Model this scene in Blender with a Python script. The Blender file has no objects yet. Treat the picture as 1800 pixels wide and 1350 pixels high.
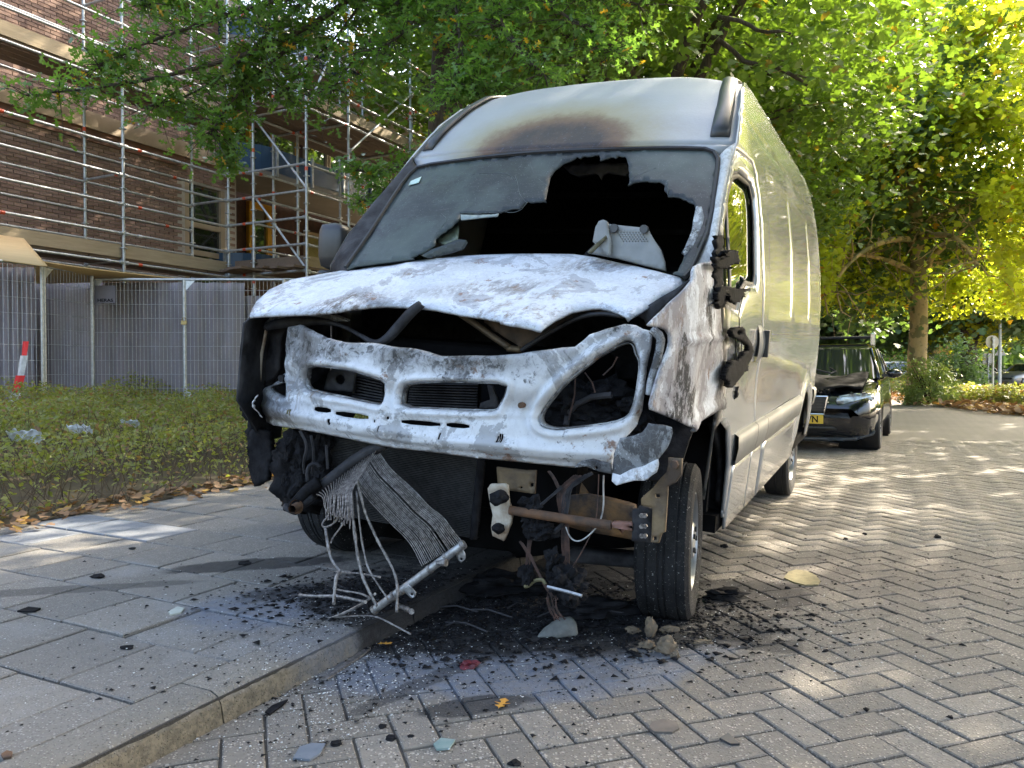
import bpy, bmesh, math, random
import numpy as np
from mathutils import Vector, Matrix, geometry, noise as mnoise
random.seed(7); RNG = np.random.default_rng(7)
scene = bpy.context.scene
COL = scene.collection

# ------------------------------------------------------------------ camera, sky, sun, exposure
F = 1350.0; CX = 900.0; CY = 675.0; CAM_H = 1.05
PITCH = math.atan(25.0 / F)
cam_d = bpy.data.cameras.new('camera'); cam = bpy.data.objects.new('camera', cam_d); COL.objects.link(cam)
cam.location = (0, 0, CAM_H); cam.rotation_euler = (math.pi / 2 - PITCH, 0, 0)
cam_d.sensor_width = 36.0; cam_d.lens = 36.0 * F / 1800.0; cam_d.clip_end = 2000; cam_d.clip_start = 0.05
scene.camera = cam
SUN_AZ = math.radians(40.0)      # from +X towards +Y
SUN_EL = math.radians(36.0)
world = bpy.data.worlds.new('World'); scene.world = world; world.use_nodes = True
wn = world.node_tree.nodes; wl = world.node_tree.links
bg = wn['Background']
sky = wn.new('ShaderNodeTexSky'); sky.sky_type = 'NISHITA'; sky.sun_disc = False
sky.sun_elevation = SUN_EL; sky.sun_rotation = math.pi / 2 - SUN_AZ
sky.air_density = 1.0; sky.dust_density = 6.0; sky.ozone_density = 0.2
wl.new(sky.outputs[0], bg.inputs[0]); bg.inputs[1].default_value = 0.15
sun_d = bpy.data.lights.new('sun', 'SUN'); sun_d.energy = 2.9; sun_d.angle = math.radians(0.5); sun_d.color = (1.0, 0.89, 0.71)
sun = bpy.data.objects.new('sun', sun_d); COL.objects.link(sun)
sdir = Vector((math.cos(SUN_EL) * math.cos(SUN_AZ), math.cos(SUN_EL) * math.sin(SUN_AZ), math.sin(SUN_EL)))
sun.rotation_euler = (-sdir).to_track_quat('-Z', 'Y').to_euler(); sun.location = (30, 30, 40)
scene.view_settings.view_transform = 'Standard'; scene.view_settings.look = 'None'
scene.view_settings.gamma = 1.0; scene.view_settings.use_curve_mapping = False
scene.view_settings.exposure = 2.75
scene.render.engine = 'CYCLES'
cy = scene.cycles
cy.max_bounces = 8; cy.diffuse_bounces = 5; cy.glossy_bounces = 3; cy.transmission_bounces = 5; cy.transparent_max_bounces = 12
cy.use_denoising = True; cy.caustics_reflective = False; cy.caustics_refractive = False

# ------------------------------------------------------------------ frames
D2 = np.array([.449, .893, 0.0]); D2 /= np.linalg.norm(D2)
N2 = np.array([-D2[1], D2[0], 0.0])
C0 = np.array([-.083, 3.71, 0.0])
TH = math.atan2(D2[1], D2[0])
def st(s, v, z=0.0):
    return C0 + D2 * s + N2 * v + np.array([0, 0, z])
_c, _s = math.cos(PITCH), math.sin(PITCH)
CFW = np.array([0, _c, -_s]); CUP = np.array([0, _s, _c]); CRT = np.array([1., 0, 0]); CO = np.array([0, 0, CAM_H])
def ray(x, y):
    return CFW + CRT * (x - CX) / F - CUP * (y - CY) / F
def at(x, y, Y):                                     # the point at distance Y straight ahead
    r = ray(x, y); return CO + r * (Y / r[1])
def gnd(x, y, z=0.0):
    r = ray(x, y); t = (z - CAM_H) / r[2]; return CO + r * t
def onv(x, y, v):                                    # street coordinates (s, z) on a plane parallel to the street
    r = ray(x, y); O = CO - C0
    t = (v - O @ N2) / (r @ N2); P = O + r * t
    return float(P @ D2), float(P[2])

# ------------------------------------------------------------------ mesh helpers
def fast_mesh(name, V, polys_flat, counts, smooth=False):
    V = np.asarray(V, np.float32); me = bpy.data.meshes.new(name)
    me.vertices.add(len(V)); me.vertices.foreach_set('co', V.ravel())
    idx = np.asarray(polys_flat, np.int32).ravel(); counts = np.asarray(counts, np.int32)
    me.loops.add(len(idx)); me.loops.foreach_set('vertex_index', idx)
    me.polygons.add(len(counts)); st_ = np.zeros(len(counts), np.int32); st_[1:] = np.cumsum(counts)[:-1]
    me.polygons.foreach_set('loop_start', st_); me.polygons.foreach_set('loop_total', counts)
    if smooth: me.polygons.foreach_set('use_smooth', np.ones(len(counts), bool))
    me.update(calc_edges=True); me.validate()
    return me
def link(name, me, m=None, parent=None, loc=None, rotz=None, label=None, cat=None, group=None, kind=None):
    o = bpy.data.objects.new(name, me); COL.objects.link(o)
    if m is not None and me is not None and not me.materials: me.materials.append(m)
    if parent is not None: o.parent = parent
    if loc is not None: o.location = loc
    if rotz is not None: o.rotation_euler = (0, 0, rotz)
    if label: o['label'] = label
    if cat: o['category'] = cat
    if group: o['group'] = group
    if kind: o['kind'] = kind
    return o
def empty(name, loc, label, cat, rotz=0.0, group=None):
    return link(name, None, None, None, loc, rotz, label, cat, group)
class MB:
    """collects vertices and faces, then links them as one mesh"""
    def __init__(s): s.v = []; s.f = []
    def add(s, V, Fs):
        n = len(s.v); s.v += [tuple(map(float, p)) for p in V]; s.f += [tuple(i + n for i in f) for f in Fs]
    def box(s, lo, hi, M=None):
        x0, y0, z0 = lo; x1, y1, z1 = hi
        V = [(x0,y0,z0),(x1,y0,z0),(x1,y1,z0),(x0,y1,z0),(x0,y0,z1),(x1,y0,z1),(x1,y1,z1),(x0,y1,z1)]
        if M is not None: V = [M @ Vector(p) for p in V]
        s.add(V, [(0,3,2,1),(4,5,6,7),(0,1,5,4),(1,2,6,5),(2,3,7,6),(3,0,4,7)])
    def tube(s, pts, r, n=8, caps=True, twist=0.0):
        P = [np.asarray(p, float) for p in pts]; R = r if hasattr(r, '__len__') else [r] * len(P)
        base = len(s.v); prev = None
        for i, p in enumerate(P):
            t = (P[min(i + 1, len(P) - 1)] - P[max(i - 1, 0)]); t = t / (np.linalg.norm(t) + 1e-9)
            if prev is None:
                a = np.array([0, 0, 1.]) if abs(t[2]) < .9 else np.array([1., 0, 0])
                prev = np.cross(t, a)
            prev = prev - t * (prev @ t); prev /= (np.linalg.norm(prev) + 1e-9)
            b = np.cross(t, prev)
            for k in range(n):
                an = 2 * math.pi * k / n
                s.v.append(tuple(p + R[i] * (math.cos(an) * prev + math.sin(an) * b)))
        for i in range(len(P) - 1):
            for k in range(n):
                a = base + i * n + k; b2 = base + i * n + (k + 1) % n
                s.f.append((a, b2, b2 + n, a + n))
        if caps:
            s.f.append(tuple(base + k for k in range(n))[::-1]); s.f.append(tuple(base + (len(P) - 1) * n + k for k in range(n)))
    def grid(s, G):
        G = np.asarray(G, float); a, b = G.shape[:2]; base = len(s.v)
        s.v += [tuple(p) for p in G.reshape(-1, 3)]
        for i in range(a - 1):
            for j in range(b - 1):
                q = base + i * b + j; s.f.append((q, q + 1, q + b + 1, q + b))
    def lathe(s, prof, n=32, M=None, close=False):
        base = len(s.v)
        for (r, x) in prof:
            for k in range(n):
                an = 2 * math.pi * k / n; p = Vector((r * math.cos(an), x, r * math.sin(an)))
                s.v.append(tuple(M @ p if M is not None else p))
        m = len(prof)
        for i in range(m - 1 + (1 if close else 0)):
            for k in range(n):
                a = base + i * n + k; b = base + i * n + (k + 1) % n; c = base + ((i + 1) % m) * n + (k + 1) % n; d = base + ((i + 1) % m) * n + k
                s.f.append((a, d, c, b))
    def rock(s, c, r, seed, squash=(1, 1, 1), amp=.35, sub=1):
        bm = bmesh.new(); bmesh.ops.create_icosphere(bm, subdivisions=sub, radius=1.0)
        V = []
        for w in bm.verts:
            k = 1 + amp * mnoise.noise(Vector(w.co) * 1.7 + Vector((seed * 3.1, seed, 0)))+ amp*.5*mnoise.noise(Vector(w.co)*4+Vector((seed,0,0)))
            V.append([c[i] + w.co[i] * k * r * squash[i] for i in range(3)])
        Fs = [tuple(x.index for x in f.verts) for f in bm.faces]; bm.free(); s.add(V, Fs)
    def prism(s, poly, axis_fn, t):
        """poly: list of 2D points; axis_fn(a,b,h) -> 3D; extruded over h in 0..t"""
        n = len(poly); V = [axis_fn(a, b, 0) for a, b in poly] + [axis_fn(a, b, t) for a, b in poly]
        s.add(V, [tuple(range(n))[::-1], tuple(range(n, 2 * n))] + [(i, (i + 1) % n, n + (i + 1) % n, n + i) for i in range(n)])
    def build(s, name, m, parent=None, smooth=False, bevel=0.0, **kw):
        me = bpy.data.meshes.new(name); me.from_pydata(s.v, [], s.f); me.update()
        bm = bmesh.new(); bm.from_mesh(me); bmesh.ops.recalc_face_normals(bm, faces=bm.faces); bm.to_mesh(me); bm.free()
        if smooth:
            for p in me.polygons: p.use_smooth = True
        o = link(name, me, m, parent, **kw)
        if bevel:
            b = o.modifiers.new('bevel', 'BEVEL'); b.width = bevel; b.segments = 2; b.limit_method = 'ANGLE'
        return o
def smooth_by_angle(o, deg=40):
    me = o.data
    for p in me.polygons: p.use_smooth = True
    try: me.set_sharp_from_angle(angle=math.radians(deg))
    except Exception: pass
def inpoly(P, poly):
    P = np.asarray(P, float); x, y = P[:, 0], P[:, 1]; q = np.asarray(poly, float); r = np.zeros(len(P), bool); n = len(q)
    for i in range(n):
        x1, y1 = q[i]; x2, y2 = q[(i + 1) % n]
        c = ((y1 > y) != (y2 > y)); d = (y2 - y1) if y2 != y1 else 1e-12
        r ^= c & (x < (x2 - x1) * (y - y1) / d + x1)
    return r
def resample(poly, step, closed=True):
    q = [np.asarray(p, float) for p in poly]; out = []; n = len(q)
    for i in range(n if closed else n - 1):
        a, b = q[i], q[(i + 1) % n]; k = max(1, int(round(np.linalg.norm(b - a) / step)))
        out += [a + (b - a) * j / k for j in range(k)]
    if not closed: out.append(q[-1])
    return np.array(out)
def chaikin(poly, it=1, closed=True):
    q = [np.asarray(p, float) for p in poly]
    for _ in range(it):
        r = []; n = len(q)
        for i in range(n if closed else n - 1):
            a, b = q[i], q[(i + 1) % n]; r += [a * .75 + b * .25, a * .25 + b * .75]
        if not closed: r = [q[0]] + r + [q[-1]]
        q = r
    return q
def edge_dist(P, polys):
    P = np.asarray(P, float); best = np.full(len(P), 1e9)
    for q in polys:
        q = np.asarray(q, float); n = len(q)
        for i in range(n):
            a, b = q[i], q[(i + 1) % n]; ab = b - a; L = ab @ ab + 1e-12
            t = np.clip(((P - a) @ ab) / L, 0, 1); d = np.linalg.norm(P - (a + t[:, None] * ab), axis=1); best = np.minimum(best, d)
    return best
def region(outline, holes, step):
    """triangulated 2D region; returns points, triangles, distance to the holes, distance to the outline"""
    outline = resample(outline, step); holes = [resample(h, min(step, max(1e-3, 0.5 * step))) for h in holes]
    pts = list(outline); edges = [(i, (i + 1) % len(outline)) for i in range(len(outline))]
    for h in holes:
        b = len(pts); pts += list(h); edges += [(b + i, b + (i + 1) % len(h)) for i in range(len(h))]
    lo = outline.min(0); hi = outline.max(0)
    gx = np.arange(lo[0], hi[0], step); gy = np.arange(lo[1], hi[1], step * .866)
    G = np.array([(x + (step * .5 if j % 2 else 0), y) for j, y in enumerate(gy) for x in gx])
    if len(G):
        keep = inpoly(G, outline)
        for h in holes: keep &= ~inpoly(G, h)
        G = G[keep]
        if len(G):
            G = G[edge_dist(G, [outline] + holes) > step * .4]; pts += list(G)
    r = geometry.delaunay_2d_cdt([Vector((float(p[0]), float(p[1]))) for p in pts], edges, [], 0, 1e-7)
    V = np.array([(v.x, v.y) for v in r[0]]); T = np.array([f for f in r[2] if len(f) == 3])
    c = V[T].mean(1); keep = inpoly(c, outline)
    for h in holes: keep &= ~inpoly(c, h)
    T = T[keep]
    return V, T, (edge_dist(V, holes) if holes else np.full(len(V), 1e9)), edge_dist(V, [outline])
def surf_obj(name, V3, T, m, parent=None, thick=0.0, smooth=True, offset=-1, **kw):
    used = np.unique(T); mp = -np.ones(len(V3), int); mp[used] = np.arange(len(used))
    me = fast_mesh(name, np.asarray(V3)[used], mp[T], np.full(len(T), 3), smooth)
    o = link(name, me, m, parent, **kw)
    if thick:
        s = o.modifiers.new('solid', 'SOLIDIFY'); s.thickness = thick; s.offset = offset
    return o

# ------------------------------------------------------------------ materials
class NT:
    def __init__(s, name):
        s.m = bpy.data.materials.new(name); s.m.use_nodes = True; s.t = s.m.node_tree; s.n = s.t.nodes; s.l = s.t.links
        s.b = s.n['Principled BSDF']; s.out = s.n['Material Output']
        s.tc = None
    def new(s, t, **kw):
        x = s.n.new(t)
        for k, v in kw.items(): setattr(x, k, v)
        return x
    def set(s, sock, v):
        if hasattr(v, 'is_output') or isinstance(v, bpy.types.NodeSocket): s.l.new(v, sock)
        else: sock.default_value = v
    def coord(s, kind='Object'):
        if kind == 'Position': return s.new('ShaderNodeNewGeometry').outputs['Position']
        if s.tc is None: s.tc = s.new('ShaderNodeTexCoord')
        return s.tc.outputs[kind]
    def noise(s, scale, detail=4, rough=.55, co=None, out='Fac', dist=0.0, w=None):
        x = s.new('ShaderNodeTexNoise'); x.inputs['Scale'].default_value = scale; x.inputs['Detail'].default_value = detail
        x.inputs['Roughness'].default_value = rough; x.inputs['Distortion'].default_value = dist
        s.l.new(co if co is not None else s.coord(), x.inputs['Vector']); return x.outputs[out]
    def vor(s, scale, feature='F1', co=None, out='Distance', rand=1.0):
        x = s.new('ShaderNodeTexVoronoi'); x.feature = feature; x.inputs['Scale'].default_value = scale
        if 'Randomness' in x.inputs: x.inputs['Randomness'].default_value = rand
        s.l.new(co if co is not None else s.coord(), x.inputs['Vector']); return x.outputs[out]
    def map(s, v, a, b, c=0.0, d=1.0, smooth=False):
        x = s.new('ShaderNodeMapRange'); x.interpolation_type = 'SMOOTHSTEP' if smooth else 'LINEAR'
        for i, q in enumerate((v, a, b, c, d)): s.set(x.inputs[i], q)
        return x.outputs[0]
    def math(s, op, a, b=0.0, clamp=False):
        x = s.new('ShaderNodeMath', operation=op, use_clamp=clamp); s.set(x.inputs[0], a); s.set(x.inputs[1], b); return x.outputs[0]
    def mix(s, f, a, b, mode='MIX'):
        x = s.new('ShaderNodeMix', data_type='RGBA', blend_type=mode); s.set(x.inputs[0], f)
        for sock, v in ((x.inputs[6], a), (x.inputs[7], b)):
            s.set(sock, v if not isinstance(v, tuple) or len(v) == 4 else tuple(v) + (1.0,))
        return x.outputs[2]
    def sep(s, co=None):
        x = s.new('ShaderNodeSeparateXYZ'); s.l.new(co if co is not None else s.coord(), x.inputs[0]); return x.outputs
    def scale(s, co, v):
        x = s.new('ShaderNodeVectorMath', operation='MULTIPLY'); s.l.new(co, x.inputs[0]); x.inputs[1].default_value = v; return x.outputs[0]
    def blob(s, P, cx, cy, rx, ry, rot=0.0, soft=.5, nz=None, amp=0.0):
        """1 inside an ellipse on the ground, 0 outside, ragged by noise nz"""
        X = s.math('SUBTRACT', P[0], cx); Y = s.math('SUBTRACT', P[1], cy); c_, s_ = math.cos(rot), math.sin(rot)
        A = s.math('ADD', s.math('MULTIPLY', X, c_ / rx), s.math('MULTIPLY', Y, s_ / rx))
        Bq = s.math('ADD', s.math('MULTIPLY', X, -s_ / ry), s.math('MULTIPLY', Y, c_ / ry))
        r = s.math('SQRT', s.math('ADD', s.math('MULTIPLY', A, A), s.math('MULTIPLY', Bq, Bq)))
        if nz is not None: r = s.math('ADD', r, s.math('MULTIPLY', s.math('SUBTRACT', nz, .5), amp))
        return s.map(r, 1.0, 1.0 - soft, 0.0, 1.0, True)
    def bump(s, h, strength=.3, dist=.01):
        x = s.new('ShaderNodeBump'); x.inputs['Strength'].default_value = strength; x.inputs['Distance'].default_value = dist
        s.l.new(h, x.inputs['Height']); s.l.new(x.outputs[0], s.b.inputs['Normal']); return x
    def base(s, c=None, rough=None, metal=None, **kw):
        if c is not None: s.set(s.b.inputs['Base Color'], c if not isinstance(c, tuple) or len(c) == 4 else tuple(c) + (1.0,))
        if rough is not None: s.set(s.b.inputs['Roughness'], rough)
        if metal is not None: s.set(s.b.inputs['Metallic'], metal)
        for k, v in kw.items(): s.set(s.b.inputs[k.replace('_', ' ')], v)
        return s.m
def simple(name, c1, c2=None, scale=8, rough=.6, metal=0.0, bump=0.0, bscale=None, detail=5, co='Object', **kw):
    t = NT(name); cc = t.coord(co)
    if c2 is not None:
        f = t.map(t.noise(scale, detail, .6, cc), .35, .65); col = t.mix(f, c1, c2)
    else: col = c1
    t.base(col, rough, metal, **kw)
    if bump: t.bump(t.noise(bscale or scale * 4, 4, .6, cc), bump, .01)
    return t.m
def leaf_mat(name, c1, c2, c3=None, trans=.5, rough=.5, tcol=None, accent=.06):
    t = NT(name); g = t.new('ShaderNodeNewGeometry'); ri = g.outputs['Random Per Island']
    n = t.noise(.45, 2, .5, t.coord('Position'))
    f = t.math('ADD', t.math('MULTIPLY', ri, .6), t.math('MULTIPLY', n, .5), True)
    col = t.mix(f, c1, c2)
    if c3 is not None: col = t.mix(t.map(ri, 1 - accent, 1 - accent + .01), col, c3)
    t.base(col, rough)
    tr = t.new('ShaderNodeBsdfTranslucent'); t.l.new(t.mix(1.0, col, tcol or (1.5, 1.6, .55, 1), 'MULTIPLY'), tr.inputs[0])
    mx = t.new('ShaderNodeMixShader'); mx.inputs[0].default_value = trans
    t.l.new(t.b.outputs[0], mx.inputs[1]); t.l.new(tr.outputs[0], mx.inputs[2]); t.l.new(mx.outputs[0], t.out.inputs[0])
    return t.m
M = {}
M['galv'] = simple('galvanised_steel', (.52, .54, .55), (.34, .36, .37), 14, .42, .6, .05)
M['galv_light'] = simple('bright_galvanised_tube', (.55, .57, .58), (.38, .40, .41), 20, .4, .6)
M['wire'] = simple('fence_wire', (.5, .51, .52), (.34, .35, .36), 30, .45, .5)
M['orange'] = simple('orange_band', (.75, .10, .03), (.5, .07, .03), 40, .5)
M['white_band'] = simple('white_plastic', (.7, .7, .7), (.5, .5, .5), 20, .5)
M['timber'] = None
def timber(name, a, b, sc=3.0):
    t = NT(name); co = t.scale(t.coord(), (1.0, 9.0, 9.0)); f = t.noise(sc, 6, .6, co); g = t.new('ShaderNodeNewGeometry')
    oi = t.new('ShaderNodeObjectInfo').outputs['Random']
    col = t.mix(t.map(f, .3, .7), a, b); col = t.mix(t.math('MULTIPLY', oi, .35), col, tuple(x * .45 for x in a))
    t.base(col, .75); t.bump(f, .25, .01); return t.m
M['plank'] = timber('grey_brown_scaffold_plank', (.22, .15, .10), (.13, .09, .065))
M['board'] = timber('pale_toe_board', (.46, .36, .23), (.33, .25, .15))
M['ply'] = timber('plywood', (.62, .44, .22), (.52, .36, .17), 1.2)
M['black'] = simple('charred_black', (.006, .006, .007), (.018, .018, .02), 18, .85, 0, .5, 60, Specular_IOR_Level=.12)
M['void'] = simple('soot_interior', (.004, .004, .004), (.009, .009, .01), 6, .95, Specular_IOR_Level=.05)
M['soot_metal'] = simple('sooty_steel', (.014, .014, .016), (.055, .055, .06), 9, .7, .1, .3, 40, Specular_IOR_Level=.25)
M['rust'] = simple('rusty_steel', (.17, .085, .04), (.05, .038, .03), 9, .8, .15, .4, 60)
M['rust_yellow'] = simple('yellow_brown_scorched_steel', (.20, .145, .08), (.08, .06, .045), 9, .65, .35, .3, 50)
M['copper'] = simple('burnt_copper_wire', (.10, .055, .042), (.03, .022, .02), 30, .7, .2)
# ------------------------------------------------------------------ ground materials
def stains(t, P, col):
    """soot, oil and firewater stains round the burnt van, plus a thin dark streak and darker paving under it"""
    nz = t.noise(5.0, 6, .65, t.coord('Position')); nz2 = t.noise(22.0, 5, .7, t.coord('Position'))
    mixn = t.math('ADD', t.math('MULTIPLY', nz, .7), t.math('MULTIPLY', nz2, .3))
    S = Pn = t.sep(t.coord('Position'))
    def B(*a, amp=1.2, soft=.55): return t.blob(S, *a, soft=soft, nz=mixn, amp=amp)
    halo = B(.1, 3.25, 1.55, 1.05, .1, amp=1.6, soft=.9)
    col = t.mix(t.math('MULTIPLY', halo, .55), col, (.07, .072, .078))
    for a, k in (((.0, 2.66, .76, .32, .05), .95), ((-.93, 3.14, .50, .32, .5), .9), ((-.62, 2.72, .30, .2, .9), .45), ((.62, 2.9, .35, .2, .4), .6)):
        col = t.mix(t.math('MULTIPLY', t.math('MULTIPLY', B(*a, amp=1.5, soft=.4), t.map(nz2, .38, .6, .45, 1)), k), col, (.15, .172, .215))
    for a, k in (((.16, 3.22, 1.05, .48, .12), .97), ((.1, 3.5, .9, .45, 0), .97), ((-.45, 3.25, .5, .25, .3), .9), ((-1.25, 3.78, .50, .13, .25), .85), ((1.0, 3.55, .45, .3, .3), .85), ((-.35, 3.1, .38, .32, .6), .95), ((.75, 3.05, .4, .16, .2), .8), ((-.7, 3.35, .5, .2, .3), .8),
                 ((-.12, 2.38, .22, .07, .3), .8), ((-1.9, 3.35, .6, .07, .22), .5), ((.9, 2.95, .3, .1, -.4), .7), ((-.25, 2.62, .5, .05, .9), .6), ((.0, 4.6, 1.2, 1.2, 0), .85)):  # includes a thin dark streak on the slabs and dark ground under the van
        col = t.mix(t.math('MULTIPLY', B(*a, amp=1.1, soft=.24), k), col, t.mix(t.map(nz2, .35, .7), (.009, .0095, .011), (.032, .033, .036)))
    col = t.mix(t.math('MULTIPLY', B(1.9, 3.9, 1.3, .8, .4, amp=1.8, soft=.9), .45), col, (.13, .105, .09))
    return col
def concrete(name, a, b, fleck, scale=150, tint=None, moss=.0, slab=False):
    t = NT(name); P = t.coord('Position')
    big = t.map(t.noise(1.6, 5, .6, P), .3, .7); fine = t.map(t.noise(90, 3, .7, P), .3, .7)
    col = t.mix(big, a, b); col = t.mix(t.math('MULTIPLY', fine, .45), col, tuple(x * .45 for x in a))
    sp = t.vor(scale, 'F1', P); ch = t.vor(scale, 'F1', P, 'Color'); r = t.sep(ch)
    fl = t.math('MULTIPLY', t.map(sp, .44, .30), t.map(r[0], .34, .52))
    col = t.mix(t.math('MULTIPLY', fl, .8), col, fleck)
    sp2 = t.vor(scale * .52, 'F1', P); r2 = t.sep(t.vor(scale * .52, 'F1', P, 'Color')); col = t.mix(t.math('MULTIPLY', t.math('MULTIPLY', t.map(sp2, .33, .22), t.map(r2[2], .66, .70)), .75), col, tuple(x * .85 for x in fleck))
    col = t.mix(t.math('MULTIPLY', t.map(t.noise(28, 6, .7, P), .46, .62), .55), col, tuple(x * .6 for x in a))
    dk = t.math('MULTIPLY', t.map(sp, .4, .3), t.map(r[1], .66, .72)); col = t.mix(t.math('MULTIPLY', dk, .7), col, (.04, .038, .036))
    oi = t.new('ShaderNodeObjectInfo').outputs['Random']; g = t.new('ShaderNodeNewGeometry').outputs['Random Per Island']
    col = t.mix(t.math('MULTIPLY', g, .4), col, (.15, .135, .115)); col = t.mix(t.math('MULTIPLY', oi, .5), col, tuple(x * .62 for x in b)); col = t.mix(t.map(t.math('FRACT', t.math('MULTIPLY', oi, 7.3)), .75, 1, 0, .25), col, (.34, .31, .27))
    if moss: col = t.mix(t.math('MULTIPLY', t.map(t.noise(7, 6, .7, P), .5, .7), moss), col, (.10, .11, .07))
    if slab: col = t.mix(t.map(t.noise(2.3, 3, .5, P), .55, .8, 0, .45), col, (.34, .36, .37))
    if name.startswith('weathered'):
        zz = t.math('ADD', t.sep(P)[2], t.math('MULTIPLY', t.math('SUBTRACT', t.noise(14, 6, .7, P), .5), .05)); col = t.mix(t.map(zz, .080, .058, 0, .8), col, t.mix(t.map(t.noise(40, 5, .7, P), .4, .6), (.085, .07, .04), (.19, .155, .10)))
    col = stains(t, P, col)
    t.base(col, .85); t.bump(t.math('ADD', t.math('MULTIPLY', fl, 1.0), t.noise(70, 5, .75, P)), .9, .005)
    return t.m
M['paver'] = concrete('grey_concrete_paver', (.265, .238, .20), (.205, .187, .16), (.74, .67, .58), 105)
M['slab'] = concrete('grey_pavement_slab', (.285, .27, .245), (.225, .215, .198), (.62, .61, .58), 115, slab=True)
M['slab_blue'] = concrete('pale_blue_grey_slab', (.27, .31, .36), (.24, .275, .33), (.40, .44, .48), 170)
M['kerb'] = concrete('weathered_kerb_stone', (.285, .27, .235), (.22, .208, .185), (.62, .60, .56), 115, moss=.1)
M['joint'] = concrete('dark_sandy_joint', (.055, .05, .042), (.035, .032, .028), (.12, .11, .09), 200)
M['road'] = None
def road_mat():
    t = NT('distant_brick_road'); P = t.coord('Position'); col = t.mix(t.map(t.noise(.8, 5, .6, P), .3, .7), (.25, .225, .19), (.20, .18, .155))
    rot = t.new('ShaderNodeMapping'); rot.inputs['Rotation'].default_value = (0, 0, -math.radians(19)); t.l.new(P, rot.inputs[0])
    br = t.new('ShaderNodeTexBrick'); t.l.new(rot.outputs[0], br.inputs[0]); br.inputs['Scale'].default_value = 1.0
    br.inputs['Brick Width'].default_value = .236; br.inputs['Row Height'].default_value = .118; br.inputs['Mortar Size'].default_value = .006
    col = t.mix(t.math('MULTIPLY', br.outputs['Fac'], .6), col, (.06, .055, .045)); col = t.mix(t.map(t.noise(60, 3, .7, P), .55, .75, 0, .4), col, (.32, .29, .25))
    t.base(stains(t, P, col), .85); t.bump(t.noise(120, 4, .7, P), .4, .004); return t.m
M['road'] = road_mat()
M['soil'] = simple('leafy_soil', (.07, .055, .035), (.13, .10, .055), 6, .95, 0, .6, 30, co='Position')

# ------------------------------------------------------------------ setting: ground, road, pavement
def sheet(name, pts, z, m, label=None, z1=None):
    me = bpy.data.meshes.new(name); me.from_pydata([(float(p[0]), float(p[1]), z) for p in pts], [], [tuple(range(len(pts)))]); me.update()
    return link(name, me, m, kind='structure', label=label)
g = [(-400, -60), (400, -60), (400, 900), (-400, 900)]
sheet('ground', g, -.06, simple('distant_grass_ground', (.10, .11, .05), (.16, .14, .07), .3, .95, co='Position'), 'flat grassy ground running back to the horizon')
KV = .03                                             # the kerb face, in street coordinates
rp = [st(-12, KV), st(60, KV), st(60, -3), st(34, -1.5), st(24, -2.6), st(16, -4.7), st(-12, -4.7)]
rd = sheet('road', [(p[0], p[1]) for p in rp], -.012, M['road'], 'brick paved road in front of and beside the van')
sheet('junction', [st(20, -2.5)[:2], st(60, -2.0)[:2], st(60, -45)[:2], st(38, -45)[:2], st(30, -8)[:2]], -.016, M['road'], 'far road crossing behind the hedge')

jp = [st(-3, KV), st(9.0, KV), st(4.5, -4.65), st(-3, -4.65)]
Mjb = MB(); Mjb.add([(p[0], p[1], -.008) for p in jp], [(0, 1, 2, 3)]); Mjb.build('joint_sand', M['joint'], rd)
# herringbone pavers, each its own block
PA = math.radians(19.0); pa = np.array([math.cos(PA), math.sin(PA)]); pb = np.array([-math.sin(PA), math.cos(PA)])
PL = .236; PW = .118; ORG = np.array([1.0, 2.3])
def clipside(c):
    s = (np.array([c[0], c[1], 0]) - C0); return s @ D2, s @ N2
cells = []
for k in range(-90, 120):
    for m_ in range(-45, 60):
        for vert in (0, 1):
            x0 = k + 2 * m_; y0 = k - 2 * m_
            if vert: cx_, cy_, w, h = x0 + .5, y0 + 2.0, 1, 2
            else: cx_, cy_, w, h = x0 + 1.0, y0 + .5, 2, 1
            c = ORG + (pa * cx_ + pb * cy_) * PW
            if c[1] < 1.75 or c[1] > 11.5 or abs(c[0]) > c[1] * .72 + .2: continue
            s_, v_ = clipside(c)
            if v_ > KV + .06 or v_ < -4.65: continue
            cells.append((c[1], c[0], vert))
cells.sort()
def paver_block(ln, wd, t=.05, b=.004):
    mb = MB(); a, c = ln / 2 - .0042, wd / 2 - .0042
    lo = [(-a, -c), (a, -c), (a, c), (-a, c)]; hi = [(-a + b, -c + b), (a - b, -c + b), (a - b, c - b), (-a + b, c - b)]
    V = [(x, y, -t) for x, y in lo] + [(x, y, -b * .8) for x, y in lo] + [(x, y, 0) for x, y in hi]
    return V, [(8, 9, 10, 11)] + [(i, (i + 1) % 4, 4 + (i + 1) % 4, 4 + i) for i in range(4)] + [(4 + i, 4 + (i + 1) % 4, 8 + (i + 1) % 4, 8 + i) for i in range(4)]
pv, pf = paver_block(PL, PW); me_p = bpy.data.meshes.new('paver'); me_p.from_pydata(pv, [], pf); me_p.update(); me_p.materials.append(M['paver'])
rest = []
for i, (yy, xx, vert) in enumerate(cells):
    rz = PA + (math.pi / 2 if vert else 0) + random.uniform(-.012, .012); z = .001 + random.uniform(-.002, .003)
    tx, ty = random.uniform(-.012, .012), random.uniform(-.012, .012)
    if i < 300:
        o = link('paver', me_p, None, rd); o.location = (xx, yy, z); o.rotation_euler = (tx, ty, rz)
    else: rest.append((xx, yy, z, tx, ty, rz))
pvn = np.array(pv); Vall = []; Fall = []
for i, (xx, yy, z, tx, ty, rz) in enumerate(rest):
    Rm = np.array(Matrix.Rotation(rz, 3, 'Z') @ Matrix.Rotation(ty, 3, 'Y') @ Matrix.Rotation(tx, 3, 'X'))
    Vall.append(pvn @ Rm.T + (xx, yy, z)); Fall.append(np.array(pf) + 12 * i)
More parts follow.
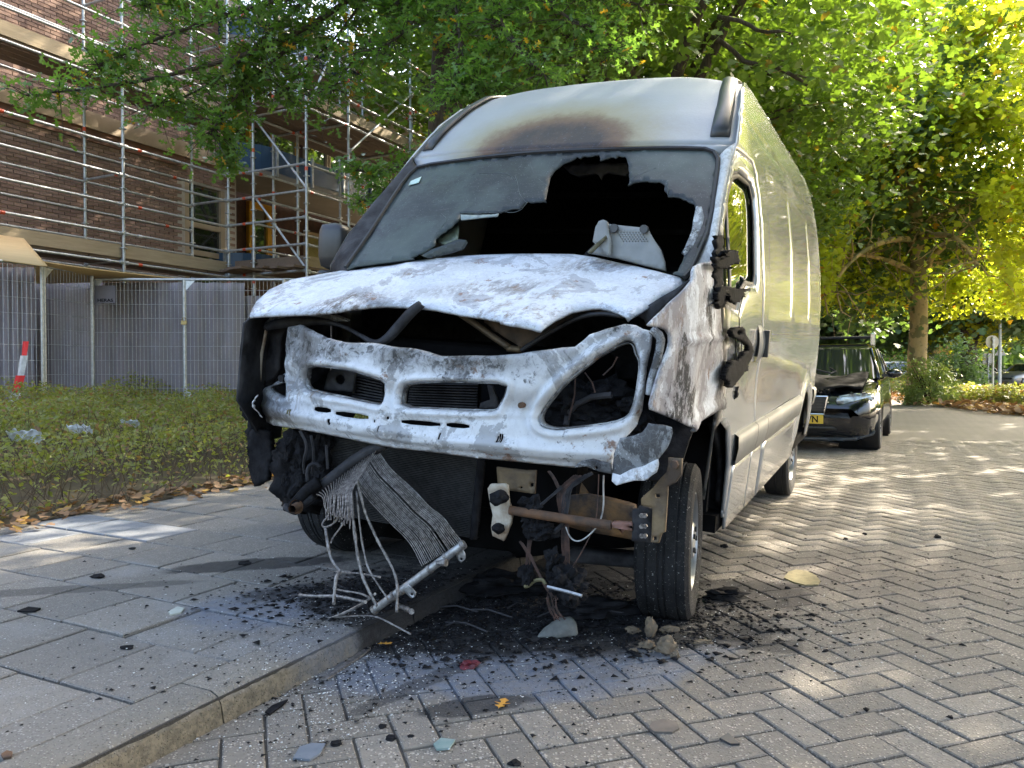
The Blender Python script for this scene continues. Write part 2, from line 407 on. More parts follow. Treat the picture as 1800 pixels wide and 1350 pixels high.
me = fast_mesh('paver_field', np.concatenate(Vall), np.concatenate(Fall), np.full(len(rest) * 9, 4)); link('paver_field', me, M['paver'], rd, kind='stuff')

# pavement: slabs laid across the kerb line in half bond
KH = .09; T_ = .36
pvm = MB(); q = [st(-12, KV + .02), st(60, KV + .02), st(60, 3.15), st(-12, 3.15)]
pvm.prism([(p[0], p[1]) for p in q], lambda a, b, h: (a, b, h - .1), KH + .088)
pav = pvm.build('pavement', M['joint'], kind='structure', label='slab pavement between the kerb and the planting bed')
blk, blf = paver_block(T_ - .005, T_ - .005, .04, .005); me_s = bpy.data.meshes.new('slab'); me_s.from_pydata(blk, [], blf); me_s.update(); me_s.materials.append(M['slab'])
me_sb = me_s.copy(); me_sb.materials.clear(); me_sb.materials.append(M['slab_blue'])
slabs = []
for r in range(-12, 60):
    s_ = (r + .5) * T_ - .37
    for c in range(-1, 9):
        v_ = .21 + T_ * (c + .5) + (T_ * .5 if r % 2 else 0) + .0
        if v_ + T_ / 2 < .215 + .1: continue
        if v_ - T_ / 2 > 3.1: continue
        p = st(s_, v_, KH)
        if p[1] < 1.2 or abs(p[0]) > p[1] * .75 + .5: continue
        lo = max(v_ - T_ / 2, .212); hi = min(v_ + T_ / 2, 3.14)
        if hi - lo < .06: continue
        slabs.append((p[1], s_, (lo + hi) / 2, (hi - lo)))
slabs.sort()
blue = [gnd(225, 938, KH), gnd(60, 944, KH), gnd(120, 915, KH)]
blue = [((p - C0) @ D2, (p - C0) @ N2) for p in blue] + [((gnd(150, 925, KH) - C0) @ D2, (gnd(150, 925, KH) - C0) @ N2)]
for i, (yy, s_, v_, w) in enumerate(slabs[:290]):
    p = st(s_, v_, KH + random.uniform(-.004, .004)); isb = any(abs(s_ - a) < T_ * .5 and abs(v_ - b) < T_ * .5 for a, b in blue)
    o = link('slab', me_sb if isb else me_s, None, pav)
    o.location = p; o.rotation_euler = (random.uniform(-.01, .01), random.uniform(-.012, .012), TH + random.uniform(-.008, .008)); o.scale = (1, w / T_, 1)
    if isb: o['label'] = 'pale blue grey newer slab'
mb = MB()
for (yy, s_, v_, w) in slabs[290:]:
    Mx = Matrix.Translation(Vector(st(s_, v_, KH + random.uniform(-.003, .003)))) @ Matrix.Rotation(TH, 4, 'Z') @ Matrix.Diagonal((1, w / T_, 1, 1))
    mb.add([Mx @ Vector(p) for p in blk], blf)
mb.build('slab_field', M['slab'], pav, kind='stuff')
kb = empty('kerb', st(0, KV), None, None, TH); kb['kind'] = 'structure'; kb['label'] = 'weathered concrete kerb stones along the pavement edge'
def kerb_stone(L=1.0):
    mb = MB(); prof = [(-.0, -.1), (0.0, .0), (.012, KH - .03), (.03, KH - .008), (.055, KH + .002), (.18, KH + .002), (.18, -.1)]
    n = 40; G = []
    for i in range(n + 1):
        x = .003 + (L - .006) * i / n
        G.append([(x, y + (random.uniform(-.0022, .0022) if 0 < j < 5 else 0) + .004 * mnoise.noise(Vector((x * 6, j, 0))), z + (random.uniform(-.0018, .0018) if 1 < j < 5 else 0)) for j, (y, z) in enumerate(prof)])
    mb.grid(G); k = len(prof); mb.f.append(tuple(range(k))); mb.f.append(tuple(n * k + j for j in range(k)))
    return mb
p = gnd(395, 1222, KH) - C0; off = (p @ D2)
for vv in range(3):
    pass
kms = []
for vv in range(3):
    o = kerb_stone(1.0).build('kerb_stone', M['kerb'], kb); smooth_by_angle(o, 50); kms.append(o.data); o.location = (off - 1 + vv, 0, 0)
for i in list(range(-5, -1)) + list(range(2, 30)):
    o = link('kerb_stone', kms[i % 3], None, kb); o.location = (off + i, random.uniform(-.004, .004), random.uniform(-.003, .003))

# planting bed that rises to the building, verge on the other side of the street
def bed_z(v): return .09 + .42 * np.clip((v - 3.15) / 5.5, 0, 1)
G = [[tuple(st(s_, v_, float(bed_z(v_)) + .03 * mnoise.noise(Vector((s_ * .7, v_ * .7, 0))))) for s_ in np.arange(-8, 60, 1.2)] for v_ in np.concatenate([[3.12, 3.15], np.arange(3.6, 9, .8), [16, 40]])]
mb = MB(); mb.grid(G); mb.build('planting_bed', M['soil'], kind='structure', label='soil of the planting bed between pavement and building')
isl = [st(-12, -4.75), st(15.5, -4.75), gnd(1800, 722)*1, gnd(1660, 707)*1, gnd(1590, 696)*1, st(33.5, -5.0), st(24, -9.5), st(16, -13), st(-12, -13)]
mb = MB(); mb.prism([(p_[0], p_[1]) for p_ in isl], lambda a, b, h: (a, b, h - .03), .12)
mb.build('verge', M['soil'], kind='structure', label='raised verge with fallen leaves beyond the road')
def text_mesh(name, tc):
    t_ = bpy.data.objects.new('t', tc); COL.objects.link(t_); bpy.context.view_layer.update(); me = bpy.data.meshes.new_from_object(t_); me.name = name; bpy.data.objects.remove(t_); return bpy.data.objects.new(name, me)
# ------------------------------------------------------------------ brick building
VW = 11.3; VO = 9.95; VI = 10.95
def sx(x, v): return onv(x, 600, v)[0]
def brick_mat():
    t = NT('red_brown_brick'); P = t.coord('Position'); oi = t.new('ShaderNodeObjectInfo').outputs['Random']; ri = t.new('ShaderNodeNewGeometry').outputs['Random Per Island']
    f = t.math('FRACT', t.math('ADD', oi, ri))
    col = t.mix(f, (.22, .135, .10), (.36, .235, .18)); col = t.mix(t.map(t.noise(30, 4, .7, P), .4, .7, 0, .4), col, (.09, .045, .035))
    t.base(col, .85); t.bump(t.noise(80, 4, .6, P), .4, .005); return t.m
M['brick'] = brick_mat()
M['mortar'] = simple('grey_mortar', (.52, .47, .41), (.42, .37, .32), 20, .95, co='Position')
M['frame_beige'] = simple('beige_painted_timber', (.42, .32, .21), (.34, .25, .16), 3, .55)
M['blue'] = simple('dark_blue_panel', (.02, .06, .12), (.015, .045, .09), 2, .4)
M['yellow'] = simple('yellow_painted_timber', (.62, .33, .02), (.5, .25, .02), 4, .45)
M['curtain'] = simple('olive_curtain', (.24, .21, .07), (.16, .14, .05), 3, .8)
M['soffit'] = simple('pale_brown_soffit', (.25, .225, .19), (.20, .18, .15), 1.5, .8)
def glass_mat(name, tint=(.02, .025, .025), refl=.9, rough=.03, see=.0):
    t = NT(name); t.base(tint, rough, 0.0, Specular_IOR_Level=refl, Coat_Weight=1.0, Coat_Roughness=.02)
    if see:
        tr = t.new('ShaderNodeBsdfTransparent'); tr.inputs[0].default_value = (.7, .75, .72, 1); mx = t.new('ShaderNodeMixShader')
        mx.inputs[0].default_value = see; t.l.new(t.b.outputs[0], mx.inputs[1]); t.l.new(tr.outputs[0], mx.inputs[2]); t.l.new(mx.outputs[0], t.out.inputs[0])
    return t.m
def mirror_glass(name, tint=(.35, .38, .36)):
    t = NT(name); t.base(tint, .03, .9); return t.m
M['pane'] = mirror_glass('reflecting_window_pane', (.30, .33, .32))
bld = empty('brick_building', C0, 'red brown brick building wrapped in tube scaffolding', 'building', TH)
wallA0, wallA1 = -4.0, sx(328, VW); winA1 = sx(398, VW); wallB1 = sx(418, VW)
ZT = 8.6
mb = MB(); mb.box((wallA0, VW + .02, .2), (wallA1, VW + .3, ZT)); mb.box((winA1, VW + .02, .2), (wallB1, VW + .3, ZT)); mb.box((wallA1, VW + .02, 4.9), (winA1, VW + .3, ZT))
mb.box((wallA1, VW + .02, .2), (winA1, VW + .3, 2.4))
mb.build('wall', M['mortar'], bld)
BP = .0667; BL = .215
bricks = []
r = 0; z = 2.55
while z < ZT - .1:
    s_ = wallA0 + (BL / 2 if r % 2 else 0) + .005
    while s_ < wallB1 - .1:
        L = BL
        ok = (s_ + L < wallA1 - .0 or s_ > winA1 + 0 or z > 4.95)
        if ok and s_ + L < wallB1:
            P = st(s_ + L / 2, VW, z); px = CX + F * P[0] / P[1]; py = 650 - F * (P[2] - CAM_H) / P[1]
            if px > -60 and px < 430 and py > -60: bricks.append((0 if (px > 0 and py > 0) else 1, P[1], s_, z, L))
        s_ += BL + .0
    z += BP; r += 1
bricks.sort()
def brick_geo(mb, s_, z, L, o=0.0):
    y0 = VW + .022; y1 = VW + o; a, b = s_ + .006, s_ + L - .006; c, d = z + .006, z + BP - .006
    V = [(a, y0, c), (b, y0, c), (b, y0, d), (a, y0, d), (a, y1, c), (b, y1, c), (b, y1, d), (a, y1, d)]
    mb.add(V, [(4, 7, 6, 5), (0, 4, 5, 1), (1, 5, 6, 2), (2, 6, 7, 3), (3, 7, 4, 0)])
mb0 = MB(); brick_geo(mb0, 0, 0, BL); b0 = bpy.data.meshes.new('brick'); b0.from_pydata([(x, y - VW, z) for x, y, z in mb0.v], [], mb0.f); b0.update(); b0.materials.append(M['brick'])
mbr = MB()
for i, (_, _, s_, z, L) in enumerate(bricks):
    if i < 300:
        o = link('brick', b0, None, bld); o.location = (s_, VW + random.uniform(-.003, .003), z)
    else: brick_geo(mbr, s_, z, L, random.uniform(-.003, .003))
mbr.build('brick_courses', M['brick'], bld, kind='stuff')
# pale timber band above the ground storey
zb = onv(311, 262, VW)[1]
def bx(name, lo, hi, m, parent=bld, bevel=0.0):
    mb = MB(); mb.box(lo, hi); return mb.build(name, m, parent, bevel=bevel)
bx('timber_band', (wallA0, VW - .06, zb - .12), (winA1 + .1, VW - .001, zb + .18), M['frame_beige'])
bx('rusty_band', (wallA0, VW - .03, zb - .34), (wallA1, VW - .002, zb - .125), simple('red_brown_flashing', (.2, .09, .05), (.12, .06, .04), 4, .7))
# tall window beside the brick wall
def window(s0, s1, z0, z1, v, mull=(), trans=(), mat=None, pane=None, fw=.07, nm='window'):
    mb = MB(); mat = mat or M['frame_beige']
    mb.box((s0, v - .03, z0), (s0 + fw, v + .08, z1)); mb.box((s1 - fw, v - .03, z0), (s1, v + .08, z1))
    mb.box((s0 + fw, v - .028, z0), (s1 - fw, v + .08, z0 + fw)); mb.box((s0 + fw, v - .028, z1 - fw), (s1 - fw, v + .08, z1))
    for t_ in trans: mb.box((s0 + fw, v - .026, t_ - fw / 2), (s1 - fw, v + .078, t_ + fw / 2))
    for t_ in mull: mb.box((t_ - fw / 2, v - .024, z0 + fw), (t_ + fw / 2, v + .076, z1 - fw))
    fr = mb.build(nm, mat, bld)
    zs = [z0 + fw] + [x for t_ in trans for x in (t_ - fw / 2, t_ + fw / 2)] + [z1 - fw]; ss = [s0 + fw] + [x for t_ in mull for x in (t_ - fw / 2, t_ + fw / 2)] + [s1 - fw]
    for i in range(0, len(zs), 2):
        for j in range(0, len(ss), 2):
            mb = MB(); mb.box((ss[j] + .001, v + .03, zs[i] + .001), (ss[j + 1] - .001, v + .045, zs[i + 1] - .001)); mb.build('pane', pane or M['pane'], fr)
    return fr
zf = lambda y, x=360: onv(x, y, VW)[1]
window(wallA1, winA1, 2.4, zf(290), VW + .05, trans=(zf(398), zf(446)), fw=.11)
# recessed part with yellow door, dark brick, curtains and blue balcony fronts
VR = VW + 1.2
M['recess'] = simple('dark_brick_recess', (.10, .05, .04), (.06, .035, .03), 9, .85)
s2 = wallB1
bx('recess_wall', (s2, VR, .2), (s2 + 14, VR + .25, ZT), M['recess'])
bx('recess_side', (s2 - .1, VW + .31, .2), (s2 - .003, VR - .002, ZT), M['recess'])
a = onv(432, 440, VR)[0]; b = onv(472, 440, VR)[0]
window(a, b, onv(450, 450, VR)[1] - .3, onv(450, 358, VR)[1], VR - .1, mat=M['yellow'], nm='door', fw=.16)
a2 = onv(532, 440, VR)[0]
for i in range(6):
    c0 = a2 + i * .95; window(c0, c0 + .9, 2.5, 4.75, VR - .1, mat=M['frame_beige'], pane=M['curtain'], fw=.06)
    window(c0, c0 + .9, 5.5, 7.6, VR - .1, mat=M['frame_beige'], pane=M['pane'], fw=.06)
window(onv(432,440,VR)[0], onv(520, 440, VR)[0], 5.6, 7.6, VR - .1, mat=M['yellow'], mull=(onv(475, 440, VR)[0],), fw=.09)
def balcony(z0, z1, zs, vf, s0, s1):
    pts = []; R_ = 1.0
    for k in range(9):
        an = math.pi / 2 * k / 8; pts.append((s0 + R_ - R_ * math.cos(an), vf + R_ - R_ * math.sin(an)))
    path = [(s0, VR - .3)] + pts + [(s1, vf)]
    fr = None; slab = MB(); slab.prism(path + [(s1, VR - .01)], lambda a, b, h: (a, b, zs - .16 + h), .16)
    sl = slab.build('balcony', M['soffit'], bld)
    for i in range(len(path) - 1):
        (x0, y0), (x1, y1) = path[i], path[i + 1]
        L = math.hypot(x1 - x0, y1 - y0); n = max(1, int(round(L / 1.1)))
        for j in range(n):
            ax, ay = x0 + (x1 - x0) * j / n, y0 + (y1 - y0) * j / n; bx_, by_ = x0 + (x1 - x0) * (j + 1) / n, y0 + (y1 - y0) * (j + 1) / n
            dx, dy = bx_ - ax, by_ - ay; l = math.hypot(dx, dy); nx, ny = -dy / l * .02, dx / l * .02; g_ = .006
            mb = MB(); mb.prism([(ax + dx * g_, ay + dy * g_), (bx_ - dx * g_, by_ - dy * g_), (bx_ - dx * g_ + nx, by_ - dy * g_ + ny), (ax + dx * g_ + nx, ay + dy * g_ + ny)], lambda a, b, h: (a, b, z0 + h), z1 - z0)
            mb.build('balcony_panel', M['blue'], sl)
            if n > 1 or i in (3, 6):
                mb = MB(); mb.box((ax - .03, ay - .05, z0 - .08), (ax + .03, ay - .003, z1 + .06)); mb.build('balcony_post', M['galv'], sl)
VB = VR - 1.9
sb0 = onv(425, 290, VB)[0]
zz = onv(500, 300, VB)[1]
balcony(zz - .12, zz + .42, zz - .1, VB, sb0, sb0 + 9)
zz2 = onv(460, 470, VB)[1]
balcony(zz2 - .1, zz2 + .3, zz2 - .1, VB, sb0, sb0 + 9)
balcony(zz + 2.7, zz + 3.2, zz + 2.7, VB, sb0, sb0 + 9)
bx('roof_soffit', (s2 - .1, VR - 2.2, ZT), (s2 + 14, VR + 1, ZT + .25), M['soffit'])
bx('roof_slab', (wallA0, VW - .5, ZT + .002), (s2 - .11, VR + 1, ZT + .25), M['soffit'])

# ------------------------------------------------------------------ scaffold
scf = empty('scaffold', C0, 'tube scaffold with plank decks standing in front of the brick building', 'scaffold', TH)
S1 = sx(219, VO); S2 = sx(403, VO)
STEP = S2 - S1
P540 = None
VT = VO - 2.1
# find the tower line: the tubes from pole 403 run towards the camera; pole 540 lies where that line meets column 540
for k in range(400):
    VT = VO - k * .01; p = st(S2, VT)
    if CX + F * p[0] / p[1] > 540: break
VTI = VO
for k in range(400):
    VTI = VO - k * .01; p = st(S2, VTI)
    if CX + F * p[0] / p[1] > 447: break
def tube_part(name, a, b, r=.026, m=None, n=8): 
    mb = MB(); mb.tube([a, b], r, n); return smooth_ret(mb.build(name, m or M['galv'], scf))
def smooth_ret(o): smooth_by_angle(o, 50); return o
def standard(s_, v_, z1=8.4, z0=.2):
    o = tube_part('standard', (s_, v_, z0), (s_, v_, z1), .0265)
    for z in np.arange(.6, z1, .5):
        mb = MB(); mb.tube([(s_, v_, z - .006), (s_, v_, z + .006)], .062, 10); mb.build('rosette', M['galv'], o)
    if True:
        for z in (random.choice([1.6, 2.6, 4.6]), random.choice([5.1, 6.6])):
            mb = MB(); mb.tube([(s_, v_, z + .1), (s_, v_, z + .17)], .029, 8); mb.build('orange_mark', M['orange'], o)
    return o
outer = [S1 - STEP, S1, S2]
for s_ in outer:
    standard(s_, VO); standard(s_, VI)
tower = [S2, sx(614, VT), sx(722, VT)]; tower.append(tower[-1] + 2.0)
for s_ in tower:
    standard(s_, VT, 7.2 if s_ == S2 else 8.4); standard(s_, VTI)
standard(tower[1], VO, 8.4); standard(tower[2], VO)
for s_ in (outer[2] + .0,): standard(s_ + STEP, VI)
ZD = onv(219, 462, VO)[1]; LIFT = 3.0
rails = [0, .5, 1.0, 1.5, 2.0]
def ledger(a, b, mark=None, r=.024):
    o = tube_part('ledger', a, b, r)
    L = math.dist(a, b); f = random.choice([.08, .12, .9, .86]) if mark is None else mark
    A = np.array(a); B_ = np.array(b); d_ = (B_ - A) / L
    mb = MB(); mb.tube([A + d_ * L * f, A + d_ * (L * f + .07)], .029, 8); mb.build('orange_mark', M['orange'] if random.random() < .8 else M['white_band'], o)
    for e in (.05, L - .05):
        mb = MB(); mb.tube([A + d_ * (e - .03), A + d_ * (e + .03)], .036, 8); mb.build('coupler', M['galv'], o)
    return o
for lift in range(3):
    zd = ZD + (lift - 0) * LIFT
    for rr in rails:
        z = zd + rr * .98
        if z > 8.6: continue
        for a, b in ((S1 - STEP, S1), (S1, S2)):
            ledger((a, VO, z), (b, VO, z))
        ledger((S1 - STEP, VI, z), (S2, VI, z))
        ledger((S2, VO, z + .02), (S2, VT, z + .02), .2)
        for i in range(len(tower) - 1):
            ledger((tower[i], VT, z), (tower[i + 1], VT, z))
            if True: ledger((tower[i], VTI, z + .01), (tower[i + 1], VTI, z + .01))
    for s_ in (S1 - STEP, S1, S2 - .02):
        for rr in (0.04, 1.5):
            if zd + rr < 8.5: ledger((s_, VO, zd + rr), (s_, VI, zd + rr))
    for s_ in tower[1:]:
        if zd < 8.5: ledger((s_, VT, zd + .04), (s_, VTI, zd + .04)); ledger((s_, VTI, zd + .05), (s_, VO, zd + .05))
def brace(a, b):
    o = tube_part('brace', a, b, .022)
    for p_ in (a, b):
        mb = MB(); mb.box((p_[0] - .03, p_[1] - .03, p_[2] - .04), (p_[0] + .03, p_[1] + .03, p_[2] + .04)); mb.build('clamp', M['galv'], o)
for k in range(4):
    zb_ = ZD + k * 1.5
    if k < 4: brace((S2 + .04, VTI, zb_ + 1.5), (S2 + .04, VT, zb_))
for k in range(3): brace((tower[1], VT - .04, ZD + .5 + k * 2), (tower[2], VT - .04, ZD + 2.3 + k * 2))
brace((tower[2], VT - .04, ZD + 1.2), (tower[3], VT - .04, ZD + 3.2)); brace((tower[0], VT - .04, ZD + 3.0), (tower[1], VT - .04, ZD + 5.2))
def decks(s0, s1, v0, v1, z, w=.2, seglen=2.4):
    v_ = v0
    while v_ + w <= v1 + .01:
        s_ = s0 - random.uniform(0, .8)
        while s_ < s1:
            e = min(s_ + seglen, s1 + .15)
            mb = MB(); mb.box((s_ + .01, v_ + .006, z + random.uniform(0, .006)), (e - .01, v_ + w - .008, z + .045)); mb.build('plank', M['plank'], scf); s_ += seglen
        v_ += w + .004
for lift in range(3):
    zd = ZD + .04 + lift * LIFT
    if zd > 8.5: continue
    decks(S1 - STEP, S2, VO + .05, VI - .02, zd)
    decks(S2 + .1, tower[3], VT + .05, VO - .05, zd + .02)
    for a, b in ((S1 - STEP, S1 - .02), (S1 + .02, S2)):
        mb = MB(); mb.box((a, VO + .03, zd + .046), (b, VO + .058, zd + .26)); mb.build('toe_board', M['board'], scf)
    mb = MB(); mb.box((S2 + .06, VT + .05, zd + .07), (S2 + .09, VO - .1, zd + .27)); mb.build('toe_board', M['plank'], scf)
    for i in range(3):
        mb = MB(); mb.box((tower[i] + .06, VT + .032, zd + .068), (tower[i + 1] - .02, VT + .06, zd + .26)); mb.build('toe_board', M['board'], scf)

# ------------------------------------------------------------------ netting, hoarding, fences
def net_mat():
    t = NT('purple_grey_debris_netting'); col = t.mix(t.map(t.noise(1.3, 4, .6, t.coord('Position')), .35, .7), (.23, .205, .225), (.30, .27, .285)); t.base(col, .75)
    tr = t.new('ShaderNodeBsdfTransparent'); mx = t.new('ShaderNodeMixShader'); mx.inputs[0].default_value = .12
    t.l.new(t.b.outputs[0], mx.inputs[1]); t.l.new(tr.outputs[0], mx.inputs[2]); t.l.new(mx.outputs[0], t.out.inputs[0]); return t.m
M['net'] = net_mat()
def netting(x0, x1, y0, y1, Y0, Y1, label):
    n = 60; G = []
    for j in range(14):
        row = []
        for i in range(n + 1):
            f = i / n; Y = Y0 + (Y1 - Y0) * f; a = at(x0 + (x1 - x0) * f, y0 + (y1 - y0) * j / 13, Y)
            a[1] += .035 * math.sin(i * 1.3 + .6 * math.sin(j)) + .02 * mnoise.noise(Vector((i * .3, j * .4, 0))); row.append(a)
        G.append(row)
    mb = MB(); mb.grid(G); o = mb.build('debris_netting', M['net'], smooth=True, label=label, cat='netting')
    s_ = o.modifiers.new('t', 'SOLIDIFY'); s_.thickness = .004; return o
netting(40, 430, 497, 700, 11.35, 11.65, 'purple grey debris netting hung behind the wire fence panels')
netting(-160, 60, 470, 716, 10.6, 11.0, 'debris netting behind the leftmost tilted fence panel')
netting(428, 640, 520, 700, 11.7, 12.6, 'darker stretch of netting beside the van hood')
M['net_dark'] = M['net']
def fence_panel(px0, px1, Y0, Y1, ytop, ybot, label, mids=(), tilt=0.0):
    A = at(px0, ybot, Y0); B_ = at(px1, ybot, Y1); top0 = at(px0 + tilt, ytop, Y0)[2]; H_ = top0 - A[2]
    L = math.hypot(B_[0] - A[0], B_[1] - A[1]); rz = math.atan2(B_[1] - A[1], B_[0] - A[0])
    e = empty('wire_fence', (A[0], A[1], A[2]), label, 'fence', rz, 'wire fence panels along the building site')
    if tilt: e.rotation_euler = (0, tilt_angle, rz)
    for x in [0, L] + [m_ * L for m_ in mids]:
        mb = MB(); mb.tube([(x, 0, -.12), (x, 0, H_ + .01)], .021, 10); smooth_ret(mb.build('post', M['galv_light'], e))
    for z in (.04, H_):
        mb = MB(); mb.tube([(0, 0, z), (L, 0, z)], .018, 8); smooth_ret(mb.build('rail', M['galv_light'], e))
    mb = MB(); x = .06
    while x < L - .03: mb.tube([(x, 0, .04), (x, 0, H_)], .0034, 4, False); x += .055
    mb.build('vertical_wires', M['wire'], e)
    mb = MB(); z = .2
    while z < H_ - .05: mb.tube([(0, -.005, z), (L, -.005, z)], .0028, 4, False); z += .2
    mb.build('horizontal_wires', M['wire'], e)
    for x in [0] + [m_ * L for m_ in mids]:
        for z, sg in ((.05, 1), (H_ - .01, -1)):
            mb = MB(); mb.prism([(x + .02, z), (x + .16, z), (x + .02, z + sg * .15)], lambda a, b, h: (a, h - .004, b), .008); mb.build('gusset', M['galv_light'], e)
    return e, L, H_
tilt_angle = math.radians(-4)
e, L, H_ = fence_panel(165, 500, 11.0, 11.05, 491, 707, 'wire fence panel with a HERAS plate, standing in the middle', mids=(.478,))
mb = MB(); mb.box((.04, -.02, H_ - .34), (.33, -.014, H_ - .09)); 
pl = mb.build('sign_plate', simple('grey_plate', (.19, .175, .20), (.15, .14, .165), 3, .6), e)
tc = bpy.data.curves.new('lettering', 'FONT'); tc.body = 'HERAS'; tc.size = .06; tc.extrude = .001; tc.offset = .0012; tc.materials.append(M['black'])
to = text_mesh('lettering', tc); COL.objects.link(to); to.parent = e; to.location = (.075, -.0235, H_ - .32); to.rotation_euler = (math.pi / 2, 0, 0); to.scale = (1.25, 1, 1)
mb = MB(); mb.box((.478 * L - .03, -.05, H_ * .63), (.478 * L + .05, -.022, H_ * .63 + .06)); mb.tube([(.478*L-.015, -.036, H_*.63+.06), (.478*L-.015, -.036, H_*.63+.1), (.478*L+.03, -.036, H_*.63+.1), (.478*L+.03, -.036, H_*.63+.06)], .006, 6)
mb.build('padlock', simple('brass', (.35, .27, .12), (.25, .19, .09), 20, .4, .8), e)
fence_panel(501, 860, 11.1, 12.2, 491, 706, 'wire fence panel half hidden behind the burnt van hood')
fence_panel(-110, 76, 9.0, 10.0, 446, 722, 'near wire fence panel at the left, tied with red and white tape')
fence_panel(80, 164, 10.1, 10.95, 468, 712, 'narrow wire panel set back beside the tilted one')
def foot_block(x, y, Y, label):
    p = at(x, y, Y); mb = MB(); w, d, h = .36, .12, .11
    mb.prism([(-w, 0), (w, 0), (w, h * .6), (w * .8, h), (-w * .8, h), (-w, h * .6)], lambda a, b, hh: (a, hh - d, b), d * 2)
    mb.box((-.2, -d - .004, .03), (-.06, -d - .002, .07)); mb.box((.06, -d - .004, .03), (.2, -d - .002, .07))
    return mb.build('concrete_block', simple('dark_grey_concrete', (.13, .14, .15), (.09, .095, .1), 12, .85, 0, .3), None, bevel=.008, loc=(p[0], p[1], p[2]), rotz=.05, label=label, cat='concrete block', group='concrete feet of the fence')
foot_block(180, 728, 10.9, 'dark concrete fence foot below the HERAS plate'); foot_block(38, 736, 9.6, 'dark concrete fence foot below the near left panel')
# stack of yellow planks lying behind the fence
pl = empty('plank_stack', at(260, 712, 11.3), 'yellow timber planks lying on the ground behind the fence', 'planks', .03)
for i in range(6):
    mb = MB(); mb.box((-1.9 + random.uniform(-.1, .1), -.3 + (i % 2) * .26, -.05 + (i // 2) * .035), (2.6, -.06 + (i % 2) * .26, -.02 + (i // 2) * .035)); mb.build('plank', M['ply'], pl)
# curved plywood sheets lying over the fence
def plysheet(label, pa_, pb_, th=.018, n=14):
    G = []
    for i in range(n):
        f = i / (n - 1); G.append([np.array(at(*pa_(f))), np.array(at(*pb_(f)))])
    mb = MB(); mb.grid(np.array(G)); o = mb.build('plywood_sheet', M['ply'], smooth=True, label=label, cat='plywood sheet'); s_ = o.modifiers.new('t', 'SOLIDIFY'); s_.thickness = th; return o
lerp = lambda a, b, f: a + (b - a) * f
plysheet('pale plywood sheet leaning over the near left fence', lambda f: (lerp(-90, 42, f), lerp(402, 421, f), 10.6), lambda f: (lerp(-90, 84, f), lerp(446, 470, f), 9.6))
plysheet('long curved plywood sheet resting along the fence top', lambda f: (lerp(58, 305, f), 455 + 33 * f ** .8, lerp(9.8, 11.6, f)), lambda f: (lerp(64, 306, f), lerp(497, 491, f), lerp(11.0, 11.9, f)))
# site shed of dark boards below the lowest deck
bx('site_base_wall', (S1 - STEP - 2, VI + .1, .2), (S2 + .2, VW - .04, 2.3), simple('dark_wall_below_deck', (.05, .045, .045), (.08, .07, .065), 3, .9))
# barrier tape
mb = MB(); path = [at(45, 600, 9.55), at(42, 625, 9.5), at(36, 660, 9.5), at(28, 690, 9.5), at(20, 716, 9.45)]
tp = empty('barrier_tape', tuple(path[-1]), 'red and white barrier tape tied to the near left fence panel', 'barrier tape'); base = np.array(path[-1])
P_ = resample([p_ for p_ in path], .17, False)
for i in range(len(P_) - 1):
    w = .035 + .05 * i / len(P_); a, b = P_[i] - base, P_[i + 1] - base; q_ = MB(); 
    q_.grid([[a + (-w, 0, 0), a + (0, -.02, 0), a + (w, .01, 0)], [b + (-w, .01, 0), b + (0, -.02, 0), b + (w, 0, 0)]])
    o = q_.build('tape_stripe', simple('red_tape', (.7, .03, .03)) if i % 2 == 0 else M['white_band'], tp); s_ = o.modifiers.new('t', 'SOLIDIFY'); s_.thickness = .003
# ------------------------------------------------------------------ leaves
def rotmats(n, up_bias=.5, rng=RNG):
    """random leaf frames: normal leans upwards"""
    nrm = rng.normal(size=(n, 3)); nrm[:, 2] = np.abs(nrm[:, 2]) + up_bias * 1.6; nrm /= np.linalg.norm(nrm, axis=1)[:, None]
    t = rng.normal(size=(n, 3)); t[:, 2] -= .5; t -= nrm * (t * nrm).sum(1)[:, None]; t /= np.linalg.norm(t, axis=1)[:, None]
    return np.stack([t, np.cross(nrm, t), nrm], 2)
LEAF = {
 'oak': (np.array([(0,0,0),(.12,.03,0),(.22,.22,.02),(.30,.06,0),(.45,.07,0),(.60,.34,.03),(.62,.10,0),(.75,.09,0),(.86,.20,.02),(1,0,-.05),(.86,-.20,.02),(.75,-.09,0),(.62,-.10,0),(.60,-.34,.03),(.45,-.07,0),(.30,-.06,0),(.22,-.22,.02),(.12,-.03,0)]),),
 'plane': (np.array([(0,0,0),(.10,.30,.04),(.32,.50,.03),(.45,.22,0),(.72,.34,.03),(1,0,-.08),(.72,-.34,.03),(.45,-.22,0),(.32,-.50,.03),(.10,-.30,.04)]),),
 'small': (np.array([(0,0,0),(.4,.26,.05),(1,0,-.04),(.4,-.26,.05)]),),
}
def leaves(name, C, size, kind, m, parent=None, up=.5, rng=RNG, **kw):
    L = LEAF[kind][0]; n = len(C); k = len(L); R_ = rotmats(n, up, rng); s_ = size * rng.uniform(.65, 1.25, n)
    V = np.einsum('nij,kj->nki', R_, L) * s_[:, None, None] + C[:, None, :]
    idx = np.arange(n * k).reshape(n, k)
    if kind == 'small':
        return link(name, fast_mesh(name, V.reshape(-1, 3), idx, np.full(n, k)), m, parent, **kw)
    # fan each half so lobed outlines triangulate cleanly
    return link(name, fast_mesh(name, V.reshape(-1, 3), idx, np.full(n, k)), m, parent, **kw)
M['oak_leaf'] = leaf_mat('pin_oak_leaf', (.11, .205, .06), (.165, .28, .085), (.40, .24, .04), .48, .25, accent=.03)
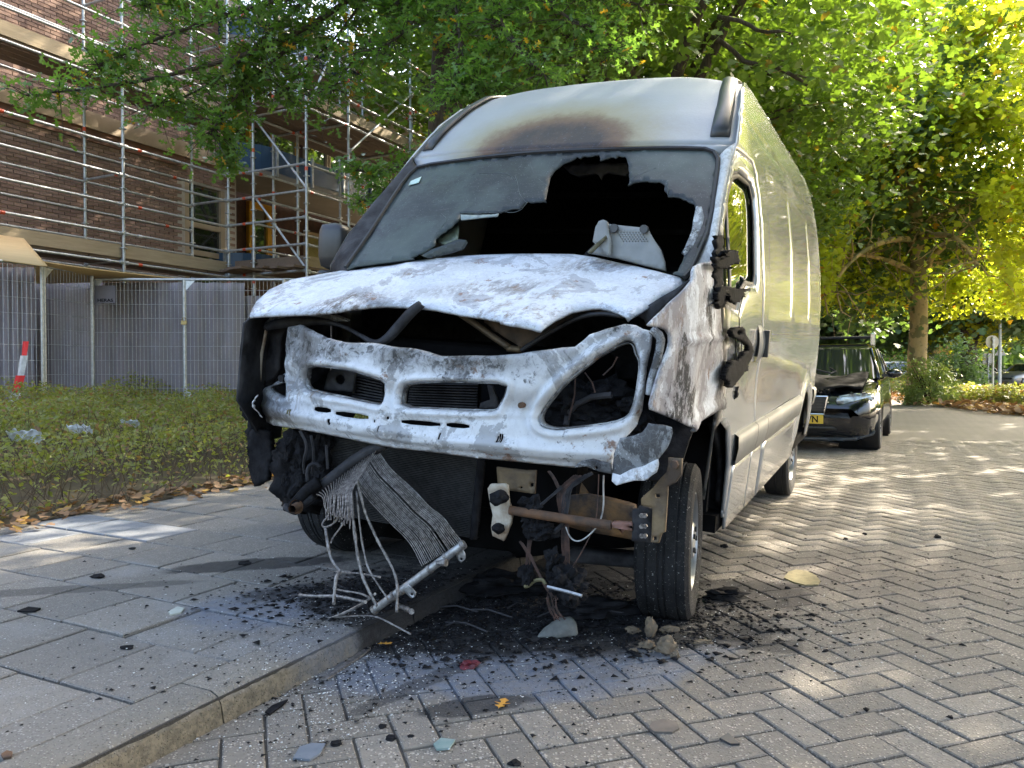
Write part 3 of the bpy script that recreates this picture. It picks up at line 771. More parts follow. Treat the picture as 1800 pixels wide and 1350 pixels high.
M['oak_dark'] = leaf_mat('dark_green_leaf', (.085, .15, .03), (.145, .215, .045), (.2, .15, .03), .42, .45, accent=.03)
M['plane_leaf'] = leaf_mat('yellow_green_plane_leaf', (.27, .35, .035), (.42, .44, .06), (.45, .22, .03), .6, .5, (1.55, 1.55, .6, 1), accent=.02)
M['far_leaf'] = leaf_mat('blue_green_far_leaf', (.075, .13, .065), (.12, .185, .08), None, .42, .6)
M['yellow_leaf'] = leaf_mat('bright_yellow_green_leaf', (.25, .28, .03), (.38, .36, .04), None, .6, .5, (1.6, 1.6, .5, 1))
def bark(name, a, b, sc=(6, 6, 1.2), blotch=None):
    t = NT(name); co = t.scale(t.coord('Position'), sc); f = t.noise(3, 6, .7, co, dist=.4); v = t.vor(4, 'DISTANCE_TO_EDGE', co)
    col = t.mix(t.map(f, .35, .65), a, b)
    if blotch: col = t.mix(t.map(t.noise(3.2, 3, .5, t.coord('Position')), .5, .54), col, blotch)
    else: col = t.mix(t.map(v, .0, .2, .6, 0), col, tuple(x * .3 for x in a))
    t.base(col, .9); t.bump(f, .8, .03); return t.m
M['bark'] = bark('grey_brown_furrowed_bark', (.10, .075, .055), (.055, .042, .033))
M['plane_bark'] = bark('mottled_plane_bark', (.50, .36, .19), (.36, .26, .14), (2, 2, 1), (.20, .17, .08))
def curve3(a, b, sag=0.0, n=8, wob=.12, seed=0):
    a = np.asarray(a, float); b = np.asarray(b, float); L = np.linalg.norm(b - a); out = []
    for i in range(n):
        f = i / (n - 1); p = a + (b - a) * f; p = p + np.array([0, 0, sag * math.sin(math.pi * f) * L])
        w = math.sin(math.pi * f) * wob * L
        p = p + w * np.array([mnoise.noise(Vector((seed + f * 2.2, 1.3, 0))), mnoise.noise(Vector((seed + f * 2.2, 7.3, 0))), mnoise.noise(Vector((seed + f * 2.2, 3.7, 5)))])
        out.append(p)
    return out
def tree(name, base, r0, h_trunk, crown_c, crown_r, nleaf, size, kind, lm, bm_, label, group=None, nl=14, lean=(0, 0), extra=(), seed=1, up=.5, gaps=.35, low=-.9, clump=.42, sub=5, trunk_wob=.03):
    rng = np.random.default_rng(seed); base = np.asarray(base, float); cc = np.asarray(crown_c, float); cr = np.asarray(crown_r, float)
    root = empty(name, tuple(base), label, 'tree', 0, group)
    top = np.array([base[0] + lean[0], base[1] + lean[1], base[2] + h_trunk])
    tp = curve3(base - (0, 0, .1), top, 0, 10, trunk_wob, seed); rr = [r0 * (1.25 if i == 0 else 1.0 - .38 * i / 9) for i in range(10)]
    mb = MB(); mb.tube([p - base for p in tp], rr, 18); tk = mb.build('trunk', bm_, root, True)
    lb = MB(); tips = []
    for k in range(nl):
        th = rng.uniform(0, 2 * math.pi) + k * 2.4; el = rng.uniform(low, 1.0); q = rng.uniform(.55, .9)
        d_ = np.array([math.cos(th) * math.sqrt(1 - min(.98, abs(el)) ** 2), math.sin(th) * math.sqrt(1 - min(.98, abs(el)) ** 2), el])
        tgt = cc + cr * d_ * q; sp = tp[-1 - int(rng.integers(0, 4))] if k % 3 else tp[-1]
        cv = curve3(sp, tgt, .08, 9, .22, seed * 7 + k); w0 = r0 * rng.uniform(.3, .5)
        lb.tube([p - base for p in cv], [w0 * (1 - .85 * i / 8) for i in range(9)], 8)
        for j in range(sub):
            s0 = cv[int(rng.integers(3, 9))]; dd = rng.normal(size=3); dd[2] *= .5; t2 = s0 + dd / np.linalg.norm(dd) * cr * rng.uniform(.22, .48)
            c2 = curve3(s0, t2, .05, 6, .25, seed * 11 + k * 5 + j); lb.tube([p - base for p in c2], [w0 * .28 * (1 - .8 * i / 5) for i in range(6)], 5)
            tips += [c2[3], c2[4], c2[5]]
        tips += [cv[6], cv[8]]
    lb.build('limb', bm_, root, True)
    # clumps of leaves round the twigs, plus clumps on the crown's surface
    tips = np.array(tips); ns = int(len(tips) * 1.0)
    d_ = rng.normal(size=(ns, 3)); d_ /= np.linalg.norm(d_, axis=1)[:, None]; d_ = d_[d_[:, 2] > low - .1]
    surf = cc + cr * d_ * rng.uniform(.7, 1.0, (len(d_), 1))
    cl = np.concatenate([tips, surf]); keep = rng.random(len(cl)) > gaps * .5; cl = cl[keep]
    w = rng.uniform(.4, 1.6, len(cl)); w /= w.sum(); pick = rng.choice(len(cl), nleaf, p=w)
    cs = rng.uniform(.5, 1.3, len(cl))[pick][:, None] * clump
    off = rng.normal(size=(nleaf, 3)) * cs * np.array([1, 1, .55])
    P_ = cl[pick] + off
    P_ = P_[P_[:, 2] > .5]
    leaves('crown', P_ - base, size, kind, lm, root, up, rng, kind=None) if False else leaves('crown', P_ - base, size, kind, lm, root, up, rng)
    return root, tk

# ------------------------------------------------------------------ street oak behind the van, its boughs over the pavement
ob = gnd(778, 800, .1) * 1.0; oY = 9.4; ob = at(779, 740, oY); ob[2] = .12
oak = empty('oak_tree', tuple(ob), 'big dark trunked pin oak behind the van, boughs hanging over the scaffold side', 'tree')
pts = [ob + (0, 0, -.1), ob + (.02, 0, 1.5), ob + (-.02, .05, 3), ob + (.05, .1, 4.6), ob + (.12, .15, 6.5), ob + (.2, .2, 9)]
mb = MB(); mb.tube([p - ob for p in pts], [.30, .235, .215, .20, .16, .10], 24); smooth_ret(mb.build('trunk', M['bark'], oak))
lb = MB(); LC = []; orng = np.random.default_rng(5)
def bough(px, r0, dens, spread=.16, hang=.0, twigs=True):
    """px: list of (x, y, Y); leaves round it"""
    P_ = [np.array(at(*p)) for p in px]; P_ = chaikin(P_, 2, False); P_ = resample(P_, .12, False)
    n = len(P_); lb.tube([p - ob for p in P_], [r0 * (1 - .85 * i / (n - 1)) for i in range(n)], 6)
    L = n * .12; m_ = int(L * dens * (.62 if px[-1][1] > 100 else .85))
    for j in range(m_):
        f = orng.uniform(.08, 1) ** .8; c = P_[int(f * (n - 1))]
        # a twig with a spray of leaves
        d_ = orng.normal(size=3) * (1, 1, .45); d_ /= np.linalg.norm(d_); d_[2] -= hang; tl = spread * orng.uniform(.6, 2.0)
        e_ = c + d_ * tl
        if twigs: lb.tube([c - ob, (c + e_) / 2 - ob + (0, 0, .02), e_ - ob], [.006, .004, .002], 4, False)
        k = int(orng.integers(5, 10)); LC.append(c + d_ * tl * orng.uniform(.3, 1.1, (k, 1)) + orng.normal(size=(k, 3)) * .045)
for b_ in [
    ([(779,-160,9.4),(690,-60,9.1),(560,40,8.6),(440,95,8.1),(330,125,7.8),(210,150,7.6),(110,160,7.5),(40,168,7.4)], .05, 42, .22, .1),
    ([(690,-60,9.1),(560,-20,8.3),(420,20,7.9),(300,60,7.8),(190,100,7.7),(170,120,7.6)], .045, 55, .26, .1),
    ([(560,40,8.6),(500,90,8.3),(430,150,8.2),(390,200,8.1),(370,235,8.0)], .03, 55, .20, .5),
    ([(560,-20,8.6),(470,60,8.3),(400,130,8.1),(330,170,8.0),(270,185,7.9)], .03, 60, .24, .3),
    ([(440,120,8.3),(415,180,8.3),(405,240,8.3),(398,285,8.25)], .018, 55, .10, .7),
    ([(700,-80,9.1),(640,0,8.9),(580,80,8.7),(520,130,8.6),(500,170,8.5)], .03, 60, .26, .3),
    ([(779,-100,9.3),(720,-20,9.0),(660,60,8.8),(610,120,8.6),(580,160,8.5)], .04, 60, .26, .3),
    ([(779,-60,9.3),(740,20,8.6),(700,70,8.4),(650,90,8.3)], .03, 60, .26, .2),
    ([(779,-60,9.3),(800,0,8.4),(810,70,7.9),(800,120,7.6),(790,170,7.5)], .03, 60, .22, .4),
    ([(790,-80,9.3),(860,0,8.2),(900,70,7.7),(930,110,7.5),(960,130,7.4)], .04, 60, .26, .3),
    ([(790,-80,9.3),(900,-40,8.4),(980,20,7.9),(1050,60,7.8),(1080,90,7.8)], .04, 55, .28, .2),
    ([(900,-40,8.4),(860,60,7.9),(840,120,7.8),(820,150,7.7),(880,150,7.6)], .03, 60, .2, .3),
    ([(779,250,9.3),(740,270,8.9),(700,295,8.6),(660,305,8.4),(625,300,8.3)], .022, 34, .14, .0),
    ([(740,275,8.9),(700,320,8.6),(660,345,8.4),(620,360,8.3)], .018, 30, .13, .1),
    ([(690,-90,9.1),(480,-60,8.4),(330,-20,8.0),(240,10,7.8)], .04, 60, .3, .1),
    ([(800,-80,9.4),(900,-60,8.6),(1000,-30,8.3),(1130,10,8.2)], .05, 60, .34, .1),
]: bough(*b_)
lb.build('limb', M['bark'], oak, True)
LCn = np.concatenate(LC)
leaves('crown', LCn - ob, .115, 'oak', M['oak_leaf'], oak, .35, orng)
# the rest of the oak's crown above the picture
cl = []
for k in range(150):
    d_ = orng.normal(size=3); d_ /= np.linalg.norm(d_); d_[2] = abs(d_[2]) * .8
    cl.append(ob + (.3, -.4, 6.6) + d_ * np.array([4.2, 3.8, 3.6]) * orng.uniform(.45, 1))
cl = np.array(cl); pk = orng.integers(0, len(cl), 8000); P_ = cl[pk] + orng.normal(size=(8000, 3)) * (.5, .5, .3)
o = leaves('upper_crown', P_ - ob, .17, 'plane', M['oak_leaf'], oak, .4, orng)

# ------------------------------------------------------------------ row of street trees beyond the van
def stg(s_, v_, z=.1): return tuple(st(s_, v_, z))
b1 = st(8.2, 2.6, .1)
tree('street_tree', b1, .2, 4.2, (b1[0] + 1.1, b1[1] + .2, 6.9), (4.3, 4.0, 3.5), 23000, .14, 'plane', M['oak_dark'], M['bark'], 'dark green street tree just behind the van roof', 'street trees beyond the van', 16, seed=3, clump=.5, low=-.55)
b2 = st(15.5, 2.2, .1)
tree('street_tree', b2, .24, 4.5, (b2[0] + .2, b2[1], 7.8), (4.3, 4.5, 5.0), 32000, .15, 'plane', M['oak_dark'], M['bark'], 'dark green street tree between the van and the yellow plane tree', 'street trees beyond the van', 16, seed=4, clump=.6, low=-.75)
b4 = st(13.5, 6.6, .1)  # added tree, its crown set high to shade the brick building
tree('street_tree', b4, .2, 4.2, (b4[0], b4[1], 11.0), (4.8, 4.8, 3.2), 24000, .17, 'plane', M['oak_dark'], M['bark'], 'added street tree behind the oak boughs, crown raised to shade the building', 'street trees beyond the van', 14, seed=9, clump=.55, low=-.6)
b3 = st(25, 1.0, .1)
tree('street_tree', b3, .24, 4.5, (b3[0] + .4, b3[1], 8.2), (5.6, 5.5, 6), 26000, .27, 'plane', M['far_leaf'], M['bark'], 'farthest dark street tree showing over the black car', 'street trees beyond the van', 14, seed=6, clump=.8, low=-.85)
# two slanting limbs seen above the van roof
b1t = [o_ for o_ in COL.objects if o_.name.startswith('street_tree') and o_.type == 'EMPTY'][0]
for a_, b_, r_ in (((1178, 160, 10.2), (1262, -50, 9.6), .085), ((1222, 150, 10.4), (1345, -70, 9.9), .075), ((1240, 60, 10.2), (1420, 150, 9.6), .035), ((1120, 140, 10.2), (1020, 20, 9.4), .06), ((1262, 30, 9.7), (1390, 60, 9.2), .03)):
    mb = MB(); cv = curve3(at(*a_), at(*b_), .02, 8, .1, r_ * 100); mb.tube([p - b1 for p in cv], [r_ * (1 - .4 * i / 7) for i in range(8)], 10); mb.build('limb', M['bark'], b1t, True)
for i, (a, b, r) in enumerate((((1175, 150, 11.0), (1275, -40, 11.2), .10), ((1215, 150, 11.6), (1330, -60, 11.4), .09), ((985, 30, 11.0), (1065, -20, 11.0), .11))):
    pass
# ------------------------------------------------------------------ sunlit plane tree
pbase = at(1614, 690, 23.5); pbase[2] = .1
P2 = empty('plane_tree', tuple(pbase), 'sunlit yellow green plane tree with mottled trunk beyond the road', 'tree')
tr = [at(1612, 720, 23.5), at(1611, 640, 23.5), at(1616, 560, 23.5), at(1614, 480, 23.5), at(1612, 400, 23.5), at(1607, 345, 23.5), at(1600, 270, 23.4), at(1590, 180, 23.2), at(1600, 60, 23.0)]
tr = chaikin(tr, 1, False); mb = MB(); n = len(tr); mb.tube([p - pbase for p in tr], [.30 - .22 * (i / (n - 1)) ** 1.1 for i in range(n)], 16); smooth_ret(mb.build('trunk', M['plane_bark'], P2))
prng = np.random.default_rng(11); lb = MB(); tips = []
limbs = [[(1616,478,23.5),(1650,440,23.0),(1700,400,22.5),(1760,360,22.2),(1830,330,22)], [(1612,400,23.5),(1660,375,23.8),(1710,350,24),(1780,300,24.3)], [(1606,480,23.5),(1570,460,23),(1530,450,22.5),(1480,445,22)],
 [(1606,350,23.5),(1560,300,23.6),(1500,270,24),(1440,250,24)], [(1607,430,23.5),(1575,410,24.2),(1540,395,25)], [(1600,300,23.4),(1640,230,23.5),(1700,160,23),(1760,100,23)], [(1590,180,23.2),(1540,100,23),(1480,50,23)],
 [(1600,250,23.4),(1650,200,22),(1700,190,20.8),(1780,190,20)], [(1611,350,23.5),(1625,320,24),(1640,250,25),(1660,150,26)], [(1612,420,23.5),(1650,410,22),(1690,420,20.8),(1720,470,20.2)], [(1612,420,23.5),(1560,420,21.8),(1500,450,20.8),(1450,520,20.5)],[(1600,200,23),(1700,60,22),(1850,20,21)],[(1616,470,23.5),(1660,460,24.5),(1740,450,25.5),(1850,440,26)]]
for i, l in enumerate(limbs):
    c_ = resample(chaikin([np.array(at(*p)) for p in l], 2, False), .45, False); n = len(c_)
    lb.tube([p - pbase for p in c_], [.115 * (1 - .85 * j / (n - 1)) for j in range(n)], 8)
    for j in range(22):
        s0 = c_[int(prng.integers(n // 4, n))]; d_ = prng.normal(size=3) * (1, 1, .8); d_ /= np.linalg.norm(d_); L_ = prng.uniform(.6, 2.1)
        c2 = curve3(s0, s0 + d_ * L_, .06, 6, .25, i * 31 + j); lb.tube([p - pbase for p in c2], [.028 * (1 - .8 * q / 5) for q in range(6)], 5); tips += c2[2:]
lb.build('limb', M['plane_bark'], P2, True)
cc = np.array(at(1630, 330, 23.5)); cc[2] = 8.4; d_ = prng.normal(size=(900, 3)); d_ /= np.linalg.norm(d_, axis=1)[:, None]; surf = cc + d_ * np.array([4.8, 3.4, 6.4]) * prng.uniform(.45, 1, (900, 1)) ** .6
cl = np.concatenate([np.array(tips), surf]); cl = cl[(cl[:, 2] > 3.1)]
pk = prng.integers(0, len(cl), 38000); P_ = cl[pk] + prng.normal(size=(38000, 3)) * (.36, .36, .22) * prng.uniform(.5, 1.3, len(cl))[pk][:, None]
# hanging fringe along the lower edge
fr_ = []
for k in range(150):
    x = prng.uniform(1440, 1830); y = 525 + 18 * math.sin(x * .05) + (15 if x > 1700 else 0) + prng.uniform(-50, 20); c = at(x, y, prng.uniform(21.5, 26)); fr_.append(c + prng.normal(size=(38, 3)) * (.32, .32, .15))
P_ = np.concatenate([P_] + fr_); P_ = P_[P_[:, 2] > 2.6]
qx = CX + F * P_[:, 0] / P_[:, 1]; qy = 650 - F * (P_[:, 2] - CAM_H) / P_[:, 1]
thin = (np.abs(qx - 1616) < 95 + (qy - 330) * .3) & (qy > 320) & (P_[:, 1] < 24.2) & (prng.random(len(P_)) < .96); P_ = P_[~thin]
leaves('crown', P_ - pbase, .17, 'plane', M['plane_leaf'], P2, .2, prng)
# ------------------------------------------------------------------ trees behind and to the right
def bgtree(x, Y, r, zc, rz, n, size, lm, label, seed, r0=.3, ht=3.5, kind='plane', grp='trees in the distance', bk='bark'):
    b_ = at(x, 660, Y); b_[2] = .05
    tree('tree', b_, r0, ht, (b_[0], b_[1], zc), (r, r, rz), n, size, kind, M[lm], M[bk], label, grp, 10, seed=seed, clump=r * .13, low=-.8, sub=4)
bgtree(1500, 44, 6.5, 6.2, 4.6, 15000, .42, 'far_leaf', 'dark blue green tree rising behind the black car roof', 21, ht=2.5)
bgtree(1700, 40, 5.0, 6.4, 4.2, 11000, .38, 'far_leaf', 'thick trunked dark tree just right of the plane trunk', 22, r0=.5, ht=3)
bgtree(1602, 50, 5.5, 7.5, 5.5, 10000, .45, 'far_leaf', 'dark tree standing behind the plane trunk', 23)
bgtree(1755, 55, 3.6, 6.0, 3.6, 7000, .42, 'yellow_leaf', 'small sunlit yellow tree behind the round sign', 24, r0=.15)
bgtree(1850, 48, 5.0, 6.0, 4.0, 9000, .42, 'far_leaf', 'green tree at the right edge behind the parked cars', 25, r0=.2)
bgtree(1420, 60, 8.0, 7.5, 6.5, 9000, .6, 'far_leaf', 'wide dark tree far behind the van', 26)
bgtree(1680, 72, 7.5, 9, 6.5, 8000, .6, 'plane_leaf', 'tall pale tree far across the junction', 27, r0=.2)
bgtree(1310, 50, 7.0, 8, 6.5, 9000, .5, 'oak_dark', 'green tree hidden mostly by the van side', 28)
bgtree(1060, 46, 8.0, 9, 7.5, 10000, .5, 'oak_dark', 'large green tree rising behind the van roof', 29)
bgtree(1960, 24, 3.0, 9.0, 3.4, 4500, .26, 'plane_leaf', 'upper sunlit crown in the right corner behind the plane tree', 30, r0=.16, ht=6)
# street trees beside the camera; last two added to shade the far road
for i, (s_, v_, r, zc, rz, n, lb_) in enumerate(((1.5, -6.6, 4.6, 7.2, 3.4, 15000, 'street tree on the right verge level with the van'), (8.5, -7.4, 4.2, 8.0, 3.6, 8000, 'street tree on the right verge level with the black car'), (-5.5, -6.2, 4.2, 7.4, 3.2, 9000, 'street tree on the right verge behind the camera'), (20.3, -7.6, 3.9, 6.6, 4.2, 5200, 'added street tree on the right verge shading the far road'), (14.2, -7.6, 3.6, 8.0, 3.4, 4500, 'added street tree out of view between its neighbours shading the road'))):
    b_ = st(s_, v_, .1); tree('street_tree', b_, .2, 4.2, (b_[0], b_[1], zc), (r, r, rz), int(n * 1.6), .19, 'plane', M['plane_leaf'] if i in (1, 3, 4) else M['oak_dark'], M['bark'], lb_, 'trees along the right verge', 12, seed=40 + i, clump=.5, low=-.6, gaps=1.35 if i in (1, 3, 4) else .6)  # wide gaps thin three crowns so the sun dapples the road
# distant wood
wr = np.random.default_rng(60); n = 26000; th = wr.uniform(math.radians(5), math.radians(175), n); rad = wr.uniform(95, 125, n)
hh = 7 + 2.5 * np.sin(th * 23) + 1.5 * np.sin(th * 57 + 1); z = hh * wr.random(n) ** .8
P_ = np.stack([rad * np.cos(th), rad * np.sin(th), z], 1); leaves('distant_wood', P_, 1.5, 'plane', M['far_leaf'], None, .1, wr, kind_='x') if False else None
o = leaves('distant_wood', P_, 1.6, 'plane', M['far_leaf'], None, .1, wr, label='distant line of green trees closing the view', cat='wood'); o['kind'] = 'stuff'

# ------------------------------------------------------------------ ground cover, hedge, fallen leaves
gr = np.random.default_rng(70)
M['cover'] = leaf_mat('low_hedge_leaf', (.15, .19, .06), (.31, .31, .11), (.26, .16, .09), .45, .5, accent=.14)
M['cover_y'] = leaf_mat('sunlit_hedge_leaf', (.20, .21, .03), (.34, .32, .05), (.3, .2, .06), .5, .5)
M['twig'] = simple('brown_twig', (.12, .085, .05), (.07, .05, .035), 10, .9)
n = 110000; s_ = gr.uniform(-1.2, 13, n) ; v_ = 3.2 + (gr.random(n) ** .8) * 5.2
keep = gr.random(n) < np.where(s_ < 8, 1, .6); s_, v_ = s_[keep], v_[keep]; n = len(s_)
hgt = np.array([.11 + .24 * min(1, (b - 3.15) / .5) + .26 * mnoise.noise(Vector((a * 1.5, b * 1.5, 0))) + .1 * mnoise.noise(Vector((a * 5, b * 5, 3))) for a, b in zip(s_, v_)]); hgt = np.clip(hgt, .06, None)
z = bed_z(v_) + hgt * gr.uniform(.15, 1.05, n) ** .5
P_ = C0 + s_[:, None] * D2 + v_[:, None] * N2 + np.stack([0 * z, 0 * z, z], 1)
P_[:, :2] += gr.normal(size=(n, 2)) * .03
far = P_[:, 1] > 7.5
o = leaves('ground_cover', P_, .05, 'small', M['cover'], None, .5, gr, label='low green ground cover hedge filling the planting bed', cat='ground cover'); o['kind'] = 'stuff'
mb = MB()
for k in range(900):
    a, b = gr.uniform(-1, 6), 3.2 + gr.random() ** 1.5 * 3; p = st(a, b, float(bed_z(b))); q_ = p + np.array([gr.normal() * .15, gr.normal() * .15, gr.uniform(.2, .5)])
    mb.tube([p, (p + q_) / 2 + gr.normal(size=3) * .03, q_], [.003, .0025, .0015], 4, False)
o = mb.build('hedge_twigs', M['twig'], None, label='thin bare twigs standing in the ground cover', cat='twigs'); o['kind'] = 'stuff'
M['dry'] = leaf_mat('dry_fallen_leaf', (.22, .125, .065), (.32, .21, .12), (.42, .26, .06), .2, .7, (1.2, 1, .6, 1), accent=.15)
n = 1150; s_ = gr.uniform(-1.0, 10, n); v_ = 3.13 + gr.normal(size=n) * .13; P_ = C0 + s_[:, None] * D2 + v_[:, None] * N2; P_[:, 2] = np.where(v_ < 3.13, KH + .012, .125) + gr.random(n) * .03
o = leaves('leaf_litter', P_, .07, 'plane', M['dry'], None, 1.4, gr, label='dry brown leaves along the back edge of the pavement', cat='fallen leaves'); o['kind'] = 'stuff'
# hedge island at the far side of the road
def belt(px, Yf, width, h, n, m, size, nm, label, cat):
    A = [gnd(x, y) for x, y in px]; A = resample(A, .4, False); k = gr.integers(0, len(A), n); w = gr.random(n) * width
    nz = np.array([.6 + .5 * mnoise.noise(Vector((A[q][0] * .9, A[q][1] * .9, u_ * .8))) for q, u_ in zip(k, w)])
    P_ = A[k] + np.stack([w * .45 + gr.normal(size=n) * .2, w, .1 + h * nz * gr.random(n) ** .5 * np.clip(w / .5, .25, 1)], 1)
    o = leaves(nm, P_, size, 'small', m, None, .5, gr, label=label, cat=cat); o['kind'] = 'stuff'
belt([(1560, 694), (1640, 702), (1720, 711), (1830, 724)], 0, 3.0, .62, 26000, M['cover'], .11, 'hedge', 'low dark hedge along the far side of the road', 'hedge')
belt([(1545, 690), (1600, 694), (1680, 696)], 0, 4.5, .95, 9000, M['cover_y'], .13, 'sunlit_hedge', 'sunlit yellow hedge behind the dark one at the plane tree foot', 'hedge')
def litter_belt():
    A = resample([gnd(x, y) for x, y in [(1480, 692), (1560, 697), (1640, 706), (1720, 716), (1840, 731)]], .4, False); n = 3800; k = gr.integers(0, len(A), n)
    P_ = A[k] + np.stack([gr.normal(size=n) * .5, gr.normal(size=n) * .45, .04 + gr.random(n) * .12], 1)
    o = leaves('leaf_litter', P_, .17, 'plane', M['dry'], None, 1.2, gr, label='brown fallen leaves at the foot of the far hedge', cat='fallen leaves'); o['kind'] = 'stuff'
litter_belt()
def shrub(x, Y, r, h, n, size, m, label):
    c = at(x, 690, Y); c[2] = .1; e_ = empty('shrub', tuple(c), label, 'shrub')
    st_ = MB()
    for k in range(14):
        a_ = gr.uniform(0, 6.28); t_ = np.array([math.cos(a_) * r * .6, math.sin(a_) * r * .6, h * gr.uniform(.5, .95)]); st_.tube([(0, 0, 0), t_ * .5 + (0, 0, .1), t_], [.02, .015, .006], 5)
    st_.build('stems', M['twig'], e_)
    d_ = gr.normal(size=(70, 3)); d_ /= np.linalg.norm(d_, axis=1)[:, None]; d_[:, 2] = abs(d_[:, 2]); cl = d_ * (r, r, h) * gr.uniform(.5, 1, (70, 1)); k = gr.integers(0, 70, n)
    leaves('foliage', cl[k] + gr.normal(size=(n, 3)) * .13 * r, size, 'small', m, e_, .5, gr)
shrub(1632, 22.6, .85, 1.25, 2600, .13, leaf_mat('pale_shrub_leaf', (.16, .22, .08), (.26, .32, .14), None, .4, .35), 'pale leafy shrub at the foot of the plane tree')
shrub(1672, 33, 1.5, 2.2, 2600, .2, M['far_leaf'], 'dark conical shrub behind the plane tree')
shrub(1555, 36, 2.2, 1.6, 2600, .2, M['oak_dark'], 'dark shrub left of the plane trunk behind the parked car')
# ------------------------------------------------------------------ burnt van frame: x rearwards, y to the kerb side, z up; it leans and its nose has dropped
_r, _p = math.radians(5.0), math.radians(2.2)
VU = D2 * math.cos(_p) + np.array([0, 0, math.sin(_p)]); VV = N2 * math.cos(_r) + np.array([0, 0, math.sin(_r)])
VV = VV - VU * (VU @ VV); VV /= np.linalg.norm(VV); VWn = np.cross(VU, VV); VO_ = C0 + np.array([0, 0, .06])
R3 = np.stack([VU, VV, VWn], 1)                       # columns
van = link('burnt_van', None, label='fire gutted silver panel van with white ash front, shattered windscreen and open nose', cat='van')
Mx = Matrix([[*R3[0], VO_[0]], [*R3[1], VO_[1]], [*R3[2], VO_[2]], [0, 0, 0, 1]]); van.matrix_world = Mx
VINV = R3.T
def toV(P): return VINV @ (np.asarray(P, float) - VO_)
VCAM = toV(CO)
def vrays(px):
    px = np.asarray(px, float); d = CFW[None] + CRT[None] * ((px[:, 0] - CX) / F)[:, None] - CUP[None] * ((px[:, 1] - CY) / F)[:, None]
    return d @ VINV.T
def hit(px, fn, t0=1.6, t1=12.0, n=240):
    """first sign change of fn(u,v,w) along the rays through the pixels"""
    D = vrays(px); ts = np.linspace(t0, t1, n); best = np.full(len(D), np.nan); prev = None
    for i, t in enumerate(ts):
        f = fn(*(VCAM[None] + D * t).T)
        if prev is not None:
            ch = (np.sign(f) != np.sign(prev)) & np.isnan(best); best[ch] = ts[i - 1]
        prev = f
    best = np.where(np.isnan(best), 3.0, best); lo = best.copy(); hi = best + (ts[1] - ts[0]); fl = fn(*(VCAM[None] + D * lo[:, None]).T)
    for _ in range(24):
        m_ = (lo + hi) / 2; fm = fn(*(VCAM[None] + D * m_[:, None]).T); s_ = np.sign(fm) == np.sign(fl); lo = np.where(s_, m_, lo); hi = np.where(s_, hi, m_)
    return VCAM[None] + D * ((lo + hi) / 2)[:, None]
def uplane(u0): return lambda u, v, w: u - u0
def hp(x, y, fn=None, u=None, Y=None):                # one pixel -> van coordinates
    if Y is not None: return toV(at(x, y, Y))
    return hit([(x, y)], fn or uplane(u))[0]
def sstep(x, a, b):
    t = np.clip((x - a) / (b - a), 0, 1); return t * t * (3 - 2 * t)
def nz3(P, sc, seed=0.0): return np.array([mnoise.noise(Vector((float(p[0]) * sc + seed, float(p[1]) * sc, float(p[2]) * sc))) for p in P])

# ---- materials of the van
def paint_mat():
    t = NT('silver_van_paint'); O = t.sep(); n1 = t.noise(3, 5, .6); n2 = t.noise(40, 4, .6)
    col = t.mix(t.map(n1, .3, .7), (.42, .435, .45), (.48, .49, .50))
    # scorched and smoked along the front edge of the door
    e = t.math('ADD', O[0], t.math('MULTIPLY', t.math('SUBTRACT', t.noise(5, 6, .7), .5), .30))
    e2 = t.math('ADD', O[0], t.math('MULTIPLY', t.math('SUBTRACT', t.noise(16, 6, .7), .5), .22))
    brown = t.map(e, .10, -.02, 0, 1, True); blk = t.map(e2, .03, -.03, 0, 1, True)
    low = t.map(O[2], 2.05, 1.75, 0, 1, True)
    col = t.mix(t.math('MULTIPLY', brown, t.math('MULTIPLY', low, .8)), col, (.16, .12, .08)); col = t.mix(t.math('MULTIPLY', blk, low), col, (.02, .019, .018))
    dirt = t.math('MULTIPLY', t.map(O[2], .75, .35), t.map(n1, .3, .7)); col = t.mix(t.math('MULTIPLY', dirt, .6), col, (.18, .165, .135))
    rough = t.math('ADD', t.map(n2, .3, .7, .17, .24), t.math('MULTIPLY', brown, .5)); 
    t.base(col, rough, t.math('SUBTRACT', .38, t.math('MULTIPLY', brown, .3)), Coat_Weight=.55, Coat_Roughness=.04)
    t.bump(t.noise(2.2, 2, .4), .10, .05); return t.m
M['paint'] = paint_mat()
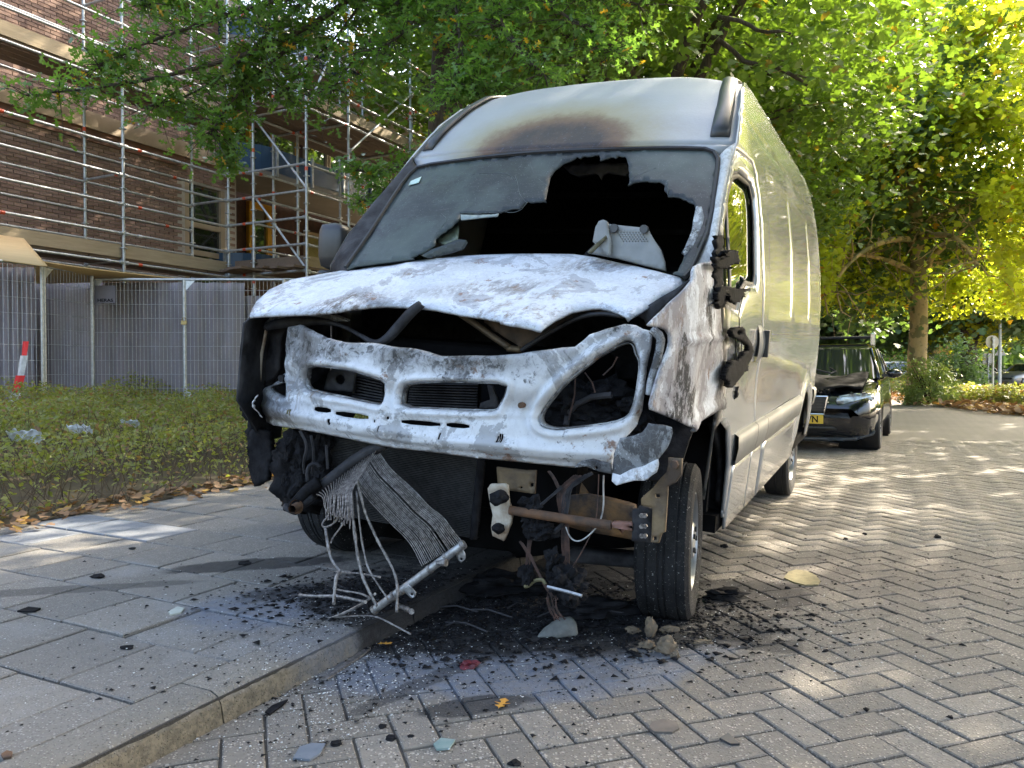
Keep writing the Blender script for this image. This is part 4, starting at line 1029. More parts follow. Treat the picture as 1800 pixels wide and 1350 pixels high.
def cap_mat():
    """roof cap: heat has turned the paint yellow, brown and blue-black above the windscreen"""
    t = NT('heat_stained_silver_paint'); O = t.sep(); nz = t.noise(4, 6, .65); nf = t.noise(26, 6, .7); n1 = t.noise(60, 4, .7)
    col = t.mix(t.map(t.noise(2, 4, .6), .3, .7), (.29, .315, .345), (.35, .37, .395)); col = t.mix(t.map(n1, .55, .75, 0, .35), col, (.25, .27, .29))
    X = t.math('DIVIDE', t.math('ADD', O[1], .0), .43); Z = t.math('DIVIDE', t.math('SUBTRACT', O[2], 2.07), .24)
    r = t.math('SQRT', t.math('ADD', t.math('MULTIPLY', X, X), t.math('MULTIPLY', Z, Z))); r = t.math('ADD', r, t.math('MULTIPLY', t.math('SUBTRACT', nz, .5), .5)); r = t.math('ADD', r, t.math('MULTIPLY', t.math('SUBTRACT', nf, .5), .2))
    col = t.mix(t.map(r, 1.75, .95, 0, .85, True), col, (.27, .235, .13)); col = t.mix(t.map(r, 1.14, .82, 0, 1, True), col, (.13, .075, .045)); col = t.mix(t.math('MULTIPLY', t.map(r, .86, .58, 0, .95, True), t.map(t.noise(7, 7, .7), .40, .58, .65, 1)), col, (.025, .021, .024)); col = t.mix(t.math('MULTIPLY', t.map(r, 1.0, .8), t.map(t.noise(70, 4, .7), .60, .66, 0, .5)), col, (.10, .12, .17))
    t.base(col, t.map(r, 1.2, .7, .45, .65), t.map(r, 1.2, .8, .12, .03), Coat_Weight=.12, Coat_Roughness=.3); t.bump(n1, .12, .01); return t.m
M['cap'] = cap_mat()
def ash_mat(name, white=(.64, .665, .695), grey=(.20, .205, .215), brown=(.20, .15, .11), dark=(.025, .025, .027), amount=.5, sc=1.0, dk=.62, streak=None, hi_dark=None, fine=1.0, net_k=.35, spots=()):
    t = NT(name); co = t.coord() if streak is None else t.scale(t.coord(), streak)
    a = t.noise(3.2 * sc, 9, .72, co, dist=.4); b = t.noise(24 * sc, 8, .75, co, dist=.8); c = t.noise(1.7 * sc, 6, .6, co); d = t.noise(85 * sc, 5, .7, co); e = t.noise(9 * sc, 9, .78, co, dist=.3)
    mid = tuple(x * .32 + y * .68 for x, y in zip(white, grey))
    col = t.mix(t.map(e, .44, .62), white, tuple(x * .86 for x in white))
    # bare grey steel patches with hard ragged edges and bright rims
    ed = t.map(a, amount, amount + .018); rim = t.math('MULTIPLY', t.map(a, amount - .03, amount), t.math('SUBTRACT', 1.0, ed))
    col = t.mix(t.math('MULTIPLY', ed, .85), col, mid)
    col = t.mix(t.math('MULTIPLY', t.map(a, amount + .07, amount + .09), .9), col, grey)
    col = t.mix(t.math('MULTIPLY', rim, .6), col, tuple(min(1, x * 1.1) for x in white))
    # fine net of dark flecks
    fl = t.math('MULTIPLY', t.map(b, .52, .57), t.map(e, .42, .56)); col = t.mix(t.math('MULTIPLY', t.math('MULTIPLY', fl, t.map(c, .44, .56, .12, 1)), min(1.0, .85 * fine), True), col, grey)
    vn = t.new('ShaderNodeVectorMath', operation='ADD'); t.l.new(co, vn.inputs[0]); nv = t.new('ShaderNodeTexNoise'); nv.inputs['Scale'].default_value = 14 * sc; t.l.new(co, nv.inputs['Vector']); sv = t.new('ShaderNodeVectorMath', operation='SCALE'); t.l.new(nv.outputs['Color'], sv.inputs[0]); sv.inputs['Scale'].default_value = .05; t.l.new(sv.outputs[0], vn.inputs[1])
    net = t.vor(30 * sc, 'DISTANCE_TO_EDGE', vn.outputs[0]); col = t.mix(t.math('MULTIPLY', t.math('MULTIPLY', t.map(net, .09, .03), t.map(c, .56, .44)), net_k, True), col, mid)
    for (sx_, sy_, rx_, ry_, k_) in spots:
        O_ = t.sep(); col = t.mix(t.math('MULTIPLY', t.math('MULTIPLY', t.blob(O_, sx_, sy_, rx_, ry_, .3, .8, e, 1.6), t.map(t.noise(13, 7, .75, t.scale(t.coord(), (1, 2.6, 1))), .42, .56)), k_), col, (.10, .075, .055))
    col = t.mix(t.math('MULTIPLY', t.map(d, .60, .66), .45 * fine), col, tuple(x * .5 for x in grey))
    col = t.mix(t.math('MULTIPLY', t.map(c, .57, .66), t.math('MULTIPLY', t.map(e, .5, .6), .85)), col, brown)
    col = t.mix(t.math('MULTIPLY', t.map(t.noise(2.6 * sc, 9, .75, co), dk, dk + .03), t.map(b, .40, .50)), col, dark)
    run = t.noise(11 * sc, 7, .7, t.scale(t.coord(), (1.0, 1.6, .35))); col = t.mix(t.math('MULTIPLY', t.map(run, .56, .64), t.map(c, .48, .58, 0, .75)), col, brown)
    rs = t.noise(6.5 * sc, 8, .75, co); col = t.mix(t.math('MULTIPLY', t.map(rs, .61, .65), .8), col, (.20, .10, .05))
    if hi_dark:
        O = t.sep()
        for ax, z0, z1, k, gate in hi_dark:
            f = t.map(t.math('ADD', O[ax], t.math('MULTIPLY', t.math('SUBTRACT', a, .5), .30)), z0, z1, 0, k, True)
            if gate: f = t.math('MULTIPLY', f, t.map(O[gate[0]], gate[1], gate[2], gate[3] if len(gate) > 3 else 0, 1, True))
            col = t.mix(t.math('MULTIPLY', f, t.map(e, .66, .40, .25, 1)), col, (.075, .072, .068)); col = t.mix(t.math('MULTIPLY', f, t.map(b, .50, .58, 0, .85)), col, (.02, .019, .018))
    t.base(col, .72, .05); h = t.math('ADD', t.math('MULTIPLY', b, .5), t.math('ADD', t.math('MULTIPLY', d, .3), t.math('MULTIPLY', ed, -.5))); t.bump(h, .5, .004); return t.m
M['ash_front'] = ash_mat('white_ash_on_steel', hi_dark=[(2, .99, 1.07, .95, (1, -.60, -.35, .15)), (0, -.55, -.45, .5, None)], amount=.50, sc=.95, dk=.62, fine=.6, net_k=0.0)
M['ash_hood'] = ash_mat('blue_white_burnt_hood', white=(.60, .645, .71), grey=(.24, .26, .30), amount=.53, sc=1.2, dk=.66, fine=.8, net_k=.3, spots=((-.72, .42, .2, .26, .9), (-.45, -.05, .12, .5, .5), (-.1, -.45, .2, .3, .6)))
M['ash_fender'] = ash_mat('streaked_burnt_fender', white=(.68, .70, .73), grey=(.25, .23, .24), brown=(.26, .19, .15), amount=.455, dk=.57, streak=(1.7, 1.7, .75), sc=1.3, hi_dark=[(0, -.20, -.03, .9, None)])
M['ash_dark'] = ash_mat('grey_peeled_steel', white=(.50, .53, .55), grey=(.06, .06, .062), brown=(.08, .07, .06), amount=.44, sc=1.6, dk=.55)
def glass_burnt():
    t = NT('smoke_blackened_windscreen'); n = t.noise(3, 6, .65); f = t.noise(50, 5, .7); O = t.sep()
    col = t.mix(t.map(n, .35, .7), (.016, .020, .022), (.032, .038, .041)); col = t.mix(t.map(f, .6, .75, 0, .5), col, (.16, .18, .19))
    col = t.mix(t.math('MULTIPLY', t.map(t.noise(1.6, 4, .6), .5, .68), .6), col, (.12, .155, .14))
    st_ = t.scale(t.coord(), (6, 1.2, 6)); col = t.mix(t.map(t.noise(9, 7, .75, st_), .54, .66, 0, .5), col, (.075, .085, .09)); col = t.mix(t.map(t.noise(130, 2, .5), .66, .70, 0, .5), col, (.2, .22, .22))
    O = t.sep(); left = t.map(O[1], -.2, .5, 0, 1, True); col = t.mix(t.math('MULTIPLY', left, t.map(t.noise(2.2, 6, .7), .46, .56, 0, .5)), col, (.06, .085, .078))
    t.base(col, t.map(n, .3, .7, .3, .6), 0.0, Specular_IOR_Level=.35); t.bump(t.noise(7, 4, .5), .12, .02); return t.m
M['wscreen'] = glass_burnt()
M['crack_line'] = simple('fine_glass_crack', (.10, .12, .12), (.05, .06, .06), 30, .5)
M['crack'] = simple('broken_glass_edge', (.30, .36, .35), (.15, .18, .18), 30, .4)
def tyre_mat():
    t = NT('sooty_tyre_rubber'); c = t.mix(t.map(t.noise(9, 6, .7), .35, .65), (.010, .0105, .012), (.024, .025, .027)); c = t.mix(t.map(t.noise(110, 3, .6), .655, .69, 0, .85), c, (.32, .33, .33)); c = t.mix(t.map(t.noise(17, 8, .75), .63, .67, 0, .6), c, (.11, .11, .11))
    t.base(c, .78, 0.0, Specular_IOR_Level=.25); t.bump(t.noise(60, 5, .7), .6, .01); return t.m
M['tyre'] = tyre_mat()
M['tyre_ok'] = simple('tyre_rubber', (.02, .02, .021), (.03, .03, .03), 12, .75, 0, .3, 60)
M['rim'] = simple('silver_wheel_rim', (.42, .44, .46), (.30, .31, .33), 9, .35, .7)
M['seal'] = simple('black_rubber_seal', (.015, .015, .017), None, rough=.5)
M['trim'] = simple('grey_plastic_trim', (.24, .24, .225), (.19, .19, .18), 5, .45)
M['trim_dark'] = simple('dark_grey_roof_trim', (.045, .05, .058), (.03, .033, .038), 8, .35)
M['grey_plastic'] = simple('light_grey_dash_plastic', (.25, .26, .255), (.17, .18, .18), 6, .6, 0, .1)
M['dark_plastic'] = simple('dark_mirror_plastic', (.020, .021, .024), (.034, .036, .04), 5, .38)
M['white_part'] = simple('off_white_scorched_bracket', (.50, .46, .38), (.25, .18, .12), 16, .7, 0, .3)
M['win'] = glass_mat('reflecting_side_window', (.035, .05, .02), .9)
M['alu'] = simple('burnt_aluminium', (.36, .34, .32), (.10, .09, .085), 60, .45, .5, .4, 90)
M['alu_bright'] = simple('pale_aluminium', (.46, .47, .47), (.22, .215, .21), 40, .4, .6, .2)

PK = [.35, .7, 1.0, 1.2, 1.5, 1.8, 2.1, 2.3, 2.5, 2.6, 2.64]; PV = [.975, .995, 1.0, .998, .985, .955, .905, .86, .80, .755, .73]
def prof(w): return np.interp(w, PK, PV)
def sidev(u, w):
    """half width of the body at u, w"""
    b = prof(w) - .075 * (1 - sstep(u, -.35, .75)) * sstep(w, 1.25, 2.0) - .05 * sstep(u, 4.1, 4.42) ** 2
    b = b - .17 * sstep(-u, .25, 1.0) ** 1.3
    return b
def side_relief(u, w):
    r = 0 * u
    # pressed panels of the cargo side
    for (a, b, c, d) in ((1.12, 2.12, 1.33, 2.12), (2.28, 3.22, 1.33, 2.12), (3.36, 4.22, 1.33, 2.12)):
        m = sstep(u, a, a + .035) * (1 - sstep(u, b - .035, b)) * sstep(w, c, c + .035) * (1 - sstep(w, d - .035, d)); r = r - .007 * m
    r = r + .006 * np.exp(-((w - 1.2) / .012) ** 2) * sstep(u, -.1, .0)
    r = r - .010 * np.exp(-((w - 2.28) / .012) ** 2)
    r = r + .012 * sstep(w, .88, .8) * sstep(u, .2, .6) * 0
    r = r + .02 * np.exp(-((np.sqrt((u - 3.5) ** 2 + (w - .35) ** 2) - .50) / .05) ** 2) * sstep(w, .3, .5)
    r = r - .022 * sstep(u, .25, .7) * np.exp(-((w - .98 + .1 * (u - 1)) / .16) ** 2) * (1 - sstep(u, 2.6, 3.2)) * .7
    return r
def sidemap(sg, V2, extra=0.0):
    u, w = V2[:, 0], V2[:, 1]; return np.stack([u, sg * (sidev(u, w) + side_relief(u, w) + extra), w], 1)
def arc(cx, cy, r, a0, a1, n=16): return [(cx + r * math.cos(math.radians(a0 + (a1 - a0) * i / n)), cy + r * math.sin(math.radians(a0 + (a1 - a0) * i / n))) for i in range(n + 1)]
FRONT = [(-.10, .55), (-.06, .98), (-.10, 1.30), (-.13, 1.45), (-.04, 1.62), (.12, 1.80), (.30, 1.98), (.42, 2.10)]   # front edge of side above the fender
ROOFE = [(.62, 2.31), (.80, 2.45), (1.0, 2.54), (1.3, 2.59)]
win_out = [(-.02, 1.36), (.26, 1.33), (.36, 1.40), (.50, 1.455), (.70, 1.47), (.735, 1.52), (.735, 1.90), (.68, 1.965), (.46, 1.975), (.36, 1.95), (.24, 1.86), (.08, 1.66), (-.03, 1.50)]
door_out = [(-.075, .56), (-.035, .98), (-.08, 1.30), (-.10, 1.46), (-.02, 1.62), (.13, 1.80), (.32, 1.99), (.42, 2.06), (.72, 2.07), (.82, 2.02), (.86, 1.9), (.90, 1.5), (.955, 1.2), (.955, .72), (.93, .45), (.82, .38), (.42, .38), (.36, .62), (.24, .80), (.06, .86), (-.05, .83), (-.075, .7)]
def gap(poly, d):
    c = np.mean(poly, 0); return [tuple(np.array(p) + (c - np.array(p)) / np.linalg.norm(c - np.array(p)) * d) for p in poly]
def body_side(sg):
    outline = [(.42, .36)] + [(x, z) for x, z in [(.38, .62), (.26, .80), (.05, .90), (-.07, .88)]] + FRONT + ROOFE + [(4.30, 2.59), (4.40, 2.55), (4.42, 2.2), (4.44, 1.2), (4.44, .62), (4.3, .36)] + arc(3.5, .34, .43, 2, 178)[0:] + [(3.05, .36)]
    holes = [gap(door_out, -.006)]
    V2, T, dh, do = region(outline, holes, .026)
    V3 = sidemap(sg, V2); near = np.clip(1 - dh / .02, 0, 1); V3[:, 1] -= sg * .006 * near
    o = surf_obj('side_panel', V3, T, M['paint'], van, .012, offset=0); smooth_by_angle(o, 45)
    # door, 6 mm gap all round
    V2, T, dh, do = region(door_out, [win_out], .026); V3 = sidemap(sg, V2); V3[:, 1] -= sg * (.006 * np.clip(1 - do / .02, 0, 1) + .012 * np.clip(1 - dh / .03, 0, 1))
    d = surf_obj('door', V3, T, M['paint'], van, .012, offset=0); smooth_by_angle(d, 45)
    gi = gap(win_out, .012); V2, T, _, do = region(gi, [], .05); V3 = sidemap(sg, V2, -.026); surf_obj('window_pane', V3, T, M['win'], d, .004)
    # seal and quarter light divider
    V2, T, _, _ = region(gap(win_out, -.004), [gap(win_out, .028)], .03); surf_obj('window_seal', sidemap(sg, V2, -.010), T, M['seal'], d, .008)
    V2, T, _, _ = region([(.13, 1.34), (.175, 1.34), (.235, 1.87), (.20, 1.85)], [], .03); surf_obj('quarter_light_bar', sidemap(sg, V2, -.012), T, M['seal'], d, .008)
    # handle
    h = MB(); G = []
    for i in range(9):
        f = i / 8; w = 1.09 + .19 * f; bu = .026 * math.sin(math.pi * f) ** .5
        row = []
        for j in range(7):
            g_ = j / 6; u = .79 + .10 * g_; row.append((u, sg * (float(sidev(np.array(u), np.array(w))) + .004 + bu * (1.3 if g_ > .5 else 1) * math.sin(math.pi * (.08 + .84 * g_)) ** .5), w))
        G.append(row)
    h.grid(G); hd = h.build('door_handle', M['trim'], d, True)
    m2 = MB(); u = .87; m2.box((u - .012, sg * .99 if sg > 0 else -1.05, 1.115), (u + .022, 1.05 if sg > 0 else -.99, 1.255)); m2.build('handle_grip', M['dark_plastic'], hd, bevel=.006)
    m3 = MB(); V2, T, _, _ = region(arc(.875, 1.05, .011, 0, 360, 8)[:-1], [], .01); surf_obj('keyhole', sidemap(sg, V2, .004), T, M['seal'], d, .004)
    # rub strips along the flank, with joints
    for (a, b) in ((.40, .952), (.962, 1.30), (1.31, 3.04), (3.97, 4.45)):
        G = []
        for i in range(14):
            u = a + (b - a) * i / 13; row = []
            for w, e in ((.615, .002), (.62, .022), (.70, .03), (.755, .026), (.77, .002)):
                row.append((u, sg * (float(sidev(np.array(u), np.array(w))) + e), w))
            G.append(row)
        m4 = MB(); m4.grid(G); m4.build('rub_strip', M['trim'], van, True)
    for (a, b) in ((.44, .952), (.962, 1.30), (1.31, 3.02)):
        m4 = MB(); G = [[(a + (b - a) * i / 10, sg * (float(sidev(np.array(.8), np.array(w))) + .008), w) for w in (.30, .36, .45, .55, .628)] for i in range(11)]; m4.grid(G); o = m4.build('sill_cover', M['paint'], van, True); s_ = o.modifiers.new('t', 'SOLIDIFY'); s_.thickness = .01
    # sliding door rail and seams as raised thin mouldings
    m5 = MB(); m5.tube([(u, sg * (float(sidev(np.array(u), np.array(1.235))) + .006), 1.235) for u in np.linspace(1.3, 4.3, 20)], .004, 6); m5.build('slide_rail', M['paint'], van)
    for u0 in (1.28 if sg > 0 else 1.06, 2.2, 3.29):
        m6 = MB(); m6.tube([(u0, sg * (float(sidev(np.array(u0), np.array(w))) + float(side_relief(np.array(u0), np.array(w))) + .001), w) for w in np.linspace(.78 if u0 < 3 or u0 > 3.9 else .9, 2.47, 30)], .0028, 6); m6.build('panel_seam', M['seal'], van)
for sg in (-1, 1): body_side(sg)
# ---- roof with cap
def roof_pt(sv, fr):
    """sv in -1..1 across, fr along: 0 = above windscreen, rising over the cap, then back"""
    CU = [.30, .50, .72, .95, 1.2, 1.5, 2.2, 4.3, 4.42]; CW = [2.085, 2.27, 2.44, 2.585, 2.67, 2.70, 2.715, 2.69, 2.62]
    EU = [.44, .60, .78, .96, 1.2, 1.5, 2.2, 4.3, 4.42]; EW = [2.095, 2.26, 2.41, 2.52, 2.575, 2.59, 2.59, 2.59, 2.55]
    k = abs(sv); a = fr * (len(CU) - 1); xs = np.arange(len(CU)); q_ = k ** 3.0
    u = np.interp(a, xs, CU) * (1 - q_) + np.interp(a, xs, EU) * q_; w = np.interp(a, xs, CW) * (1 - k ** 3.2) + np.interp(a, xs, EW) * k ** 3.2
    ve = float(sidev(np.array(u), np.array(np.interp(a, xs, EW)))) ; ve = ve if a > .5 else ve
    # raised rib across the cap corners
    return np.array([u, sv * ve, w])
G = [[roof_pt(s_, f) for s_ in np.linspace(-1, 1, 41)] for f in np.concatenate([np.linspace(0, 5 / 8, 30), np.linspace(5 / 8, 1, 12)[1:]])]
mb = MB(); mb.grid(G); o = mb.build('roof', M['cap'], van, True); s_ = o.modifiers.new('t', 'SOLIDIFY'); s_.thickness = .012; s_.offset = -1
for sg in (-1, 1):                                     # dark air deflector strips on the cap edges
    G = []
    for f in np.linspace(.03, .60, 18):
        row = []
        for j in range(6):
            q_ = j / 5; sv = sg * (.868 + .095 * q_); b = math.sin(math.pi * (.1 + .8 * q_)) ** .5 * .03 * (min(1, (f - .02) / .03) if f < .05 else 1); p = roof_pt(sv, f); row.append(p + np.array([-.7 * b, 0, .8 * b + .001]))
        G.append(row)
    mb = MB(); mb.grid(G); o = mb.build('roof_edge_trim', M['trim_dark'], van, True); s_ = o.modifiers.new('t', 'SOLIDIFY'); s_.thickness = .01; s_.offset = -1
mb = MB(); mb.grid([[(4.40, s_ * float(sidev(np.array(4.4), np.array(w))), w) for s_ in np.linspace(-1, 1, 12)] for w in (.4, .8, 1.4, 2.0, 2.5)]); mb.build('rear_wall', M['paint'], van)
# ---- windscreen
def ws_fn(u, v, w): return u - (-.20 + (w - 1.44) * .98 - .10 * (1 - (v / .9) ** 2))
ws_out = [(610,472),(630,444),(652,412),(672,381),(692,350),(708,326),(722,308),(735,297),(760,291),(805,285),(850,279),(900,274),(950,270),(1000,267.5),(1050,265.5),(1100,264),(1150,263),(1200,263),(1240,264.5),(1256,270),(1263,282),(1262,300),(1258,330),(1252,375),(1243,415),(1228,450),(1215,478),(1204,490),(1195,486),(1150,474),(1080,459),(1010,446),(950,444),(850,446),(760,453),(700,460),(625,470),(612,476)]
z7 = lambda L: [(740 + a / 3.214, 250 + b / 3.214) for a, b in L]
ws_hole = z7([(225,435),(222,408),(300,410),(400,408),(440,402),(480,398),(500,388),(560,380),(585,355),(605,344),(660,346),(708,342),(714,300),(722,240),(735,205),(760,165),(800,130),(850,110),(885,90),(900,98),(930,84),(960,90),(985,80),(1012,79),(1014,112),(1040,104),(1075,92),(1100,96),(1120,85),(1135,90),(1155,86),(1168,118),(1174,160),(1180,215),(1172,252),(1195,240),(1250,230),(1310,228),(1360,234),(1378,250),(1376,280),(1392,300),(1392,314),(1430,314),(1470,322),(1500,336),(1545,358),(1552,380),(1545,420),(1535,470),(1528,530),(1500,590),(1475,630),(1490,650),(1470,690),(1450,735),(1300,800),(900,810),(300,760),(30,690),(-60,660),(20,625),(80,590),(90,545),(130,520),(180,480),(215,450)])
rj = random.Random(3)
wh = [tuple(np.array(p) + (rj.uniform(-1.2, 1.2), rj.uniform(-1.2, 1.2))) for p in resample(ws_hole, 5)]
V2, T, dh, do = region(ws_out, [wh], 9)
V3 = hit(V2, ws_fn); V3[:, 0] += .004 * nz3(V3, 6)
wsg = surf_obj('windscreen', V3, T, M['wscreen'], van, .007)
# black printed border / rubber frame of the screen
inner = [tuple(np.array(p) + (np.array((935, 400)) - np.array(p)) * .022) for p in ws_out[:27]]
rim_p = [hp(x, y, ws_fn) + (-.012, 0, .004) for x, y in resample(ws_out[:28], 14, False)]
mb = MB(); mb.tube(rim_p, .011, 6); mb.build('windscreen_seal', M['seal'], van)
# loose flaps of laminated glass
def plate(name, pts, fn, m, thick=.01, parent=van, step=8, holes=(), noise_amp=0.0, nsc=8, off=0.0, smooth=True, rel=None, jit=0.0, **kw):
    if jit: pts = [tuple(np.array(p) + (rj.gauss(0, jit), rj.gauss(0, jit))) for p in resample(pts, jit * 2.2)]
    V2, T, dh, do = region(pts, [list(h) for h in holes], step); V3 = hit(V2, fn)
    if noise_amp: V3[:, 0] += noise_amp * nz3(V3, nsc)
    V3[:, 0] += off
    if rel is not None: V3 = rel(V3, V2, dh, do)
    a_, b_, c_ = V3[T[:, 0]], V3[T[:, 1]], V3[T[:, 2]]; nn = np.cross(b_ - a_, c_ - a_).sum(0)
    if nn @ (VCAM - V3.mean(0)) < 0: T = T[:, ::-1]
    return surf_obj(name, V3, T, m, parent, thick, smooth, **kw)
plate('glass_flap', z7([(0,640),(60,605),(120,585),(190,555),(215,548),(250,552),(262,565),(240,600),(190,620),(110,640),(40,655)]), uplane(-.30), M['wscreen'], .007, wsg, 6)
plate('glass_flap', z7([(215,452),(212,500),(208,545),(170,560),(130,575),(90,560),(88,548),(120,522),(170,485)]), lambda u, v, w: ws_fn(u, v, w) - .05, simple('greenish_cracked_glass', (.16, .20, .15), (.07, .09, .07), 26, .35), .007, wsg, 6)
plate('glass_flap', z7([(222,408),(300,410),(400,408),(440,402),(430,416),(380,420),(340,424),(300,430),(226,438)]), lambda u, v, w: ws_fn(u, v, w) + .008, M['crack'], .006, wsg, 5)
plate('glass_flap', z7([(1555,360),(1585,362),(1600,420),(1590,470),(1560,540),(1530,600),(1490,640),(1480,620),(1505,560),(1530,500),(1540,430)]), lambda u, v, w: ws_fn(u, v, w) + .012, M['ash_dark'], .006, wsg, 5)
for L in ([(535,190),(552,240),(560,300),(600,345)],[(300,185),(400,176),(470,178),(515,192),(540,225)],[(120,405),(160,440),(90,520)],[(1390,240),(1402,270),(1396,300)],[(1180,215),(1230,190),(1330,150)],[(605,344),(560,400),(480,398)],[(720,250),(650,200),(620,120)]):
    q_ = z7(L); P_ = [hp(x, y, ws_fn) + (-.009, 0, .002) for x, y in resample(chaikin(q_, 2, False), 6, False)]; mb = MB(); mb.tube([p + np.array([0, 0, rj.uniform(-.002, .002)]) for p in P_], .0013, 4); mb.build('crack', M['crack_line'], wsg)
plate('sticker', z7([(-70,225),(-18,222),(-28,238),(-40,248),(-78,247)]) if False else [(722,318),(741,310),(736,321),(718,326)], lambda u, v, w: ws_fn(u, v, w) + .016, simple('pale_green_sticker', (.40, .62, .58), (.55, .66, .62), 60, .4), .001, wsg, 4)
# frames round the screen: A pillars and header, lofted from screen edge to the side panels
def strip_loft(name, A, B_, m, seg=4, parent=van, bulge=.0):
    G = []
    for a, b in zip(A, B_):
        G.append([np.array(a) + (np.array(b) - np.array(a)) * k / seg + np.array([-bulge, 0, 0]) * math.sin(math.pi * k / seg) for k in range(seg + 1)])
    mb = MB(); mb.grid(G); o = mb.build(name, m, parent, True); s_ = o.modifiers.new('t', 'SOLIDIFY'); s_.thickness = .01; return o
def curve_at(C, n): return resample([tuple(p) for p in C], 1, False) if False else np.array([[np.interp(t, np.linspace(0, 1, len(C)), np.array(C)[:, k]) for k in range(len(C[0]))] for t in np.linspace(0, 1, n)])
FR3 = lambda sg: [np.array([u, sg * (float(sidev(np.array(u), np.array(w))) - .002), w]) for u, w in FRONT[2:]]
wsR = [hp(x, y, ws_fn) for x, y in [(1208, 500), (1226, 455), (1243, 415), (1252, 375), (1258, 330), (1262, 300), (1262, 276)]]
wsL = [hp(x, y, ws_fn) for x, y in [(610, 480), (640, 430), (672, 381), (692, 350), (708, 326), (722, 308), (736, 297)]]
strip_loft('windscreen_pillar', curve_at(wsR, 16), curve_at(FR3(-1), 16), ash_mat('scorched_pillar', white=(.60, .62, .62), grey=(.34, .34, .33), amount=.52, sc=1.3, dk=.60), 5, bulge=.02)
strip_loft('windscreen_pillar', curve_at(wsL, 16), curve_at(FR3(1), 16), M['soot_metal'], 5, bulge=.02)
hdr = [hp(x, y, ws_fn) for x, y in [(736, 297), (805, 285), (850, 279), (900, 274), (950, 270), (1000, 267.5), (1050, 265.5), (1100, 264), (1150, 263), (1200, 263), (1262, 272)]]
rb = [roof_pt(s_, 0.0) for s_ in np.linspace(1, -1, 24)]
strip_loft('windscreen_header', curve_at(hdr, 24), rb, M['cap'], 3, bulge=.008)
# ---- hood
def hood_w(u, v): return 1.185 + .41 * (u + .8) + .035 * (1 - (v / .85) ** 2) + .018 * np.exp(-((np.abs(v) - .42) / .06) ** 2) + .03 * np.sin(v * 5 + u * 3) * .4
def hood_fn(u, v, w): return w - hood_w(u, v)
def z1(L): return [(400 + a / 3.552, 480 + b / 3.552) for a, b in L]
def z2(L): return [(850 + a / 3.552, 480 + b / 3.552) for a, b in L]
hood_out = [(439,550),(442,540),(451,525),(473,505),(512,487),(560,478),(625,467),(700,457),(760,450),(800,446),(850,443),(900,441.5),(950,441),(1010,442),(1045,447),(1080,455),(1120,463),(1150,470),(1180,478),(1195,482),(1207,488)] + z2([(1240,60),(1190,95),(1100,150),(1000,215),(905,270),(880,245),(840,225),(800,210),(730,195),(680,195),(640,200),(560,215),(510,240),(460,265),(410,300),(360,335),(330,330),(300,320),(200,300),(100,280)]) + z1([(1776,290),(1600,255),(1450,235),(1300,205),(1180,192),(1050,185),(980,184),(900,190),(800,202),(700,215),(540,232),(350,238),(200,245)])
def hood_rel(V3, V2, dh, do):
    n = nz3(V3, 5) * .010 + nz3(V3, 14, 3) * .004; k = np.clip(do / 30, 0, 1); V3[:, 2] += n * k - .012 * np.clip(1 - do / 7, 0, 1)
    # crease running from the front dent to the back corner
    x, y = V2[:, 0], V2[:, 1]; line = (y - (500 + (x - 1055) * .12)); V3[:, 2] += .010 * np.exp(-(line / 6) ** 2) * sstep(x, 1040, 1070)
    return V3
hd = plate('hood', hood_out, hood_fn, M['ash_hood'], .012, van, 8, rel=hood_rel)
# inner hood frame: buckled pressed bars hanging below the skin
def bar(name, px, u, w, m, th=.02, parent=van, fn=None):
    """ribbon of width w pixels along a pixel path at depth u, with real thickness"""
    P_ = [np.array(p, float) for p in px]; P_ = resample(chaikin(P_, 1, False), 10, False); L, R_ = [], []
    for i in range(len(P_)):
        t = P_[min(i + 1, len(P_) - 1)] - P_[max(i - 1, 0)]; t /= np.linalg.norm(t); nn = np.array([-t[1], t[0]]); ww = w(i / (len(P_) - 1)) if callable(w) else w
        L.append(P_[i] + nn * ww / 2); R_.append(P_[i] - nn * ww / 2)
    f = fn or uplane(u); A = hit(np.array(L), f); C_ = hit(np.array(P_), f); B_ = hit(np.array(R_), f); C_ = C_ + np.array([-.012, 0, 0])
    mb = MB(); mb.grid(np.stack([A, C_, B_], 1)); o = mb.build(name, m, parent, True); s_ = o.modifiers.new('t', 'SOLIDIFY'); s_.thickness = th; return o
bar('hood_frame', z1([(235,340),(300,318),(450,300),(600,300),(720,330),(830,390),(900,435),(950,440),(1010,400),(1080,320),(1150,240),(1210,195)]), -.66, lambda f: 13 + 6 * math.sin(f * 9), M['soot_metal'], .015, hd)
bar('hood_frame', z1([(1430,240),(1550,320),(1660,400),(1760,465)]) + z2([(150,470),(240,480)]), -.52, 12, M['rust_yellow'], .015, hd)
bar('hood_frame', z2([(235,485),(330,420),(430,360),(540,300),(640,262),(760,255),(880,272)]), -.55, 9, M['soot_metal'], .015, hd)
plate('hood_frame', z2([(0,262),(100,285),(210,305),(300,325),(358,342),(400,310),(470,270),(540,235),(630,215),(730,205),(800,222),(870,262),(760,262),(640,272),(540,310),(440,362),(330,425),(240,470),(130,400),(0,310)]), uplane(-.50), simple('scorched_inner_hood', (.02, .019, .018), (.10, .065, .04), 7, .8, 0, .3), .012, hd, 8, noise_amp=.02)
plate('hood_frame', z2([(905,275),(1000,218),(1100,155),(1200,98),(1280,40),(1290,45),(1230,110),(1150,190),(1080,260),(1020,330),(1000,290),(960,270)]), uplane(-.48), M['soot_metal'], .012, hd, 6)
